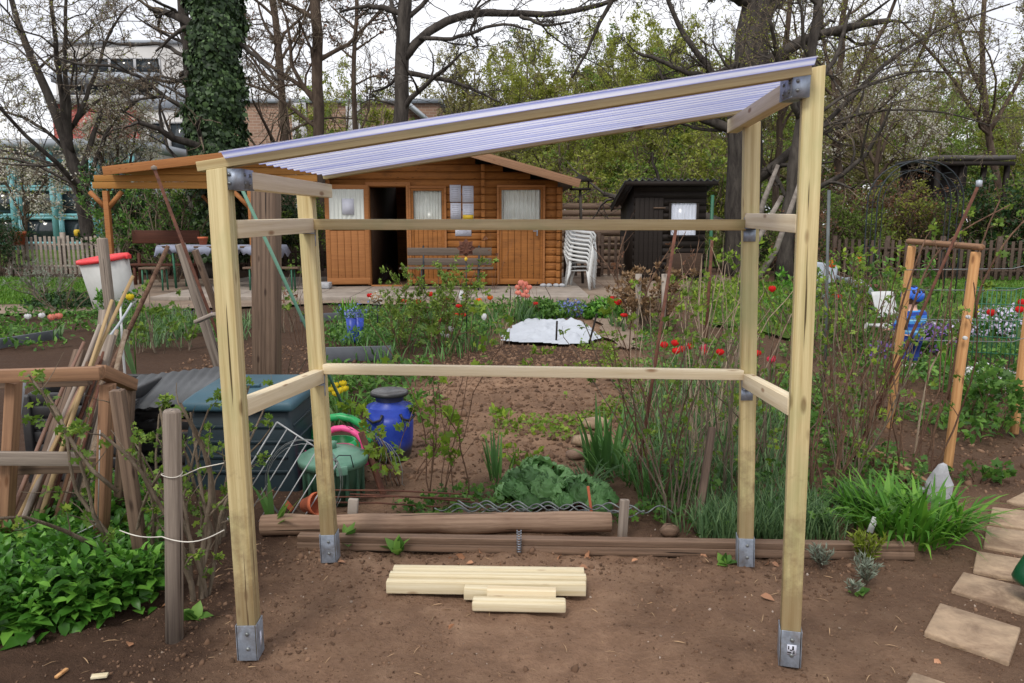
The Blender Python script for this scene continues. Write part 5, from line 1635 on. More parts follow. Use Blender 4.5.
for k, (px, py, s_, lab) in enumerate(((586, 445, .085, 'pale stone nearest of three beside the iris clump'), (598, 428, .1, 'largest pale stone of three beside the iris clump'), (575, 458, .06, 'brown stone lowest of three beside the iris clump'), (560, 330, .0, ''))):
    if not s_: continue
    q = gr(px, py); tv, tf = ico(1, k + 8, .22)
    tag(MB().add(np.array(tv) * [s_ * 1.3, s_ * .8, s_ * .6], tf).build('bed_stone', MT['slab'] if k < 2 else MT['brick_brown'] if 'brick_brown' in MT else MT.setdefault('brick_brown', plain('brown stone', srgb(128, 104, 88), .9, 0, .2, 12)), M=Matrix.Translation(q + Vector((0, 0, s_ * .35))), smooth=False), lab, 'stone')
# larch trellis
t = thing('trellis_frame', gr(918, 450), 'bare larch pole trellis of two leaning legs and a crossbar', 'trellis')
MB
def pole(A, B, r_, name, mat, par=None):
    M_, L_ = frame(A, B); mb = MB().tube([(-L_ / 2, 0, 0), (-L_ / 2 + .01, 0, 0), (0, .004, 0), (L_ / 2 - .01, 0, 0), (L_ / 2, 0, 0)], [r_ * .9, r_, r_, r_ * .95, r_ * .85], 14)
    W = Matrix.Translation((Vector(A) + Vector(B)) / 2) @ M_
    if par is not None: W = par.matrix_basis.inverted() @ W
    return mb.build(name, mat, par, M=W)
a1 = at(912, 246, 5.3); b1 = gr(889, 428)
a2 = at(976, 252, 4.5); b2 = gr(947, 472)
pole(a1, b1, .027, 'leg', MT['larch'], t); pole(a2, b2, .028, 'leg', MT['larch'], t)
pole(a1 + (a1 - a2).normalized() * .06 + Vector((0, 0, .03)), a2 + (a2 - a1).normalized() * .06 + Vector((0, 0, .03)), .02, 'crossbar', MT['tan_wood'], t)
A = at(1034, 270, 5.4); B = gr(1014, 434)
tag(pole(A, B, .03, 'larch_stake', MT['larch']), 'single bare larch stake at the edge beyond the trellis', 'stake')
for k, (px_, py_, zz) in enumerate(((968, 317, 4.45), (965, 338, 4.45))):
    q = at(px_, py_, zz - .03)
    tag(MB().lathe([(.012, -.01), (.012, .01)], 10, M=Matrix.Rotation(PI / 2, 3, 'X')).build('wire_insulator', MT['white_plastic'], M=Matrix.Translation(q), bevel=.003), ('upper white wire holder on the near trellis leg', 'lower white wire holder on the near trellis leg')[k], 'insulator')
# wires strung to the right
for k, (py0, py1, lab) in enumerate(((268, 253, 'uppermost fence wire running off from the trellis'), (288, 274, 'second fence wire from the top at the trellis'), (317, 303, 'third fence wire from the top at the trellis'), (338, 322, 'lowest fence wire at the trellis'))):
    A, B = at(905, py0 + 2, 5.2), at(1060, py1 + 4, 5.6)
    tag(stick('fence_wire', [A, A.lerp(B, .5) + Vector((0, -.3, -.02)), B], .003, MT['rod_grey'], n=5), lab, 'wire')
# green mesh fence panel
t = thing('mesh_fence', gr(1000, 352), 'dark green wire mesh fence panel behind the trellis', 'fence')
o = t.location; b = MB()
A, B = at(968, 300, 7.3), at(1070, 300, 7.0)
zt_ = at(1000, 288, 7.2).z
for k in range(22):
    p = A.lerp(B, k / 21); b.tube([(p.x - o.x, p.y - o.y, .0), (p.x - o.x, p.y - o.y, zt_)], .005, 4)
for z_ in np.linspace(.1, zt_, 6): b.tube([(A.x - o.x, A.y - o.y, z_), (B.x - o.x, B.y - o.y, z_)], .005, 4)
b.build('mesh', MT['metal_green'], t)
MB().tube([(A.x - o.x - .02, A.y - o.y, 0), (A.x - o.x - .02, A.y - o.y, zt_ + .06)], .022, 8).build('mesh_post', MT['metal_dark'], t)
# plank edge of the bed
A, B = gr(838, 436), gr(932, 496)
tag(beam('edge_plank', A + Vector((0, 0, .035)), B + Vector((0, 0, .035)), .03, .07, MT['tan_wood']), 'narrow tan plank edging the cane bed aslant', 'plank')
# rusty rod leaning at the right, and iron stakes
A, B = at(979, 184, 4.6), at(903, 350, 4.6); B = A + (B - A) * (A.z / (A.z - B.z))
t = thing('rebar_rod', A.to_tuple(), 'long rusty rod with a pale tip leaning across the trellis', 'iron rod')
MB().tube([(0, 0, 0), tuple((B - A) / 2 + Vector((.01, 0, 0))), tuple(B - A)], .0095, 8).build('shaft', MT['rust'], t, smooth=True)
MB().lathe([(.0, -.02), (.017, -.015), (.017, .02), (0, .025)], 10).build('cap', MT['barrow'], t, smooth=True)
A, B = at(676, 228, 4.55), at(634, 500, 4.1); B = A + (B - A) * (A.z / (A.z - B.z))
tag(stick('rebar_rod', [A, A.lerp(B, .5), B], .0105, MT['rust'], n=8), 'long rusty rod leaning in front of the shed window', 'iron rod')
A = at(829, 190, 5.9); B = Vector((at(826, 380, 5.9).x, 5.9, 0))
tag(stick('metal_pole', [A, B], .012, MT['pole_grey'], n=10), 'thin grey metal pole just past the near right post', 'pole')
A, B = at(803, 336, 4.1), gr(746, 530)
A, B = at(712, 428, 3.9), gr(697, 530)
tag(beam('bed_stake', A, Vector((B.x, B.y, 0)), .04, .03, MT['brown_wood']), 'low brown wooden stake in the green canes', 'stake')
A = at(712, 240, 8.5); B = Vector((at(705, 350, 8.5).x, 8.5, 0))
tag(stick('iron_stake', [A, B], .018, MT['rust'], n=8), 'rusty stake standing before the right corner of the shed', 'stake')
for (px, py, h_, lab) in ((556, 345, .3, 'thin dark peg at the middle of the white fleece'), (588, 348, .42, 'slanting dark peg at the right end of the white fleece')):
    q = gr(px, py); tag(stick('peg', [q + Vector((.1 if px > 570 else .01, 0, h_)), q], .012, MT['shed'], n=6), lab, 'peg')
# perforated reddish tag stake
A, B = at(588, 486, 3.66), at(593, 530, 3.62)
tag(beam('tag_stake', A, Vector((B.x, 3.62, .0)), .014, .006, MT['terracotta']), 'narrow rusty label stake standing behind the log', 'stake')
q = gr(872, 541)
tag(MB().box((0, 0, .04), (.03, .006, .08)).build('plant_label', MT['white_plastic'], M=Matrix.Translation(q + Vector((0, .03, .03))) @ Matrix.Rotation(.3, 4, 'Y'), bevel=.002), 'white plant label stuck behind the sleeper edging', 'plant label')

# white fleece over a bed: draped sheet
pix = [(493, 343), (540, 347), (590, 346), (601, 340), (590, 328), (560, 321), (525, 322), (510, 330)]
pa = [gr(*p) for p in pix]
x0 = min(p.x for p in pa); x1 = max(p.x for p in pa); y0 = min(p.y for p in pa); y1 = max(p.y for p in pa)
gxn, gyn = 70, 50; gX, gY = np.meshgrid(np.linspace(x0, x1, gxn), np.linspace(y0, y1, gyn))
inside = np.zeros(gX.shape, bool)
wobX = gX + .06 * fbm(gX, gY, 6, 31, 2); wobY = gY + .1 * fbm(gX, gY, 6, 32, 2)
for (p, q) in zip(pa, pa[1:] + pa[:1]):
    cond = ((p.y > wobY) != (q.y > wobY))
    with np.errstate(divide='ignore', invalid='ignore'):
        xi = (q.x - p.x) * (wobY - p.y) / (q.y - p.y + 1e-9) + p.x
    inside ^= cond & (wobX < xi)
hgt = .02 + .035 * fbm(gX, gY * .6, 4, 41, 3) + .06 * np.abs(fbm(gX, gY * .5, 9, 42, 3)) - .03
hgt = np.clip(hgt, .01, .5) + .03
fc = []
for a in range(gyn - 1):
    for b_ in range(gxn - 1):
        if inside[a, b_] and inside[a + 1, b_] and inside[a, b_ + 1] and inside[a + 1, b_ + 1]:
            fc.append((a * gxn + b_, a * gxn + b_ + 1, (a + 1) * gxn + b_ + 1, (a + 1) * gxn + b_))
me_ = MB().add(np.stack([gX, gY, hgt], -1).reshape(-1, 3), fc)
o = me_.build('garden_fleece', MT['fleece'], smooth=True)
bm = bmesh.new(); bm.from_mesh(o.data)
bmesh.ops.delete(bm, geom=[v for v in bm.verts if not v.link_faces], context='VERTS')
for v in bm.verts:
    if v.is_boundary: v.co.z = .035
bm.to_mesh(o.data); bm.free()
tag(o, 'crumpled white garden fleece spread over the dug bed', 'fleece')

# wheelbarrow, tipped
q = at(845, 285, 12.5)
t = thing('wheelbarrow', (q.x, 12.5, 0), 'tipped grey metal wheelbarrow on the grass near the picket fence', 'wheelbarrow', rz=-.2)
n_ = 14; v = []
for k in range(n_):
    a = k / (n_ - 1)
    for y_, wd in ((-.3, 0), (.3, 0)):
        v.append((-.1 + .68 * a, y_ * (1 - .3 * a), .62 - .5 * a ** .8 + .14 * a ** 4))
tr = MB().add(v, [(2 * k, 2 * k + 1, 2 * k + 3, 2 * k + 2) for k in range(n_ - 1)])
vs = []
for k in range(n_):
    a = k / (n_ - 1); vs += [v[2 * k], (v[2 * k][0] + .14 * (1 - a), v[2 * k][1] - .05, v[2 * k][2] + .16 * math.sin(PI * min(1, a * 1.1 + .05)))]
tr.add(vs, [(2 * k, 2 * k + 1, 2 * k + 3, 2 * k + 2) for k in range(n_ - 1)])
tr.build('tray', MT['barrow'], t, smooth=True).modifiers.new('t', 'SOLIDIFY').thickness = .012
wh = MB(); 
ring = [(.52 + .15 * math.cos(a), .34, .3 + .15 * math.sin(a)) for a in np.linspace(0, 2 * PI, 24)]
wh.tube(ring, .035, 8).build('wheel', MT['rust'], t, smooth=True)
MB().tube([(-.5, .2, .45), (-.1, .2, .5), (.5, .3, .3)], .02, 8).tube([(-.5, -.2, .3), (-.1, -.25, .25), (.45, -.2, .1)], .02, 8).build('handle', MT['metal_dark'], t, smooth=True)
q2 = at(823, 284, 13.2)
n_ = 10; v = []
for k in range(n_):
    a = k / (n_ - 1)
    for y_ in (-.28, .28): v.append((-.22 + .44 * a, y_, .42 + .1 * math.cos(a * PI)))
o = MB().add([(x_ , y_ * .2, z_) for x_, y_, z_ in [(-.28, 0, .2), (.2, 0, .16), (.26, 0, .78), (-.24, 0, .84), (-.28, .3, .2), (.2, .3, .16), (.26, .3, .78), (-.24, .3, .84)]], [(0, 1, 2, 3), (5, 4, 7, 6), (0, 4, 5, 1), (1, 5, 6, 2), (2, 6, 7, 3), (3, 7, 4, 0)]).build('metal_trough', MT['barrow'], M=Matrix.Translation((q2.x, 13.2, 0)), bevel=.03)
tag(o, 'grey metal trough set on end behind the near right post', 'trough')
# white stool seen through the bushes
q = at(884, 325, 9.3)
t = thing('garden_stool', (q.x, 9.3, 0), 'white plastic folding chair half hidden by bushes beside the child', 'chair', rz=.3)
zz = at(884, 300, 9.3).z
g = 6; v = []
for i in range(g + 1):
    for j in range(g + 1): v.append((-.16 + .32 * i / g, .03 * math.sin(PI * i / g) + .25 * (j / g - .5) * .5, zz - .2 + .3 * j / g))
MB().add(v, [(i * (g + 1) + j, (i + 1) * (g + 1) + j, (i + 1) * (g + 1) + j + 1, i * (g + 1) + j + 1) for i in range(g) for j in range(g)]).build('backrest', MT['white_plastic'], t, smooth=True).modifiers.new('t', 'SOLIDIFY').thickness = .015
MB().box((0, -.2, zz - .3), (.46, .42, .03)).build('seat', MT['white_plastic'], t, bevel=.01)
for sx in (-.22, .22):
    MB().tube([(sx, -.38, zz - .3), (sx, -.42, 0)], .017, 7).build('leg', MT['white_plastic'], t); MB().tube([(sx, .05, zz - .28), (sx, .1, 0)], .017, 7).build('leg', MT['white_plastic'], t)
# rose arch
Ya = 13.5
t = thing('rose_arch', (at(915, 270, Ya).x, Ya, 0), 'black metal rose arch with a round top beyond the trellis', 'arch')
wA = (at(957, 250, Ya).x - at(872, 250, Ya).x) / 2; zA = at(915, 160, Ya).z; zS = zA - wA * .95
for y_ in (0, .38):
    pts = [(-wA, y_, 0), (-wA, y_, zS * .5), (-wA, y_, zS)] + [(-wA * math.cos(a), y_, zS + (zA - zS) * math.sin(a)) for a in np.linspace(.15, PI - .15, 14)] + [(wA, y_, zS), (wA, y_, zS * .5), (wA, y_, 0)]
    MB().tube(pts, .012, 8).build('hoop', MT['metal_dark'], t, smooth=True)
    pts2 = [(x_ * .88, y_, z_ - .07 * max(0, (z_ - zS)) / (zA - zS) * 2.2) for x_, _, z_ in pts]
    MB().tube(pts2, .007, 6).build('hoop', MT['metal_dark'], t, smooth=True)
b = MB()
for a in np.linspace(0, PI, 9): MB().tube([(-wA * math.cos(a), 0, zS + (zA - zS) * math.sin(a)), (-wA * math.cos(a), .38, zS + (zA - zS) * math.sin(a))], .007, 6).build('crossbar', MT['metal_dark'], t, smooth=True)
for z_ in np.linspace(.3, zS, 5):
    for s in (-1, 1): MB().tube([(s * wA, 0, z_), (s * wA, .38, z_)], .007, 6).build('crossbar', MT['metal_dark'], t, smooth=True)
# dark open shelter
Yh = 23
t = thing('open_shelter', (at(962, 262, Yh).x, Yh + 1, 0), 'dark flat roofed open shelter among the bushes at the back', 'shelter')
o = t.location; w_ = (at(1000, 250, Yh).x - at(926, 250, Yh).x) / 2; zt_ = at(970, 158, Yh).z
MB().box((0, 0, zt_), (2 * w_, 2.6, .12)).build('roof', MT['felt'], t)
MB().box((0, -1.28, zt_ - .18), (2 * w_, .05, .12)).build('fascia', MT['shed'], t)
MB().box((0, 1.0, zt_ / 2), (2 * w_ - .1, .06, zt_ - .1)).build('back_wall', MT['shed'], t)
for sx in (-1, -.33, .33, 1):
    MB().box((sx * (w_ - .1), -1.1, zt_ / 2 - .06), (.12, .12, zt_ - .12)).build('shelter_post', MT['shed'] , t)

# ================================================================== buildings at the back
def win_grid(t, x0, x1, z0, z1, nx_, nz_, y, fr_mat, gl_mat, th=.12):
    for a in range(nx_):
        for b_ in range(nz_):
            xa, xb = x0 + (x1 - x0) * a / nx_, x0 + (x1 - x0) * (a + 1) / nx_
            za, zb = z0 + (z1 - z0) * b_ / nz_, z0 + (z1 - z0) * (b_ + 1) / nz_
            f = MB(); f.box(((xa + xb) / 2, y, zb - th / 2), (xb - xa, .12, th)).box(((xa + xb) / 2, y, za + th / 2), (xb - xa, .12, th)).box((xa + th / 2, y, (za + zb) / 2), (th, .12, zb - za - 2 * th)).box((xb - th / 2, y, (za + zb) / 2), (th, .12, zb - za - 2 * th))
            fo = f.build('window', fr_mat, t)
            MB().box(((xa + xb) / 2, y + .05, (za + zb) / 2), (xb - xa - th, .03, zb - za - th)).build('pane', gl_mat, fo)
MT['dark_glass'] = plain('dark window glass', srgb(46, 52, 56), .08, 0, .3, .4, spec=.6)
MT['turq'] = plain('turquoise frame paint', srgb(116, 172, 178), .5, 0, .08)
MT['plaster'] = plain('white plaster', srgb(190, 188, 186), .9, 0, .05, 1)
MT['plaster_grey'] = plain('grey plaster', srgb(168, 168, 170), .9, 0, .06, 1)
MT['zinc'] = plain('grey zinc roofing', srgb(150, 156, 164), .55, .2, .1, 1)
m, nt, out = newmat('brick wall')
v = coords(nt, rnd=False); br = nt.nodes.new('ShaderNodeTexBrick')
br.inputs['Color1'].default_value = (*srgb(150, 118, 98), 1); br.inputs['Color2'].default_value = (*srgb(128, 98, 82), 1); br.inputs['Mortar'].default_value = (*srgb(160, 145, 130), 1)
br.inputs['Scale'].default_value = 1; br.inputs['Brick Width'].default_value = .5; br.inputs['Row Height'].default_value = .18; br.inputs['Mortar Size'].default_value = .015
mp_ = nt.nodes.new('ShaderNodeMapping'); mp_.inputs['Rotation'].default_value = (PI / 2, 0, 0); nt.links.new(v, mp_.inputs['Vector']); nt.links.new(mp_.outputs[0], br.inputs['Vector'])
n = noise(nt, v, .8, 6, .7); bsdf(nt, out, mixc(nt, br.outputs['Color'], srgb(110, 92, 80), math_(nt, 'MULTIPLY', n, .6)), .9); MT['brick'] = m
MT['red_wall'] = plain('red painted wall', srgb(158, 84, 78), .85, 0, .12, 1, dirt=srgb(130, 84, 76))
def building(name, px0, px1, pyt, Y, dep, lab, mat, cat='building'):
    x0, x1 = at(px0, 200, Y).x, at(px1, 200, Y).x
    t = thing(name, ((x0 + x1) / 2, Y, 0), lab, cat)
    h = at((px0 + px1) / 2, pyt, Y).z; w_ = (x1 - x0)
    MB().box((0, dep / 2, h / 2), (w_, dep, h)).build('wall', mat, t)
    return t, w_, h
# glazed turquoise building at the left
t, w_, h = building('glazed_hall', -140, 140, 150, 42, 10, 'hall glazed in turquoise frames behind the picket fence', MT['plaster_grey'])
win_grid(t, -w_ / 2, w_ / 2, .3, h - .5, 7, 3, -.08, MT['turq'], MT['dark_glass'], .16)
MB().box((0, 4.6, h + .25), (w_ + 1, 11, .5)).build('roof', MT['zinc'], t)
for k in range(8): MB().tube([(-w_ / 2 + w_ * k / 7, -.6, 0), (-w_ / 2 + w_ * k / 7, -.6, h)], .16, 10).build('column', MT['turq'], t)
# apartment block
t, w_, h = building('apartment_block', 66, 196, 44, 95, 14, 'white apartment block with stacked balconies far behind the bare trees', MT['plaster'])
for k in range(5):
    z_ = h - 2.6 - k * 3.0
    win_grid(t, -w_ * .46, w_ * .3, z_ - .9, z_ + 1.0, 4, 1, -.1, MT['plaster_grey'], MT['dark_glass'], .15)
    MB().box((-w_ * .08, -.9, z_ - 1.5), (w_ * .78, 1.7, 1.1)).build('balcony', MT['plaster'] if k % 2 else MT['zinc'], t)
MB().box((0, 7, h + .2), (w_ + .8, 14.5, .4)).build('roof', MT['zinc'], t)
# low red building in front of it
t, w_, h = building('red_hall', 60, 148, 104, 60, 9, 'low red walled building with a pale roof edge behind blossom', MT['red_wall'])
MB().box((0, 4.4, h + .3), (w_ + .6, 9.6, .6)).build('roof', MT['plaster_grey'], t)
win_grid(t, -w_ * .4, -w_ * .1, h * .3, h * .6, 2, 1, -.1, MT['plaster'], MT['dark_glass'], .12)
# white gabled house
t, w_, h = building('gabled_house', 146, 200, 108, 52, 8, 'white gabled house with big windows beside the ivy trunk', MT['plaster'])
zr_ = at(172, 80, 52).z
MB().add([(-w_ / 2 - .2, -.2, h), (w_ / 2 + .2, -.2, h), (0, -.2, zr_), (-w_ / 2 - .2, 8.2, h), (w_ / 2 + .2, 8.2, h), (0, 8.2, zr_)], [(0, 1, 2), (5, 4, 3), (0, 2, 5, 3), (1, 4, 5, 2), (0, 3, 4, 1)]).build('roof', MT['zinc'], t)
win_grid(t, -w_ * .4, w_ * .4, .8, h - .8, 2, 3, -.1, MT['plaster'], MT['dark_glass'], .2)
# brick hall with a grey gable
t, w_, h = building('brick_hall', 236, 440, 103, 50, 10, 'long brown brick hall behind the cabin roof', MT['brick'])
MB().box((0, 5, h + .12), (w_ + .4, 10.4, .25)).build('roof', MT['zinc'], t)
for (a, b_) in ((.16, .2), (.42, .47)):
    MB().box(((a * 2 - .5 - .16) * w_ * .5, -.12, h * .5), (.9, .2, h)).build('downpipe_bay', MT['plaster_grey'], t)
t, w_, h = building('gable_shed', 402, 436, 124, 47, 8, 'small building with a steep grey roof at the end of the brick hall', MT['brick'])
MB().add([(-w_ / 2 - .1, -.3, at(405, 92, 47).z), (w_ / 2 + .4, -.3, h - .3), (w_ / 2 + .4, 8, h - .3), (-w_ / 2 - .1, 8, at(405, 92, 47).z), (-w_ / 2 - .1, -.3, at(405, 92, 47).z - .3), (w_ / 2 + .4, -.3, h - .6), (w_ / 2 + .4, 8, h - .6), (-w_ / 2 - .1, 8, at(405, 92, 47).z - .3)], [(0, 1, 2, 3), (7, 6, 5, 4), (0, 4, 5, 1), (1, 5, 6, 2), (2, 6, 7, 3), (3, 7, 4, 0)]).build('roof', MT['zinc'], t)
# pots on the picket fence
q = at(20, 236, 21.3)
tag(MB().lathe([(.12, 0), (.17, .3), (.19, .3), (.19, .36), (.16, .36), (.15, .28), (0, .25)], 18).build('flower_pot', MT['terracotta'], M=Matrix.Translation((q.x, 21.25, at(20, 241, 21.3).z - .1))), 'terracotta pot hung on the pale picket fence', 'pot')
q = at(78, 233, 21.3)
tag(MB().lathe([(.0, 0), (.07, .02), (.08, .15), (.06, .19), (0, .2)], 16).build('yellow_jar', MT['yellow'], M=Matrix.Translation((q.x, 21.25, q.z - .1)), smooth=True), 'small yellow jar set on a paling of the picket fence', 'jar')

# ================================================================== garden ornaments
q = gr(377, 332); q.y = 9.8
tpt = at(377, 298, 9.8)
t = thing('flower_ball', (tpt.x, 9.8, 0), 'ball of white flowers on a thin stand near the blue boots', 'ornament')
MB().tube([(0, 0, 0), (0, 0, tpt.z)], .01, 6).build('stand', MT['metal_dark'], t)
rr = np.random.default_rng(4); d_ = rdirs(rr, 260)
b = MB(); tv, tf = ico(2, 0, 0); b.add(np.array(tv) * .08, tf); bb = b.build('core', MT['lf_dead'], t, M=Matrix.Translation((0, 0, tpt.z)))
MB().scatter(*QUAD, d_ * .078, rdirs(rr, 260), d_, np.full(260, .034)).build('blossom', MT['blossom'], t, M=Matrix.Translation((0, 0, tpt.z)))
tpt = at(466, 248, 9.6)
t = thing('wind_spinner', (tpt.x, 9.6, 0), 'dark flower shaped wind spinner with a yellow drop on a rod', 'ornament')
MB().tube([(0, 0, 0), (0, 0, tpt.z)], .008, 6).build('rod', MT['metal_dark'], t)
b = MB()
for k in range(8):
    a = k * PI / 4; b.scatter(*BROAD, np.array([[0, 0, 0]]), np.array([[math.cos(a), 0, math.sin(a)]]), np.array([[0, -1, .0]]), np.array([.12]))
b.build('petals', MT['rust'], t, M=Matrix.Translation((0, -.02, tpt.z)))
MB().lathe([(0, -.04), (.02, -.02), (.02, .0), (0, .03)], 12, (0, -.02, tpt.z - .13)).build('drop', MT['yellow'], t, smooth=True)
# blue boots
for k, (px, py, lab) in enumerate(((352, 337, 'blue rubber boot planted with flowers, the one nearer the old post'), (359, 337, 'blue rubber boot planted with flowers, the one nearer the flower ball'))):
    q = gr(px, py); q.y = 9.55 + .05 * k; q.x = at(px, py, q.y).x
    t = thing('rubber_boot', (q.x, q.y, 0), lab, 'boot', 'pair of blue boots', rz=-.6 + .5 * k)
    MB().tube([(0, 0, .0), (0, 0, .1), (0, 0, .3)], [.055, .055, .07], 14).build('shaft', MT['blue'], t, smooth=True)
    MB().tube([(0, -.02, .045), (.0, -.1, .045), (0, -.17, .035)], [.05, .052, .03], 12).build('foot', MT['blue'], t, smooth=True)
    rr = np.random.default_rng(k); n_ = 60
    MB().scatter(*QUAD, rr.normal(size=(n_, 3)) * [.05, .05, .04] + [0, 0, .36], rdirs(rr, n_), rdirs(rr, n_, 1), np.full(n_, .035)).build('blossom', MT['fl_blue'], t)
# yellow flowering plant pot etc: hydrangea cones
for k, (px, Y_, lab) in enumerate(((638, 10.4, 'pale tapered plant cover left of the dry hydrangea'), (664, 10.3, 'pale tapered plant cover right of the dry hydrangea'))):
    q = at(px, 300, Y_); zt_ = at(px, 274, Y_).z
    MTc = MT['plaster']
    o = MB().lathe([(.02, 0), (.045, zt_), (.04, zt_), (.015, .02)], 16).build('plant_cover', MT['concrete'], M=Matrix.Translation((q.x, Y_, 0)), smooth=False)
    tag(o, lab, 'plant cover')
# ================================================================== trees
def grow_tree(name, lab, limbs, Y, seed, bk, levels, leaf=None, group=None, cat='tree', dyv=.6, rmin=.007, base=None, twigm='twig', sides=10, absolute=False):
    """limbs: (pixel points or local points, first radius, last radius); levels: spawn() settings"""
    rng = np.random.default_rng(seed)
    if not absolute:
        b0 = at(*limbs[0][0][0], Y); b0.z = 0
    else: b0 = Vector(base)
    t = thing(name, b0, lab, cat, group)
    tr = MB(); tw = MB(); P_, R_ = [], []
    for li, (pts, r0, r1) in enumerate(limbs):
        if absolute: q = [Vector(p) for p in pts]
        else:
            dy = 0 if li == 0 else rng.normal() * dyv
            nn_ = len(pts)
            q = [at(px, py, Y + dy * k / max(nn_ - 1, 1)) - b0 for k, (px, py) in enumerate(pts)]
            if li == 0: q = [Vector((q[0].x, q[0].y, -.1))] + q
        p = resample(q, 14); p[1:-1] += rng.normal(size=(12, 3)) * min(r1 * .35, .03)
        r = np.linspace(r0, r1, 14)
        if li == 0: r[0] *= 1.35; r[1] *= 1.1
        tr.tube(p, r, sides)
        P_.append(p); R_.append(r)
    P = np.stack(P_); R = np.stack(R_)
    last = None
    for k, lv in enumerate(levels):
        P, R = spawn(rng, P, R, *lv['a'], **{x: y for x, y in lv.items() if x != 'a'})
        R = np.maximum(R, rmin)
        (tr if k < max(1, len(levels) - 2) else tw).tubes(P, R, 5 if k == 0 else (4 if k == 1 else 3))
        last = P
    tr.build('trunk', MT[bk], t, smooth=True)
    cr = tw.build('crown', MT[twigm], t, smooth=True) if tw.n else None
    if leaf:
        for (n_, sz, mt, tm) in leaf:
            p, T = along(rng, last, n_, .15)
            p = p + rng.normal(size=p.shape) * sz * .5
            MB().scatter(*tm, p, T * .5 + rdirs(rng, n_), rdirs(rng, n_, .6), rng.uniform(.6, 1.25, n_) * sz).build('leaves' if 'blos' not in mt else 'blossom', MT[mt], t)
    return t

def lv(k, lr, ang, wig=.22, up=.06, rr=.55, t0=.25, t1=1.0, m=6, **kw):
    return dict(a=(k, lr, ang, wig, up, rr), t0=t0, t1=t1, m=m, **kw)

BARE = [lv(6, (.35, .6), (35, 70), .25, .08, .5, .3), lv(5, (.4, .65), (30, 65), .28, .05, .6), lv(5, (.4, .7), (30, 65), .3, .03, .6), lv(4, (.4, .7), (25, 60), .3, 0, .6, m=5)]
# many stemmed blossoming tree at the left
grow_tree('blossom_tree', 'dark many stemmed tree with the first white blossom behind the pale picket fence', [
    ([(92, 262), (84, 195), (70, 150), (54, 110), (36, 70), (18, 25), (4, -25)], .24, .06),
    ([(72, 155), (62, 105), (56, 50), (52, 0), (48, -40)], .1, .04), ([(70, 140), (65, 60), (66, -10)], .09, .04),
    ([(74, 125), (88, 92), (100, 60), (110, 28), (128, 6)], .075, .03), ([(78, 165), (58, 140), (30, 120), (-8, 108)], .07, .03),
    ([(88, 215), (62, 168), (30, 155), (-8, 148)], .06, .03), ([(84, 195), (100, 150), (112, 120), (140, 98)], .08, .035), ([(82, 170), (98, 120), (104, 90)], .1, .04)],
    24, 3, 'bark_dark', [lv(6, (.35, .6), (35, 75), .28, .05, .45, .3), lv(5, (.4, .65), (30, 65), .3, .03, .6), lv(5, (.45, .7), (30, 65), .3, 0, .6), lv(4, (.4, .7), (25, 60), .3, 0, .6, m=5)],
    [(5200, .07, 'blossom', QUAD), (1800, .07, 'lf_wood', QUAD)], rmin=.007)
grow_tree('blossom_bush', 'white blossoming bush in front of the red walled building', [
    ([(118, 250), (116, 200), (112, 160)], .09, .04), ([(117, 215), (104, 170), (98, 140)], .05, .03), ([(117, 205), (130, 165), (136, 130)], .05, .03), ([(116, 190), (118, 140), (116, 118)], .05, .03)],
    27, 5, 'bark_brown', [lv(7, (.5, .8), (25, 60), .2, .1, .6), lv(5, (.5, .8), (25, 60), .25, .05, .6), lv(4, (.5, .8), (25, 60), .25, .03, .6)], [(6500, .085, 'blossom', QUAD), (1500, .08, 'lf_wood', QUAD)], rmin=.008, cat='bush')
grow_tree('blossom_bush', 'whitish blossoming bush before the turquoise glazing at the picket fence end', [
    ([(24, 262), (26, 220), (22, 185)], .08, .03), ([(25, 225), (10, 190), (0, 170)], .05, .03), ([(25, 215), (42, 185), (56, 172)], .05, .03)],
    30, 6, 'bark_brown', [lv(7, (.5, .8), (25, 60), .2, .1, .6), lv(5, (.5, .8), (25, 60), .25, .05, .6), lv(4, (.5, .8), (25, 60), .25, .03, .6)], [(3600, .09, 'blossom', QUAD), (700, .08, 'lf_wood', QUAD)], rmin=.008, cat='bush')
# ivy clad trunk
ivt = grow_tree('ivy_tree', 'thick trunk wholly clad in dark ivy behind the porch roof', [([(216, 250), (216, 150), (216, 60), (216, -60)], .4, .42), ([(198, 262), (193, 150), (189, 60), (178, -30)], .17, .13),
    ([(190, 60), (160, 42), (128, 46), (100, 40)], .06, .025), ([(192, 112), (165, 96), (140, 99), (120, 104)], .055, .02), ([(191, 100), (172, 90), (150, 78)], .045, .02), ([(235, 40), (262, 62), (278, 80)], .07, .03), ([(190, 85), (160, 75), (130, 85)], .045, .02)],
    21, 8, 'bark_dark', [lv(5, (.3, .6), (35, 70), .28, .02, .45, .35), lv(4, (.4, .7), (30, 65), .3, .02, .6), lv(4, (.4, .7), (30, 65), .3, 0, .6), lv(3, (.4, .7), (30, 65), .3, 0, .6)], dyv=.4)
rng = np.random.default_rng(12)
n_ = 30000; a = rng.uniform(0, 2 * PI, n_); z_ = rng.uniform(.5, 9.2, n_)
rad = .57 + .08 * np.sin(z_ * 1.7 + 2 * a) + .08 * np.sin(z_ * 4.1 - a) + .06 * np.sin(z_ * 9.3 + 3 * a) + np.abs(rng.normal(size=n_)) * .08
bx0 = at(216, 250, 21).x; xc = np.interp(z_, [at(216, y_, 21).z for y_ in (250, 150, 60, -60)], [at(216, y_, 21).x - bx0 for y_ in (250, 150, 60, -60)])
pz = np.stack([rad * np.cos(a) + xc, rad * np.sin(a), z_], 1)
dn = np.stack([np.cos(a), np.sin(a), -.1 * np.ones(n_)], 1)
dn2 = dn + rng.normal(size=(n_, 3)) * .3
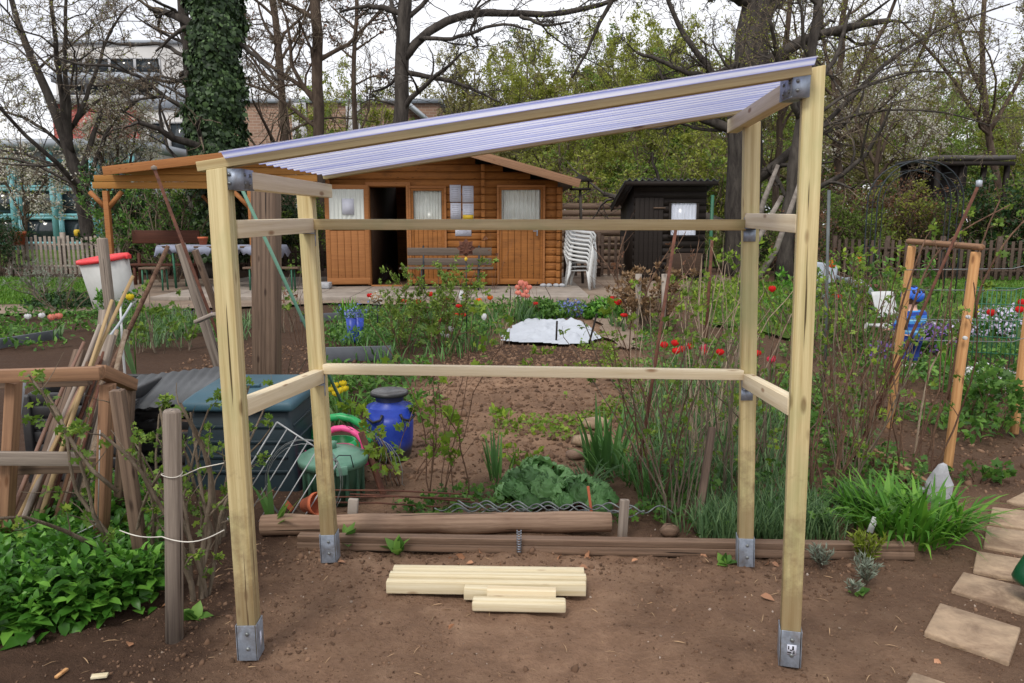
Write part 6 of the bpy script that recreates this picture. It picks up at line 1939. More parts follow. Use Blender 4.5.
fw = np.stack([rng.normal(size=n_) * .7, rng.normal(size=n_) * .7, -np.ones(n_)], 1)
MB().scatter([(0, 0, 0), (.3, -.45, .05), (.62, -.36, .0), (1, 0, -.08), (.62, .36, 0), (.3, .45, .05), (.45, 0, .1)], [(6, 0, 1), (6, 1, 2), (6, 2, 3), (6, 3, 4), (6, 4, 5), (6, 5, 0)], pz, fw, dn2, rng.gamma(4, .024, n_).clip(.04, .18)).build('ivy', MT['lf_ivy'], ivt)
# slim bare trunks
grow_tree('bare_tree', 'slim grey trunk nearest the ivy clad tree', [([(286, 150), (282, 100), (279, 40), (268, -30)], .17, .12), ([(283, 95), (262, 72), (250, 55), (240, 30)], .07, .03), ([(281, 60), (300, 30), (312, 0)], .06, .03), ([(282, 80), (296, 60), (304, 40)], .05, .03), ([(280, 50), (262, 20), (255, -10)], .06, .03)], 31, 9, 'bark_brown', BARE, [(500, .12, 'lf_brown', QUAD)], rmin=.009, group=None)
grow_tree('bare_tree', 'straight grey brown trunk between ivy tree and the thin one', [([(321, 190), (319, 110), (317, 40), (314, -40)], .2, .16), ([(319, 100), (292, 80), (265, 62), (248, 45)], .09, .04), ([(318, 20), (296, 8), (270, -6)], .09, .04), ([(318, 70), (308, 40), (298, 20)], .05, .03)], 26, 10, 'bark_brown', BARE, None, rmin=.008)
grow_tree('bare_tree', 'thin bare tree with brown leaves still hanging near its top', [([(357, 190), (354, 110), (355, 50), (357, 10), (356, -30)], .14, .06), ([(355, 60), (342, 50), (336, 38)], .05, .02), ([(355, 50), (370, 40), (384, 30)], .05, .02), ([(355, 28), (340, 15), (330, 5)], .05, .02), ([(355, 85), (372, 76), (386, 78)], .04, .02), ([(356, 20), (370, 8), (380, -8)], .05, .02)], 30, 11, 'bark_brown', [lv(6, (.4, .7), (35, 70), .25, .05, .5, .3), lv(5, (.4, .7), (30, 65), .28, .03, .6), lv(4, (.4, .7), (30, 65), .3, .02, .6)], [(420, .13, 'lf_brown', QUAD)], rmin=.009)
grow_tree('bare_oak', 'dark bare oak whose long limb reaches across the white sky', [([(402, 190), (400, 130), (401, 60), (404, 0), (408, -50)], .27, .2),
    ([(403, 60), (416, 42), (432, 24), (450, 18), (480, 10), (520, 16), (560, 14), (600, 6), (640, -8)], .15, .06), ([(404, 72), (425, 76), (450, 80), (478, 92), (500, 102)], .09, .03), ([(403, 14), (384, 8), (362, 6), (340, 12)], .1, .04), ([(480, 10), (470, 32), (478, 46)], .06, .03),
    ([(420, 38), (446, 40), (470, 34), (500, 22), (530, 30)], .07, .03), ([(401, 75), (386, 88), (372, 92)], .06, .03), ([(520, 16), (545, 26), (570, 22)], .06, .03)], 25, 13, 'bark_dark', [lv(6, (.3, .55), (30, 65), .26, -.01, .42, .2), lv(5, (.4, .65), (30, 65), .28, 0, .6), lv(4, (.4, .7), (30, 65), .3, 0, .6), lv(3, (.4, .7), (25, 60), .3, 0, .6, m=5)], None, dyv=1.0, rmin=.008, twigm='bark_dark')
grow_tree('big_oak', 'massive dark oak trunk behind the black shed', [([(742, 300), (744, 200), (746, 100), (752, 50), (758, 0), (768, -60)], .52, .42),
    ([(738, 110), (716, 78), (696, 52), (676, 20), (660, -20)], .11, .05), ([(736, 66), (712, 76), (688, 74), (664, 62), (636, 52)], .1, .04), ([(738, 95), (716, 96), (690, 84), (660, 76)], .08, .03), ([(756, 5), (735, -6), (722, -30)], .24, .16), ([(760, 12), (778, 4), (806, -30)], .16, .1),
    ([(640, -40), (612, 0), (600, 22), (588, 50), (572, 78)], .08, .03), ([(735, 130), (700, 130), (670, 120)], .06, .03)], 22, 14, 'bark_dark', [lv(6, (.3, .55), (30, 65), .26, 0, .42, .2), lv(5, (.4, .65), (30, 65), .28, 0, .6), lv(4, (.4, .7), (30, 65), .3, 0, .6), lv(3, (.4, .7), (25, 60), .3, 0, .6, m=5)], [(900, .06, 'lf_wood', QUAD)], dyv=.9, rmin=.007, twigm='bark_dark')
# tangle at the right
grow_tree('slanting_tree', 'dark slanting tree rising just right of the tall near post', [([(786, 262), (792, 170), (806, 90), (816, 20), (822, -30)], .2, .1), ([(796, 150), (830, 120), (870, 78), (905, 46), (960, 20), (1010, 4)], .075, .02), ([(800, 120), (780, 70), (770, 20)], .08, .04), ([(806, 95), (836, 60), (850, 10)], .08, .04),
    ([(795, 140), (840, 118), (890, 108), (950, 112), (990, 126)], .045, .015), ([(798, 130), (850, 90), (910, 70), (990, 74)], .05, .015)], 20, 15, 'bark_dark', BARE[:3] + [lv(3, (.4, .7), (25, 60), .3, -.02, .6, m=5)], [(2600, .06, 'lf_wood', QUAD)], dyv=1.2, rmin=.005, twigm='twig')
grow_tree('slanting_tree', 'thin dark tree between the big oak and the tall near post', [([(774, 275), (776, 180), (784, 90), (786, 30), (790, -20)], .12, .07), ([(776, 190), (758, 150), (760, 110)], .06, .03), ([(780, 120), (800, 80), (806, 40)], .06, .03)], 24, 16, 'bark_brown', BARE[:3], [(500, .07, 'lf_wood', QUAD)], rmin=.008)
grow_tree('bare_tree', 'bare tree with upright grey limbs in the thicket beyond the rose arch', [([(842, 262), (840, 170), (836, 90), (842, 30), (848, -20)], .16, .08), ([(838, 120), (860, 70), (884, 30), (900, -10)], .1, .05), ([(838, 100), (824, 50), (820, 0)], .08, .04), ([(840, 140), (880, 110), (920, 60), (935, 10)], .08, .04)], 27, 17, 'bark_brown', BARE, [(3200, .08, 'lf_wood', QUAD)], rmin=.007)
grow_tree('bare_tree', 'bare fine twigged tree at the edge above the dark shelter', [([(1000, 250), (996, 180), (985, 110), (980, 50), (985, -10)], .14, .07), ([(992, 140), (960, 90), (930, 50), (900, 20)], .08, .03), ([(990, 130), (1020, 80), (1040, 20)], .08, .03), ([(985, 100), (960, 40), (950, -10)], .07, .03)], 26, 18, 'bark_brown', BARE, [(3000, .08, 'lf_wood2', QUAD)], rmin=.006)
grow_tree('blossom_tree', 'white blossoming tree in the thicket behind the tall near post', [([(872, 262), (874, 190), (878, 150), (884, 110)], .1, .05), ([(875, 180), (900, 150), (920, 130)], .06, .03), ([(876, 165), (858, 130), (852, 105)], .06, .03), ([(876, 170), (890, 130), (900, 105)], .06, .03)], 25, 19, 'bark_brown', [lv(6, (.5, .8), (25, 60), .2, .05, .6), lv(5, (.5, .8), (25, 60), .25, .05, .6), lv(4, (.5, .8), (25, 60), .25, .03, .6)], [(4200, .075, 'blossom', QUAD), (700, .07, 'lf_wood', QUAD)], rmin=.008)
for k, (p, lab) in enumerate((([(735, 300), (752, 250), (782, 196)], 'thin grey leaning trunk crossing behind the far right post'), ([(752, 306), (776, 250), (800, 182)], 'thin grey leaning trunk just inside the near right post'), ([(744, 268), (764, 200), (778, 165)], 'slender leaning grey stem farther back near the oak'))):
    q = [at(x_, y_, 17.5 + k) for x_, y_ in p]; q[0].z = -.05
    tag(stick('leaning_sapling', q, [.075, .07, .05], MT['bark_grey'], n=8), lab, 'trunk')

# woods behind: a few kinds grown once, then copied
def wood_tree(name, lab, h, sp, seed, mt, n_, sz, bk='bark_brown', trunk=True):
    rng = np.random.default_rng(seed)
    limbs = [([(0, 0, -.2), (rng.normal() * .2, 0, h * .3), (rng.normal() * .4, rng.normal() * .3, h * .65), (rng.normal() * .5, 0, h * .95)], h * .016, h * .004)]
    for k in range(5):
        a = rng.uniform(0, 2 * PI); z0 = h * rng.uniform(.12, .45); L_ = sp * rng.uniform(.7, 1.1)
        limbs.append(([(0, 0, z0), (L_ * .45 * math.cos(a), L_ * .45 * math.sin(a), z0 + h * .16), (L_ * .85 * math.cos(a), L_ * .85 * math.sin(a), z0 + h * .38)], h * .009, h * .003))
    return grow_tree(name, lab, limbs, 0, seed, bk, [lv(7, (.35, .6), (30, 70), .22, .08, .5, .25), lv(5, (.4, .7), (30, 65), .25, .05, .6), lv(4, (.4, .7), (25, 60), .25, .04, .6, m=4)], [(n_, sz, mt, QUAD)], rmin=.012, absolute=True, base=(0, 0, 0), sides=7)
kinds = [wood_tree('woodland_tree', 'x', 13, 4.2, 31, 'lf_wood', 15000, .2), wood_tree('woodland_tree', 'x', 12, 4.5, 32, 'lf_wood2', 13000, .18), wood_tree('woodland_tree', 'x', 12, 4.0, 33, 'lf_wood3', 14000, .2), wood_tree('woodland_tree', 'x', 14, 4.2, 34, 'lf_wood2', 8000, .17)]
knames = ['fresh yellow green tree in the wood', 'olive budding tree in the wood', 'deeper green tree in the wood', 'brownish nearly bare tree in the wood']
places = []
rr = random.Random(3)
wood_px = [(426, 90, 62, 1), (448, 72, 60, 3), (470, 66, 58, 1), (492, 76, 54, 0), (512, 70, 62, 3), (532, 62, 56, 1), (552, 70, 50, 0), (572, 60, 60, 3), (590, 62, 52, 0), (612, 54, 60, 3), (632, 52, 54, 0), (652, 60, 50, 0), (674, 56, 58, 1), (696, 62, 52, 0), (718, 60, 56, 3), (732, 70, 48, 2), (770, 66, 50, 0), (792, 50, 56, 3), (815, 72, 50, 1), (840, 60, 56, 0), (868, 60, 50, 3), (893, 66, 56, 1), (920, 90, 52, 0), (948, 96, 46, 2), (972, 104, 50, 0), (996, 96, 44, 2), (1020, 92, 48, 0), (1050, 90, 46, 2),
           (560, 110, 36, 0), (604, 112, 34, 2), (640, 108, 33, 0), (684, 112, 36, 2), (716, 116, 32, 0), (530, 125, 38, 1), (780, 112, 33, 2), (826, 110, 34, 1), (905, 120, 32, 1), (945, 122, 30, 2), (990, 122, 30, 2), (1030, 120, 31, 0), (860, 120, 35, 2), (480, 112, 42, 1), (452, 116, 45, 3), (300, 105, 62, 3), (262, 88, 70, 3), (340, 100, 66, 1), (230, 90, 72, 3), (380, 92, 70, 3), (346, 96, 40, 0), (374, 122, 38, 2), (328, 122, 39, 2), (508, 84, 58, 0), (544, 76, 64, 2), (602, 70, 66, 2), (646, 66, 64, 1), (684, 70, 66, 0), (708, 78, 62, 2), (580, 84, 48, 1), (664, 84, 46, 2), (620, 86, 44, 0)]
first = [True] * 4
side = lambda px: ('before or behind the brick hall' if px < 400 else 'over the cabin roof' if px < 560 else 'between cabin roof and black shed' if px < 640 else 'above the black shed' if px < 730 else 'behind the big oak trunk' if px < 790 else 'beside the tall near post' if px < 880 else 'above the rose arch' if px < 960 else 'above the dark open shelter')
for px, pt, Y_, k in wood_px:
    q = at(px, pt, Y_); h_ = q.z; base_h = (13, 12, 12, 14)[k]
    loc = (q.x, Y_, 0); s_ = h_ / base_h * rr.uniform(.96, 1.04); rz = rr.uniform(0, 6.28)
    lab = knames[k] + ' ' + side(px)
    if first[k]:
        first[k] = False; o = kinds[k]; o.matrix_basis = Matrix.Translation(loc) @ Matrix.Rotation(rz, 4, 'Z') @ Matrix.Scale(s_, 4); o['label'] = lab; o['group'] = 'trees of the wood behind the gardens'
    else:
        again(kinds[k], loc, rz, s_, lab, 'trees of the wood behind the gardens')
# bushes of the hedge behind the right hand garden and beside the fences
def hedge_bush(seed, mt, n_, sz, h=2.4, sp=1.3, bl=None):
    rng = np.random.default_rng(seed)
    limbs = []
    for k in range(8):
        a = rng.uniform(0, 2 * PI); L_ = sp * rng.uniform(.3, .9)
        limbs.append(([(.1 * math.cos(a), .1 * math.sin(a), -.1), (L_ * .5 * math.cos(a), L_ * .5 * math.sin(a), h * .45), (L_ * math.cos(a), L_ * math.sin(a), h * rng.uniform(.7, 1))], .03, .012))
    return grow_tree('hedge_bush', 'x', limbs, 0, seed, 'bark_brown', [lv(7, (.35, .6), (25, 65), .22, .05, .6, .2), lv(5, (.45, .7), (25, 65), .25, .03, .6, m=4)], [(n_, sz, mt, QUAD)] + (bl or []), rmin=.006, absolute=True, base=(0, 0, 0), cat='bush', sides=6)
hb = [hedge_bush(41, 'lf_wood3', 3000, .1), hedge_bush(42, 'lf_wood', 2600, .1), hedge_bush(43, 'lf_brown', 1400, .09), hedge_bush(44, 'lf_dark', 3600, .11)]
hl_ = ['green hedge bush', 'yellow green hedge bush', 'brown twiggy hedge bush', 'dark evergreen hedge bush']
hp_ = [(824, 205, 21.5, 0), (848, 195, 23, 2), (868, 215, 21.8, 0), (886, 190, 23.5, 2), (905, 205, 22.5, 1), (928, 200, 21.8, 2), (948, 210, 21.5, 0), (972, 205, 21.5, 0), (1000, 200, 21.2, 3), (1024, 190, 21, 0), (1046, 190, 21, 3), (812, 215, 20.5, 2), (780, 225, 21.5, 0), (764, 235, 22.5, 3), (722, 225, 23.5, 0), (610, 195, 27, 1), (585, 190, 29, 2), (630, 190, 28, 0), (560, 180, 32, 1),
       (140, 190, 22.5, 3), (160, 200, 22, 0), (182, 198, 22, 3), (128, 200, 23.5, 0), (240, 205, 24.5, 3), (280, 205, 24, 3), (310, 210, 24, 0), (-4, 228, 20.8, 3), (650, 170, 30, 0), (690, 172, 30, 1), (715, 168, 30, 0), (212, 205, 23.5, 3)]
first = [True] * 4
hs = lambda px: ('at the end of the pale picket fence' if px < 20 else 'behind the pale picket fence' if px < 118 else 'behind the porch' if px < 330 and True else 'before the brick hall' if px < 425 else 'over the cabin eaves' if px < 600 else 'between cabin and shed' if px < 640 else 'behind the black shed' if px < 735 else 'by the big oak foot' if px < 800 else 'just past the near right post' if px < 840 else 'left of the rose arch' if px < 885 else 'seen through the rose arch' if px < 955 else 'by the dark open shelter')
for px, pt, Y_, k in hp_:
    q = at(px, pt, Y_); h_ = q.z; loc = (q.x, Y_, 0); s_ = h_ / 2.3 * rr.uniform(.95, 1.05); rz = rr.uniform(0, 6.28); lab = hl_[k] + ' ' + hs(px) if px < 290 or px > 340 or Y_ < 35 else hl_[k] + ' before the brick hall'
    if first[k]:
        first[k] = False; o = hb[k]; o.matrix_basis = Matrix.Translation(loc) @ Matrix.Rotation(rz, 4, 'Z') @ Matrix.Scale(s_, 4); o['label'] = lab; o['group'] = 'bushes along the back of the gardens'
    else: again(hb[k], loc, rz, s_, lab, 'bushes along the back of the gardens')
# ================================================================== plants of the beds
def blades(mb, rng, base, L, w, az, lean, bend, m=5, fold=.0):
    base = np.asarray(base, float); n_ = len(base)
    t = np.linspace(0, 1, m); p = base.copy(); V = []
    sv = np.stack([-np.sin(az), np.cos(az), np.zeros(n_)], 1)
    ww = np.array([.6, 1, .95, .65, .05]) if m == 5 else np.interp(t, [0, .25, .6, 1], [.6, 1, .8, .05])
    for j in range(m):
        V.append(p - sv * (w * ww[j] / 2)[:, None]); V.append(p + sv * (w * ww[j] / 2)[:, None])
        ang = lean + bend * (t[j] + .5 / m) ** 1.5
        p = p + np.stack([np.cos(az) * np.sin(ang), np.sin(az) * np.sin(ang), np.cos(ang)], 1) * (L / (m - 1))[:, None]
    V = np.stack(V, 1)
    q = np.array([(2 * j, 2 * j + 1, 2 * j + 3, 2 * j + 2) for j in range(m - 1)])
    return mb.add(V.reshape(-1, 3), (q[None] + (np.arange(n_) * 2 * m)[:, None, None]).reshape(-1, 4))


def in_poly(pts, n_, rng):
    pts = np.array([(p.x, p.y) for p in pts]); lo, hi = pts.min(0), pts.max(0); out = []
    while sum(len(o) for o in out) < n_:
        c = rng.uniform(lo, hi, (n_ * 2, 2)); ins = np.zeros(len(c), bool)
        for (a, b) in zip(pts, np.roll(pts, -1, 0)):
            cond = (a[1] > c[:, 1]) != (b[1] > c[:, 1]); xi = (b[0] - a[0]) * (c[:, 1] - a[1]) / (b[1] - a[1] + 1e-12) + a[0]
            ins ^= cond & (c[:, 0] < xi)
        out.append(c[ins])
    c = np.concatenate(out)[:n_]
    return np.concatenate([c, np.zeros((n_, 1))], 1)


def clump_noise(xy, sc, seed, keep):
    """thin a spread of points into clumps"""
    f = fbm(xy[:, 0], xy[:, 1], sc, seed, 3)
    return f > np.quantile(f, 1 - keep)


def ground_cover(name, lab, pix, seed, n_, h, leaf, mt, tm=BROAD, keep=.8, sc=3.0, stem=True, up=.6):
    rng = np.random.default_rng(seed); p = in_poly([gr(*q) for q in pix], n_, rng); p = p[clump_noise(p, sc, seed, keep)]
    m_ = len(p); hh = h * (.35 + .65 * (fbm(p[:, 0], p[:, 1], sc, seed + 1, 2) * .5 + .5).clip(0, 1)) * rng.uniform(.25, 1.1, m_)
    p[:, 2] = soil_z(p[:, 0], p[:, 1]) * 0 + hh
    d = rdirs(rng, m_, .15); nr = rdirs(rng, m_, 1.6, .7)
    return tag(MB().scatter(*tm, p, d, nr, rng.uniform(.6, 1.25, m_) * leaf).build(name, MT[mt], smooth=True), lab, kind='stuff')


def shoots(name, lab, pix, seed, n_, h, leaf, mt):
    """upright leafy shoots close together, each with pairs of pointed leaves up its stem"""
    rng = np.random.default_rng(seed); p = in_poly([gr(*q) for q in pix], n_, rng); hh = h * rng.uniform(.4, 1.0, n_) * (.6 + .5 * (fbm(p[:, 0], p[:, 1], 4, seed, 2) * .5 + .5).clip(0, 1))
    k = 12; t_ = np.tile(np.linspace(.25, 1, k), n_); P = np.repeat(p, k, 0); H = np.repeat(hh, k); az = np.repeat(rng.uniform(0, 6.28, n_), k) + np.tile(np.arange(k) * 2.4, n_) + rng.normal(size=n_ * k) * .3
    ln = np.repeat(rng.normal(size=(n_, 2)) * .12, k, 0); P = P + np.stack([ln[:, 0] * H * t_, ln[:, 1] * H * t_, H * t_ + .01], 1)
    el = .1 + 1.0 * t_ ** 3 + rng.normal(size=n_ * k) * .25; d = np.stack([np.cos(az) * np.cos(el), np.sin(az) * np.cos(el), np.sin(el)], 1)
    nr = np.stack([-np.cos(az) * np.sin(el), -np.sin(az) * np.sin(el), np.cos(el)], 1) + rng.normal(size=(n_ * k, 3)) * .25
    sz = leaf * rng.uniform(.6, 1.3, n_ * k) * (1.25 - .55 * t_); tv, tf = tmpl_lance(.26, .4)
    return tag(MB().scatter(tv, tf, P, d, nr, sz).build(name, MT[mt], smooth=True), lab, kind='stuff')


def grass(name, lab, pix, seed, n_, L, w, mt, keep=.7, sc=4):
    rng = np.random.default_rng(seed); p = in_poly([gr(*q) for q in pix], n_, rng); p = p[clump_noise(p, sc, seed, keep)]; m_ = len(p)
    p[:, 2] = .0
    return tag(blades(MB(), rng, p, rng.uniform(.5, 1.2, m_) * L, np.full(m_, w), rng.uniform(0, 6.28, m_), rng.uniform(.05, .5, m_), rng.uniform(.2, 1.2, m_), 4).build(name, MT[mt]), lab, kind='stuff')


def shrub(name, loc, h, sp, nst, lab, cat='shrub', stemr=.006, stemm='twig', side=4, sidel=(.2, .45), leaf=None, seed=0, group=None, lean=(0, 0), wig=.12, second=0, tips=False, top=.75):
    rng = np.random.default_rng(seed + 100); loc = Vector(loc); t = thing(name, loc, lab, cat, group)
    m = 9; P = np.zeros((nst, m, 3)); a = rng.uniform(0, 2 * PI, nst)
    P[:, 0] = np.stack([np.cos(a), np.sin(a), np.zeros(nst)], 1) * (.05 + .12 * sp)[..., None] if np.ndim(sp) else np.stack([np.cos(a) * (.02 + .15 * sp), np.sin(a) * (.02 + .15 * sp), np.full(nst, -.02)], 1)
    hh = h * rng.uniform(top, 1.05, nst); d = np.stack([np.cos(a) * sp / h * .8 + lean[0], np.sin(a) * sp / h * .8 + lean[1], np.ones(nst)], 1) + rng.normal(size=(nst, 3)) * .12
    for j in range(1, m):
        d /= np.linalg.norm(d, axis=1)[:, None]; P[:, j] = P[:, j - 1] + d * (hh / (m - 1))[:, None]; d = d + rng.normal(size=(nst, 3)) * wig
    R = stemr * rng.uniform(.7, 1.2, nst)[:, None] * np.linspace(1, .45, m)[None]
    mb = MB().tubes(P, R, 6); last = P
    if side:
        P2, R2 = spawn(rng, P, R, side, sidel, (25, 60), .14, .05, .6, .25, 1.0, 5); mb.tubes(P2, R2, 4); last = P2
        if second:
            P3, R3 = spawn(rng, P2, R2, second, (.3, .6), (25, 60), .14, .03, .7, .2, 1.0, 4); mb.tubes(P3, R3, 3); last = P3
    mb.build('stems', MT[stemm], t, smooth=True)
    for (n_, sz, mt, tm) in (leaf or []):
        nodes, T = along(rng, last, max(n_ // 5, 1), .1 if not tips else .75)
        p = np.repeat(nodes, 5, 0)[:n_]; TT = np.repeat(T, 5, 0)[:n_]
        dd = rdirs(rng, len(p)) * .9 + TT * .6 + [0, 0, .25]
        p = p + dd * sz * .15 + rng.normal(size=p.shape) * sz * .25
        MB().scatter(*tm, p, dd, rdirs(rng, len(p), 1.0), rng.uniform(.5, 1.2, len(p)) * sz).build('foliage' if mt.startswith('lf') else 'blossom', MT[mt], t, smooth=True)
    return t


def clump(name, loc, lab, n_, L, w, mt, cat='plant', seed=0, spread=.06, lean=(.05, .6), bend=(.3, 1.3), group=None, m=6):
    rng = np.random.default_rng(seed); b = np.zeros((n_, 3)); a = rng.uniform(0, 2 * PI, n_); r_ = np.sqrt(rng.uniform(0, 1, n_)) * spread
    b[:, 0], b[:, 1] = r_ * np.cos(a), r_ * np.sin(a); az = a + rng.normal(size=n_) * .7
    return tag(blades(MB(), rng, b, rng.uniform(.6, 1.1, n_) * L, rng.uniform(.7, 1.2, n_) * w, az, rng.uniform(*lean, n_), rng.uniform(*bend, n_), m).build(name, MT[mt], M=Matrix.Translation(Vector(loc))), lab, cat, group)

# --- lawns and beds that nobody could count
for k, (pix, n_, lab) in enumerate((([(-60, 306), (30, 306), (88, 300), (84, 280), (-40, 278)], 14000, 'grass of the lawn by the pale picket fence'), ([(700, 322), (790, 340), (1100, 330), (1200, 290), (1020, 278), (720, 284)], 22000, 'grass of the lawn behind the right hand beds'))):
    grass('grass', lab, pix, 50 + k, n_, .1, .02, 'lawn', .95)
shoots('leafy_ground_cover', 'dense bright green leafy ground cover beside the stick pile', [(-40, 575), (30, 560), (70, 520), (150, 512), (163, 560), (160, 606), (118, 622), (60, 640), (-40, 655)], 60, 620, .26, .068, 'lf_lush')
ground_cover('leafy_ground_cover', 'broad soft leaves at the rim of the green leafy patch', [(-40, 560), (60, 560), (158, 580), (160, 612), (110, 628), (50, 645), (-40, 660)], 61, 420, .1, .07, 'lf_lush', BROAD, .95, 3)
ground_cover('bed_greenery', 'mixed green plants of the bed in front of the tilted barrel', [(-60, 345), (-30, 318), (110, 312), (245, 322), (240, 345), (130, 342), (30, 350)], 62, 3600, .2, .09, 'lf_mid', LANCE, .62, 2.5)
grass('bed_greenery', 'blue green onion blades in the bed before the terrace', [(70, 345), (150, 322), (260, 326), (250, 345), (130, 350)], 63, 1500, .3, .016, 'lf_blue', .5, 3)
ground_cover('bed_greenery', 'mixed green border before the garden bench', [(300, 322), (335, 312), (600, 308), (606, 318), (520, 324), (486, 342), (440, 350), (330, 352)], 64, 6000, .24, .075, 'lf_mid', LANCE, .7, 2.2)
grass('bed_greenery', 'narrow leaves of bulbs in the border before the bench', [(330, 350), (335, 316), (600, 310), (520, 326), (480, 352), (420, 372), (350, 362)], 65, 2200, .24, .016, 'lf_iris', .55, 2.5)
ground_cover('bed_greenery', 'low mixed greens round the blue barrel', [(322, 385), (430, 372), (440, 420), (350, 430), (322, 410)], 66, 1500, .26, .07, 'lf_mid', LANCE, .7, 4)
ground_cover('bed_greenery', 'green undergrowth beneath the raspberry canes', [(612, 380), (648, 325), (750, 330), (800, 420), (800, 535), (690, 540), (640, 490), (628, 440)], 67, 5000, .15, .04, 'lf_mid', LOBED, .7, 3)
grass('bed_greenery', 'long grass beneath the raspberry canes', [(620, 420), (660, 380), (790, 400), (800, 540), (700, 542), (650, 520)], 68, 3000, .22, .009, 'lf_blue', .75, 3)
ground_cover('bed_greenery', 'green undergrowth behind the near right post', [(780, 345), (890, 335), (900, 420), (930, 490), (900, 540), (780, 540)], 69, 6000, .18, .042, 'lf_mid', LOBED, .62, 3)
grass('bed_greenery', 'grassy blue green tufts along the back of the sleeper', [(690, 520), (860, 505), (872, 545), (700, 543)], 70, 2600, .17, .008, 'lf_blue', .8, 5)
ground_cover('bed_greenery', 'mixed low greens behind the trellis', [(880, 350), (1060, 345), (1060, 430), (960, 452), (900, 420)], 71, 4200, .2, .07, 'lf_mid', LANCE, .6, 2.5)
ground_cover('bed_greenery', 'sparse weeds along the trodden path in the middle', [(585, 330), (615, 330), (625, 420), (570, 440), (480, 440), (560, 400)], 72, 2600, .05, .036, 'lf_bright', LOBED, .5, 3)
ground_cover('bed_greenery', 'weeds at the edge of the dug bed near the log', [(350, 500), (480, 490), (660, 500), (690, 530), (420, 522)], 73, 1100, .07, .035, 'lf_mid', LOBED, .55, 4)
ground_cover('bed_greenery', 'plants along the foot of the shed and the oak', [(640, 300), (660, 284), (760, 284), (800, 320), (740, 330), (660, 330)], 74, 3200, .3, .09, 'lf_bright', LANCE, .6, 2)
# --- left: currant bushes
def P0(px, py): return gr(px, py)
CUR = [(196, 592, .86, .26, 8, 1, 'currant bush with fresh leaves just right of the grey round post'), (140, 575, .9, .24, 7, 2, 'currant bush round the leaning stake'), (215, 540, .8, .2, 5, 3, 'currant bush close behind the near left post'), (110, 545, .5, .3, 3, 4, 'sprouting shrub at the right leg of the trestle')]
for px, py, h_, sp, ns_, sd_, lab in CUR:
    shrub('currant_bush', P0(px, py), h_, sp, ns_, lab, 'bush', .0105, 'twig', 4, (.15, .35), [(300, .03, 'lf_currant', LOBED)], sd_, wig=.12)
# the long arching shoot of the photograph's left edge
A = [at(118, 492, 2.9), at(92, 470, 2.85), at(74, 445, 2.85), at(56, 412, 2.85), at(40, 390, 2.85), at(28, 374, 2.85)]
t = thing('arching_shoot', A[0], 'arching brown currant shoot with leaf tufts before the trestle', 'shoot')
MB().tube([p - A[0] for p in A], [.009, .008, .007, .006, .005, .003], 7).build('stems', MT['twig'], t, smooth=True)
rng = np.random.default_rng(5); Pq = np.array([[tuple(p - A[0]) for p in A]])
bl = [(1, .95), (2, .5), (3, .5), (4, .6), (5, 0)]
nodes = np.array([tuple(at(x_, y_, 2.85) - A[0]) for x_, y_ in ((30, 376), (36, 388), (42, 400), (48, 398), (40, 420), (28, 418), (70, 432), (60, 425), (86, 462), (78, 450))])
p = np.repeat(nodes, 7, 0) + rng.normal(size=(70, 3)) * .015
MB().scatter(*LOBED, p, rdirs(rng, 70, .3), rdirs(rng, 70, 1), rng.uniform(.02, .04, 70)).build('foliage', MT['lf_currant'], t, smooth=True)
for k, (px, py, h_, sp, ns_, lab) in enumerate(((160, 352, .75, .25, 4, 'thin currant bush with yellowish tufts before the tilted barrel'), (185, 350, .7, .2, 3, 'small currant bush left of the grey leaning timber'), (138, 352, .6, .2, 3, 'small currant bush among the tops of the stick pile'), (288, 332, .9, .25, 5, 'young bush just behind the near left posts'), (285, 420, .6, .15, 5, 'leafless brown stems between composter and post'))):
    shrub('garden_shrub', P0(px, py), h_, sp, ns_, lab, 'bush', .008, 'twig', 4, (.2, .4), [(110 if k < 4 else 14, .06, 'lf_currant', LOBED)], 10 + k)
# --- middle: shrub before the bench, stems, flowers
shrub('garden_shrub', P0(444, 352), 1.15, .38, 11, 'tall green twiggy shrub in front of the garden bench', 'bush', .008, 'cane', 7, (.15, .35), [(3400, .045, 'lf_wood3', LANCE)], 20, second=2)
shrub('garden_shrub', P0(406, 352), .7, .26, 9, 'bushy green plant between the flower ball and the bench shrub', 'bush', .006, 'cane', 5, (.25, .5), [(1300, .045, 'lf_wood3', LANCE)], 21, second=2)
for k, (px, py, h_, sp, ns_, Nl, lab, mt) in enumerate(((402, 480, .5, .32, 9, 170, 'young raspberry plant in front of the blue barrel', 'lf_bright'), (436, 496, 1.05, .14, 6, 110, 'upright red brown canes right of the blue barrel', 'lf_bright'), (300, 345, .7, .3, 6, 30, 'leafless reddish stems beside the blue boots', 'lf_brown'), (505, 345, .95, .2, 3, 16, 'pale leafless twigs standing beside the white fleece', 'lf_bright'), (462, 498, 1.0, .12, 2, 14, 'two thin dark canes in the middle bed', 'lf_bright'), (540, 320, .5, .15, 2, 10, 'dry twig before the double door', 'lf_brown'), (490, 298, 1.5, .4, 4, 40, 'tall bare stems before the cabin door panel', 'lf_brown'))):
    shrub('raspberry_canes' if k < 2 else 'bare_shrub', P0(px, py), h_, sp, ns_, lab, 'canes' if k < 2 else 'stems', .0045, 'cane' if k != 3 else 'cane_pale', 3, (.15, .3), [(Nl, .06 if k < 2 else .05, mt, LOBED)], 30 + k)
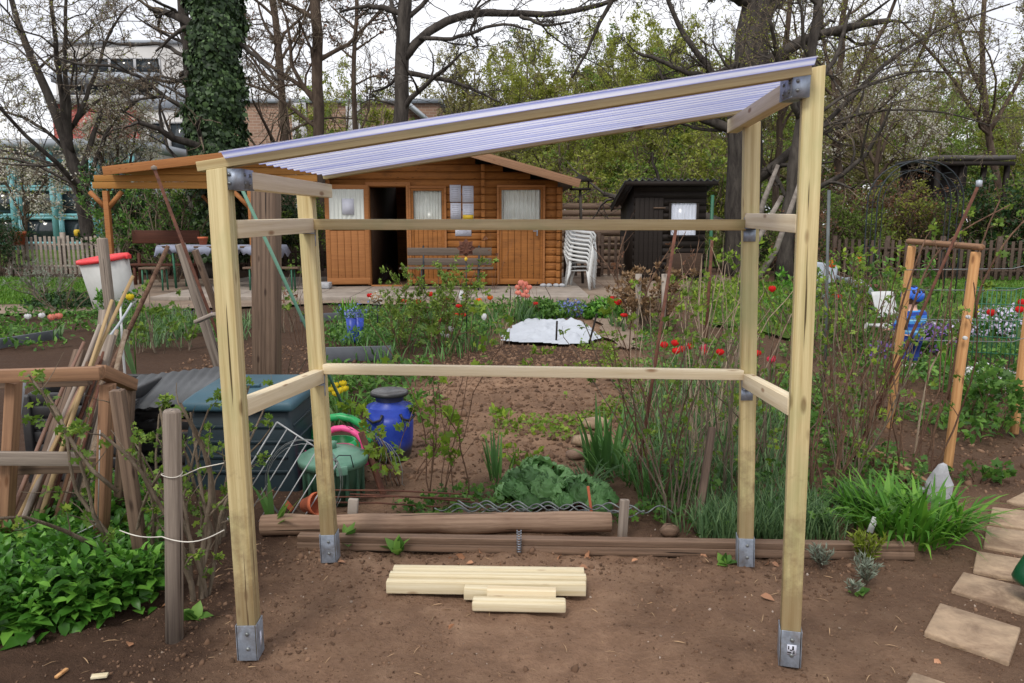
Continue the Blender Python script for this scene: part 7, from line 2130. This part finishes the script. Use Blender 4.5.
# rhubarb
def rhubarb(px, py, s_, lab, seed):
    rng = np.random.default_rng(seed); t = thing('rhubarb', P0(px, py), lab, 'rhubarb'); st = MB(); lf = MB()
    for k in range(34):
        a = rng.uniform(0, 2 * PI); r_ = .24 * math.sqrt(rng.uniform(.02, 1)) * s_; z_ = (.24 - .6 * r_ + rng.uniform(-.05, .03)) * s_
        tip = np.array([r_ * math.cos(a), r_ * math.sin(a), z_]); st.tube([(0, 0, 0), tuple(tip * [.5, .5, .7]), tuple(tip * [1, 1, .9])], [.012 * s_, .01 * s_, .008 * s_], 7)
        # crinkled broad leaf as a disc grid
        g = 12; V = []; rr_ = rng.uniform(.05, .095) * s_
        tilt = Matrix.Rotation(rng.uniform(.4, 1.15), 3, Vector((-math.sin(a), math.cos(a), 0)))
        for i in range(g):
            for j in range(20):
                rho = (i + .2) / g; th = 2 * PI * j / 20
                R_ = rr_ * rho * (1 + .18 * math.cos(th)) * (1 + .08 * rho * math.sin(7 * th))
                z2 = .026 * s_ * rho * rho * math.sin(9 * th + k) + .016 * s_ * math.sin(rho * 16 + 4 * th) * math.sin(11 * th) - .05 * s_ * rho ** 2
                v = tilt @ Vector((R_ * math.cos(th) + .0, R_ * math.sin(th), z2)); v = Matrix.Rotation(a, 3, 'Z') @ v if False else v
                V.append(tuple(tip + np.array(v)))
        F_ = [(i * 20 + j, i * 20 + (j + 1) % 20, (i + 1) * 20 + (j + 1) % 20, (i + 1) * 20 + j) for i in range(g - 1) for j in range(20)]
        lf.add(V, F_)
    st.build('stems', MT['tulip_pink'], t, smooth=True); lf.build('leaves', MT['lf_rhubarb'], t, smooth=True)
rhubarb(538, 498, .92, 'big crinkled rhubarb plant behind the middle of the log', 1)
rhubarb(582, 508, .72, 'crinkled rhubarb plant to the right of the larger one', 2)
# iris, lilies, lavender
for k, (px, py, n_, L_, w_, mt, nm, lab, sp, ln, bd) in enumerate((
        (606, 470, 34, .42, .03, 'lf_iris', 'iris_clump', 'tall sword leaved iris clump beside the pale stones', .13, (.02, .35), (.05, .5)),
        (624, 480, 70, .36, .016, 'lf_iris', 'leafy_clump', 'bushy strap leaved clump just right of the irises', .16, (.1, .9), (.5, 1.6)),
        (586, 488, 60, .2, .014, 'lf_blue', 'leafy_clump', 'low blue green tuft below the irises', .1, (.2, .9), (.5, 1.5)),
        (500, 480, 16, .3, .02, 'lf_iris', 'iris_clump', 'small sword leaved clump left of the rhubarb', .07, (.02, .3), (.1, .5)),
        (905, 535, 150, .34, .02, 'lf_lily', 'day_lily', 'largest bright day lily clump by the end of the sleeper', .2, (.1, .8), (.6, 1.8)),
        (935, 530, 80, .32, .02, 'lf_lily', 'day_lily', 'day lily clump spilling over toward the pointed stone', .13, (.1, .9), (.6, 1.8)),
        (872, 528, 70, .28, .015, 'lf_lily', 'day_lily', 'day lily clump left of the largest one, behind the label', .12, (.1, .8), (.5, 1.6)),
        (350, 325, 26, .45, .05, 'lf_lily', 'leafy_clump', 'broad upright leaves beside the blue boots', .1, (.02, .5), (.1, .7)),
        (948, 374, 30, .36, .026, 'lf_lily', 'leafy_clump', 'tall green leaves behind the white phlox', .12, (.02, .4), (.1, .7)),
        (345, 420, 30, .3, .02, 'lf_lily', 'leafy_clump', 'yellow green clump right of the near left post', .1, (.05, .5), (.2, .8)),
        (282, 430, 14, .3, .03, 'lf_lily', 'leafy_clump', 'bright leaves between composter and rear left post', .08, (.05, .5), (.2, .8)),
        (272, 530, 9, .26, .03, 'lf_mid', 'leafy_clump', 'broad blades at the foot of the composter by the log', .04, (.1, .7), (.2, .8)),
        (660, 500, 60, .34, .014, 'lf_iris', 'leafy_clump', 'grassy clump at the foot of the rusty rod', .14, (.05, .6), (.4, 1.3)))):
    clump(nm, P0(px, py), lab, n_, L_, w_, mt, 'plant', 80 + k, sp, ln, bd)
def sprigs(name, px, py, lab, mt, n_, h_, sp, seed):
    rng = np.random.default_rng(seed); t = thing(name, P0(px, py), lab, 'plant'); ns_ = 26
    a = rng.uniform(0, 2 * PI, ns_); P = np.zeros((ns_, 5, 3)); d = np.stack([np.cos(a) * sp / h_, np.sin(a) * sp / h_, np.ones(ns_)], 1); d[:, :2] *= rng.uniform(.1, 1, ns_)[:, None]; d /= np.linalg.norm(d, axis=1)[:, None]
    for j in range(1, 5): P[:, j] = P[:, j - 1] + d * h_ / 4 * rng.uniform(.7, 1.1, ns_)[:, None]
    MB().tubes(P, np.full((ns_, 5), .002), 3).build('stems', MT['twig'], t)
    p, T = along(rng, P, n_, .25)
    MB().scatter(*NARROW, p, T + rdirs(rng, n_) * .7, rdirs(rng, n_, 1), np.stack([rng.uniform(.5, 1.2, n_) * .035] * 3, 1)).build('foliage', MT[mt], t)
sprigs('lavender', 820, 568, 'silvery lavender tuft close by the near right post', 'lf_grey', 240, .1, .07, 1)
sprigs('lavender', 866, 586, 'silvery lavender tuft in front of the yellow green heath', 'lf_grey', 320, .12, .07, 2)
sprigs('heath_plant', 866, 566, 'yellow green fine leaved heath plant before the sleeper end', 'lf_heath', 700, .15, .1, 3)
sprigs('lavender', 853, 594, 'tiny silvery tuft near the soil below the lavender', 'lf_grey', 60, .05, .04, 4)
# --- right: raspberry canes
CAN = [(655, 505, 1.0, .2, 6, 'raspberry canes rising left of the long rusty rod'), (680, 520, 1.15, .22, 8, 'thick stand of raspberry canes in front of the bed stake'), (700, 470, 1.25, .25, 8, 'raspberry canes behind the bed stake'), (722, 450, 1.25, .25, 8, 'pale dead raspberry canes beside the far right post'), (735, 500, 1.0, .2, 6, 'raspberry canes touching the far right post'), (668, 440, 1.0, .25, 6, 'raspberry canes before the red tulips'),
       (640, 420, .95, .3, 5, 'thin arching canes at the end of the trodden path'), (775, 470, 1.0, .25, 7, 'canes seen between the two right posts'), (770, 410, 1.0, .25, 7, 'farther canes seen between the two right posts'),
       (822, 500, 1.05, .25, 9, 'raspberry canes right behind the near right post'), (846, 485, 1.15, .25, 9, 'reddish raspberry canes along the aslant plank'), (872, 470, 1.2, .28, 8, 'raspberry canes left of the trellis foot'), (840, 430, 1.15, .28, 8, 'far raspberry canes behind the aslant plank'), (866, 420, 1.1, .28, 7, 'leafy raspberry canes beside the far trellis leg'),
       (905, 482, 1.1, .14, 3, 'reddish canes tied between the trellis legs'), (925, 470, 1.3, .14, 3, 'brown canes leaning at the middle of the trellis')]
for k, (px, py, h_, sp, ns_, lab) in enumerate(CAN):
    shrub('raspberry_canes', P0(px, py), h_ * 1.08, sp, int(ns_ * 1.4), lab, 'canes', .005, 'cane_pale' if k in (3, 6, 2) else 'twig' if k % 3 == 1 else 'cane', 4, (.08, .25), [(150 if k < 14 else 24, .032, 'lf_currant' if k % 2 else 'lf_bright', LOBED)], 140 + k, wig=.1, lean=(.12 if k > 13 else 0, 0))
for k, (p, lab) in enumerate((([(975, 318), (978, 290), (1005, 240), (1030, 215)], 'long arching brown cane reaching from the near trellis leg'), ([(948, 400), (965, 300), (990, 215), (1000, 200)], 'reddish cane tied up along the near trellis leg'), ([(905, 330), (930, 255), (960, 230), (1010, 205)], 'bent cane crossing over the trellis crossbar'), ([(880, 420), (895, 330), (905, 290), (925, 240)], 'dark cane climbing the far trellis leg'), ([(912, 478), (922, 400), (936, 345), (968, 330)], 'pale thin cane bowed inside the trellis'))):
    q = [at(x_, y_, 4.5 + .2 * (k % 3)) for x_, y_ in p]
    t = thing('arching_cane', q[0], lab, 'cane'); pp = resample(q, 10) - np.array(tuple(q[0]))
    MB().tube(pp, np.linspace(.008, .004, 10), 6).build('stems', MT['cane' if k < 4 else 'cane_pale'], t, smooth=True)
    rng = np.random.default_rng(k); P2, R2 = spawn(rng, pp[None], np.linspace(.006, .003, 10)[None], 7, (.1, .22), (25, 60), .15, .05, .7, .2); P2b = MB().tubes(P2, R2, 4).build('sprays', MT['cane'], t, smooth=True)
    nd, T = along(rng, P2, 6, .6); p_ = np.repeat(nd, 4, 0)
    MB().scatter(*LOBED, p_, rdirs(rng, len(p_), .4), rdirs(rng, len(p_), 1), rng.uniform(.025, .05, len(p_))).build('foliage', MT['lf_currant'], t)
# strawberry like plant and greens before the trellis
for k, (px, py, lab) in enumerate(((980, 478, 'low weed on the soil beside the near trellis leg'), (990, 435, 'leafy plant left of the single larch stake'), (968, 420, 'green leafy plant just behind the near trellis leg'), (1000, 405, 'tall leafy plant before the white phlox'))):
    shrub('leafy_plant', P0(px, py), .12 if k == 0 else .4, .15, 7, lab, 'plant', .004, 'cane', 3, (.3, .5), [(60 if k == 0 else 170, .06, 'lf_mid', LOBED)], 200 + k)
# dead hydrangea
t = shrub('dry_hydrangea', P0(650, 330), .85, .4, 28, 'dry hydrangea with brown flower heads before the black shed', 'shrub', .008, 'twig', 5, (.15, .3), [(3600, .06, 'lf_dead', QUAD)], 210, tips=True)
shrub('weeping_rose', P0(672, 330 - 0), 1.5, .3, 3, 'dark drooping rose stems before the shed door', 'rose', .012, 'cane', 6, (.25, .4), [(24, .06, 'lf_brown', QUAD)], 211, wig=.2)
shrub('weeping_rose', (at(633, 310, 10.5).x, 10.5, 0), 1.75, .2, 3, 'tall thorny rose stem with curling shoots left of the shed window', 'rose', .016, 'cane', 7, (.18, .35), [(30, .06, 'lf_brown', QUAD)], 212, wig=.1)
# --- tulips
def tulip(lab, mt, h_, grp, loc, n_=1, seed=0, cup=.035):
    rng = np.random.default_rng(seed); t = thing('tulip', loc, lab, 'tulip', grp)
    st = MB().tube([(0, 0, 0), (.01, 0, h_ * .5), (.005, 0, h_)], .005, 6); st.build('stem', MT['lf_mid'], t, smooth=True)
    lb = MB(); blades(lb, rng, np.zeros((4, 3)), rng.uniform(.6, .9, 4) * h_, np.full(4, .035), rng.uniform(0, 6.28, 4), np.full(4, .25), rng.uniform(.2, .7, 4), 5); lb.build('leaves', MT['lf_blue'], t)
    fl = MB(); pet = [(0, -.1, 0), (.35, -.42, .12), (.75, -.38, .1), (1, 0, -.06), (.75, .38, .1), (.35, .42, .12), (.5, 0, .24), (0, .1, 0)]
    a = np.arange(6) * PI / 3; up = np.stack([np.cos(a) * .28, np.sin(a) * .28, np.ones(6)], 1); nrm = np.stack([np.cos(a), np.sin(a), np.full(6, .0)], 1)
    b_ = np.stack([np.cos(a) * .012, np.sin(a) * .012, np.full(6, h_)], 1)
    fl.scatter(pet, [(0, 1, 6, 7), (1, 2, 6), (2, 3, 6), (3, 4, 6), (4, 5, 6), (5, 7, 6)], b_, up, nrm, np.full(6, cup * 2)).build('flower', MT[mt], t, smooth=True)
    return t
TU = {}
def put_tulips(mt, lab, grp, pts, h_, cup=.04):
    proto = None; rr = random.Random(len(pts))
    for (px, py, Yb) in pts:
        q = at(px, py, Yb); hh = max(q.z, .12)
        loc = Vector((q.x, Yb, 0))
        if proto is None: proto = tulip(lab, mt, hh, grp, loc, seed=len(TU), cup=cup); ph = hh; TU[len(TU)] = 1
        else:
            c = copy_tree(proto); c.matrix_basis = Matrix.Translation(loc) @ Matrix.Rotation(rr.uniform(0, 6), 4, 'Z') @ Matrix.Diagonal((1, 1, hh / ph, 1))
bx = lambda l: l
put_tulips('tulip_red', 'red tulip in the border before the garden bench', 'red tulips before the bench', [(430, 297, 11.2), (446, 302, 11), (459, 308, 10.8), (456, 316, 10.2), (463, 317, 10.1), (441, 322, 9.8), (370, 298, 11.5), (418, 304, 10.9), (452, 303, 11.3), (535, 305, 11.6), (404, 303, 11.4)], .4, .042)
put_tulips('tulip_orange', 'orange tulip in the border before the garden bench', 'orange tulips before the bench', [(490, 300, 11.5), (479, 303, 11.2), (462, 299, 11.6)], .4, .04)
put_tulips('fl_white', 'white flower in the border beside the fleece', 'white flowers by the fleece', [(447, 338, 9), (441, 336, 9.1), (451, 332, 9.2), (461, 300, 11.2), (484, 320, 10)], .25, .028)
put_tulips('tulip_coral', 'large coral pink bloom before the cabin door panel', 'coral blooms', [(522, 290, 11.4), (526, 294, 11.4), (518, 295, 11.3), (525, 287, 11.5), (521, 286, 11.35), (529, 290, 11.45), (523, 297, 11.3), (518, 290, 11.4), (527, 298, 11.4)], .5, .042)
put_tulips('tulip_red', 'red tulip beside the path end near the shed', 'red tulips by the path', [(613, 302, 10.8), (618, 305, 10.7), (624, 317, 10.3), (611, 305, 11)], .4, .045)
put_tulips('fl_yellow', 'yellow flower among the red tulips at the path end', 'yellow tulips by the path', [(621, 305, 10.75), (628, 300, 11)], .4, .045)
put_tulips('tulip_red', 'red tulip in the row behind the raspberry canes', 'red tulips behind the canes', [(664, 348, 7.7), (675, 346, 7.8), (676, 354, 7.4), (682, 352, 7.5), (690, 349, 7.7), (703, 355, 7.4), (720, 355, 7.4), (757, 356, 7.4), (772, 361, 7.2)], .32, .034)
put_tulips('tulip_pink', 'pink tulip behind the canes between the right posts', 'pink tulips behind the canes', [(771, 363, 7.1), (703, 352, 7.45)], .32, .034)
put_tulips('tulip_red', 'red tulip behind the near right post', 'red tulips past the near right post', [(832, 297, 9.6), (838, 300, 9.5), (772, 292, 9.8)], .4, .04)
put_tulips('tulip_orange', 'orange red tulip before the tipped wheelbarrow', 'orange tulips by the wheelbarrow', [(832, 265, 11.2), (832, 268, 11.1), (858, 262, 11.6)], .4, .045)
put_tulips('tulip_red', 'red tulip behind the green mesh fence', 'red tulips behind the mesh fence', [(991, 316, 8.4), (1019, 313, 8.6), (1022, 306, 9)], .35, .04)
put_tulips('fl_white', 'white bulb flower in the bed near the tilted barrel', 'white flowers by the barrel', [(28, 319, 9.8), (42, 318, 9.9)], .3, .035)
put_tulips('tulip_coral', 'salmon bloom in the bed near the tilted barrel', 'salmon flowers by the barrel', [(59, 319, 9.7), (52, 320, 9.6)], .3, .04)
put_tulips('fl_yellow', 'yellow daffodil behind the rear left post', 'yellow daffodils by the barrel', [(335, 388, 5.6), (340, 393, 5.5), (343, 386, 5.7), (336, 396, 5.4), (345, 391, 5.6), (331, 392, 5.6)], .25, .022)
put_tulips('fl_yellow', 'yellow flower among the currant tufts before the barrel', 'yellow flower by the sticks', [(130, 300, 7)], .4, .03)
# cushions of flowers
def cushion(px, py, lab, mt, n_, r_, h_, sz, seed, mtl='lf_mid'):
    rng = np.random.default_rng(seed); q = P0(px, py); t = thing('flower_cushion', q, lab, 'flowers')
    d_ = rdirs(rng, n_); d_[:, 2] = np.abs(d_[:, 2]); p = d_ * [r_, r_ * .8, h_] * rng.uniform(.75, 1.05, n_)[:, None]
    MB().scatter(*QUAD, p, rdirs(rng, n_), d_ + rdirs(rng, n_) * .4, rng.uniform(.7, 1.2, n_) * sz).build('blossom', MT[mt], t)
    d_ = rdirs(rng, n_); d_[:, 2] = np.abs(d_[:, 2]); p = d_ * [r_, r_ * .8, h_ * .85] * rng.uniform(.3, 1, n_)[:, None]
    MB().scatter(*LANCE, p, rdirs(rng, n_, .3), rdirs(rng, n_, 1), rng.uniform(.7, 1.2, n_) * sz * 1.4).build('foliage', MT[mtl], t)
cushion(985, 388, 'white phlox cushion between the near trellis leg and the stake', 'fl_white', 420, .3, .22, .04, 1)
cushion(1003, 335, 'pale lilac flower cushion behind the mesh fence', 'fl_lilac', 520, .5, .4, .06, 2)
cushion(930, 352, 'purple flowers right beside the child', 'fl_purple', 260, .32, .34, .055, 3)
cushion(884, 362, 'purple flowers left beside the child', 'fl_purple', 160, .3, .25, .05, 4)
cushion(945, 334, 'long pale lilac cushion behind the child', 'fl_lilac', 340, .5, .2, .05, 5)
cushion(568, 316, 'blue flowers at the end of the white fleece', 'fl_blue', 340, .38, .26, .06, 6)
cushion(358, 318, 'pale blue flowers behind the blue boots', 'fl_blue', 150, .4, .26, .05, 7)
cushion(970, 318, 'small yellow flower tuft by the mesh fence', 'fl_yellow', 60, .14, .25, .04, 8)
cushion(605, 318, 'bushy green plant carrying the tulips at the path end', 'lf_lush', 420, .34, .34, .08, 9, 'lf_lush')
cushion(540, 318, 'green leafy mound before the fleece', 'lf_mid', 420, .4, .3, .08, 10)
cushion(195, 318, 'low violet flowers in front of the terrace', 'fl_purple', 60, .4, .2, .05, 11)
# silver shrub and dark climber by the pale fence
shrub('silver_shrub', P0(48, 300), .85, .75, 16, 'silver grey twiggy shrub by the pale picket fence', 'shrub', .014, 'bark_grey', 5, (.3, .5), [(700, .07, 'lf_grey', NARROW)], 220, second=2)
cushion(70, 308, 'dark green trailing plant over the bed edge by the barrel', 'lf_dark', 420, .8, .3, .08, 12, 'lf_dark')
shrub('climber', (at(170, 280, 19).x, 19, 0), 2.6, 1.2, 16, 'leafy climber screening the back of the porch', 'climber', .02, 'twig', 6, (.25, .5), [(1600, .1, 'lf_mid', LANCE)], 221)
shrub('climber', (at(120, 285, 18).x, 18, 0), 2.5, .5, 8, 'green climber on the outer porch post', 'climber', .015, 'twig', 6, (.2, .4), [(700, .09, 'lf_mid', LANCE)], 222)
shrub('garden_shrub', P0(118, 316), .5, .4, 8, 'leafy bush at the foot of the tilted barrel', 'bush', .008, 'twig', 4, (.25, .5), [(320, .08, 'lf_lush', LANCE)], 223)
shrub('bare_bush', P0(66, 312), .7, .6, 8, 'brown twiggy bush beside the grey post and barrel', 'bush', .01, 'twig', 5, (.3, .6), [(40, .05, 'lf_bright', QUAD)], 224, second=3)
shrub('garden_shrub', (at(862, 300, 10.5).x, 10.5, 0), 1.2, .4, 9, 'upright light green shrub before the rose arch', 'bush', .012, 'twig', 5, (.2, .4), [(330, .09, 'lf_bright', LANCE)], 225)
shrub('garden_shrub', (at(872, 320, 8.6).x, 8.6, 0), .75, .55, 12, 'bushy green shrub left of the child', 'bush', .008, 'twig', 5, (.25, .5), [(700, .075, 'lf_mid', LANCE)], 226)
shrub('garden_shrub', (at(818, 320, 8.8).x, 8.8, 0), 1.0, .5, 9, 'twiggy shrub with new leaves behind the grey metal pole', 'bush', .008, 'twig', 5, (.25, .5), [(360, .06, 'lf_currant', LOBED)], 227)
shrub('garden_shrub', (at(905, 290, 10).x, 10, 0), 1.1, .6, 10, 'green shrub seen through the trellis', 'bush', .01, 'twig', 5, (.25, .5), [(500, .08, 'lf_mid', LANCE)], 228)
shrub('garden_shrub', (at(948, 330, 8.8).x, 8.8, 0), .8, .5, 9, 'low green shrub right of the child behind the trellis', 'bush', .008, 'twig', 5, (.25, .5), [(460, .07, 'lf_mid', LANCE)], 229)
shrub('garden_shrub', (at(738, 300, 14).x, 14, 0), 1.3, .4, 7, 'pale green shoot growing at the foot of the big oak', 'bush', .012, 'twig', 5, (.2, .4), [(240, .1, 'lf_bright', LANCE)], 230)
shrub('garden_shrub', (at(800, 300, 11).x, 11, 0), .9, .6, 10, 'bushy plant behind the near right post by the lawn', 'bush', .01, 'twig', 5, (.25, .5), [(420, .08, 'lf_lush', LANCE)], 231)
for k, (px, py, lab) in enumerate(((540, 354, 'green seedlings in the dark dug bed'), (536, 372, 'small weed tuft at the edge of the dug bed'), (577, 378, 'weed tuft beside the trodden path'), (497, 425, 'pale weed tuft in the trodden bed'), (520, 462, 'weed tuft near the rhubarb'))):
    shrub('weed_tuft', P0(px, py), .12, .14, 6, lab, 'weed', .003, 'lf_mid', 3, (.3, .6), [(60, .06, 'lf_bright', LANCE)], 240 + k)
# ================================================================== the child
def skin_mesh(name, joints, edges, mat, parent, sub=2, root=0, post=None):
    me = bpy.data.meshes.new(name); me.from_pydata([j[0] for j in joints], edges, []); me.update()
    o = bpy.data.objects.new(name, me); COL.objects.link(o)
    s = o.modifiers.new('skin', 'SKIN'); s.use_smooth_shade = True
    for k, j in enumerate(joints):
        sv = me.skin_vertices[0].data[k]; r_ = j[1]; sv.radius = (r_, r_) if np.isscalar(r_) else r_; sv.use_root = (k == root)
    if sub:
        b = o.modifiers.new('sub', 'SUBSURF'); b.levels = sub; b.render_levels = sub
    dg = bpy.context.evaluated_depsgraph_get(); ev = o.evaluated_get(dg); nm = bpy.data.meshes.new_from_object(ev)
    o.modifiers.clear(); o.data = nm; bpy.data.meshes.remove(me); nm.name = name
    for p in nm.polygons: p.use_smooth = True
    nm.materials.clear(); nm.materials.append(mat)
    if parent is not None: o.parent = parent
    return o
MT['skin'] = plain('skin', srgb(212, 168, 146), .55, 0, .05)
MT['denim'] = plain('dark blue trousers', srgb(38, 58, 132), .9, 0, .15, 12)
MT['helmet'] = plain('glossy blue helmet shell', srgb(48, 104, 206), .3, 0, .06)
MT['helmet_dark'] = plain('dark helmet vents', srgb(24, 30, 60), .7)
MT['hair'] = plain('brown hair', srgb(92, 66, 44), .7, 0, .2, 20)
m, nt, out = newmat('blue striped jersey')
v = coords(nt, rnd=False); sx = nt.nodes.new('ShaderNodeSeparateXYZ'); nt.links.new(v, sx.inputs[0])
fr0 = math_(nt, 'FRACT', math_(nt, 'DIVIDE', math_(nt, 'SUBTRACT', sx.outputs[2], .21), .118))
r1 = ramp(nt, [(0, srgb(40, 66, 150)), (.3, srgb(66, 138, 206)), (.55, srgb(140, 196, 226)), (.72, srgb(58, 118, 200))]); r1.color_ramp.interpolation = 'CONSTANT'; nt.links.new(fr0, r1.inputs[0])
bsdf(nt, out, r1.outputs[0], .9, normal=bump(nt, noise(nt, v, 60, 3), .15, .004)); MT['jersey'] = m
q = gr(909, 369)
ch_ = thing('person', (q.x, q.y, 0), 'small child in a blue helmet and blue striped shirt, back turned, behind the trellis', 'person', rz=.35)
ch_.matrix_basis = ch_.matrix_basis @ Matrix.Diagonal((1.15, 1.1, 1.0, 1))
# local: faces +y (away from the camera), z up, height .86
J = [((0, 0, .36), (.072, .062)), ((0, -.005, .44), (.075, .062)), ((0, .0, .53), (.082, .066)), ((0, .012, .595), (.05, .045)), ((0, .018, .635), .032), ((0, .035, .70), (.058, .064)), ((0, .035, .76), (.062, .068)), ((0, .03, .80), (.045, .05)),
     ((-.055, 0, .31), .05), ((-.06, .02, .18), .04), ((-.062, -.005, .05), .027), ((-.064, .06, .025), .022),
     ((.055, 0, .31), .05), ((.062, .025, .18), .04), ((.064, 0, .05), .027), ((.066, .065, .025), .022),
     ((-.105, .005, .575), .034), ((-.15, .02, .46), .026), ((-.13, .12, .40), .02), ((-.125, .15, .395), .017),
     ((.105, .005, .575), .034), ((.14, .03, .455), .026), ((.11, .13, .41), .02), ((.103, .16, .405), .017)]
E_ = [(0, 1), (1, 2), (2, 3), (3, 4), (4, 5), (5, 6), (6, 7), (0, 8), (8, 9), (9, 10), (10, 11), (0, 12), (12, 13), (13, 14), (14, 15), (2, 16), (16, 17), (17, 18), (18, 19), (2, 20), (20, 21), (21, 22), (22, 23)]
# fingers, rooted in the palms
for side, wrist in ((-1, 19), (1, 23)):
    c = Vector(J[wrist][0])
    for f_, (dx, dz, ln) in enumerate(((-.012, .006, .03), (-.004, .009, .036), (.005, .007, .033), (.012, .003, .026))):
        a = len(J); J.append((tuple(c + Vector((dx, .014, dz * .4))), .0055)); J.append((tuple(c + Vector((dx * 1.2, .014 + ln * .6, dz * .4 - .006))), .005)); J.append((tuple(c + Vector((dx * 1.2, .014 + ln * .8, dz * .4 - .02))), .0042))
        E_ += [(wrist, a), (a, a + 1), (a + 1, a + 2)]
    a = len(J); J.append((tuple(c + Vector((-side * .016, .004, .006))), .006)); J.append((tuple(c + Vector((-side * .024, .02, .0))), .005)); E_ += [(wrist, a), (a, a + 1)]
body = skin_mesh('body', J, E_, MT['skin'], ch_, 2)
fc = MB()
fc.lathe([(.0, .0), (.009, .006), (.006, .022), (0, .03)], 10, (0, .098, .695)); fc.build('nose', MT['skin'], body, smooth=True)
for s in (-1, 1):
    tv, tf = ico(2, 0, 0)
    MB().add(np.array(tv) * [.009, .006, .009] + [s * .025, .092, .725], tf).build('eye', MT['helmet_dark'], body, smooth=True)
    MB().add(np.array(tv) * [.01, .016, .022] + [s * .064, .03, .70], tf).build('ear', MT['skin'], body, smooth=True)
MB().tube([(-.018, .094, .672), (0, .098, .669), (.018, .094, .672)], .004, 6).build('mouth', MT['terracotta'], body, smooth=True)
tv, tf = ico(3, 0, 0); hv = np.array(tv)
hv2 = hv * [.068, .074, .078] + [0, .024, .735]; keep = [f for f in tf if all(hv2[i][2] > .665 and hv2[i][1] < .07 for i in f)]
MB().add(hv2, keep).build('hair', MT['hair'], ch_, smooth=True).modifiers.new('t', 'SOLIDIFY').thickness = .006
S_ = [((0, 0, .285), (.1, .086)), ((0, 0, .42), (.094, .078)), ((0, .0, .53), (.096, .076)), ((0, .01, .592), (.07, .058)), ((-.108, .005, .572), .046), ((-.155, .02, .465), .037), ((-.14, .1, .41), .031), ((.108, .005, .572), .046), ((.145, .03, .46), .037), ((.12, .11, .415), .031)]
skin_mesh('shirt', S_, [(0, 1), (1, 2), (2, 3), (2, 4), (4, 5), (5, 6), (2, 7), (7, 8), (8, 9)], MT['jersey'], ch_, 2)
T_ = [((0, 0, .39), (.086, .074)), ((-.055, .0, .3), .064), ((-.061, .02, .18), .05), ((-.063, -.002, .06), .041), ((.055, 0, .3), .064), ((.063, .025, .18), .05), ((.065, .002, .06), .041)]
skin_mesh('trousers', T_, [(0, 1), (1, 2), (2, 3), (0, 4), (4, 5), (5, 6)], MT['denim'], ch_, 2)
for s in (-1, 1):
    tv, tf = ico(3, 0, 0); vv = np.array(tv) * [.036, .07, .036] + [s * .065, .03, .034]; vv[:, 2] = np.maximum(vv[:, 2], 0.006)
    MB().add(vv, tf).build('shoe', MT['white_plastic'], ch_, smooth=True)
tv, tf = ico(4, 0, 0); hv = np.array(tv); hh = hv * [.086, .108, .092] + [0, .028, .762]
keep = [f for f in tf if all(hh[i][2] > .725 - .12 * (hh[i][1] < -.03) * min(1, -hh[i][1] * 4 - .0) for i in f)]
hm = MB().add(hh, keep).build('helmet', MT['helmet'], ch_, smooth=True); hm.modifiers.new('t', 'SOLIDIFY').thickness = .012
vt = MB()
for x_ in (-.056, -.019, .019, .056):
    for (a0, a1) in ((.35, .95), (1.15, 1.75), (1.95, 2.6)):
        pts = []
        for a in np.linspace(a0, a1, 7):
            f_ = math.sqrt(max(0, 1 - (x_ / .086) ** 2)); pts.append((x_, .028 - .108 * f_ * math.cos(a), .762 + .0925 * f_ * math.sin(a)))
        vt.tube(pts, [.003, .01, .0125, .013, .0125, .01, .003], 6)
vt.build('vents', MT['helmet_dark'], hm, smooth=True)
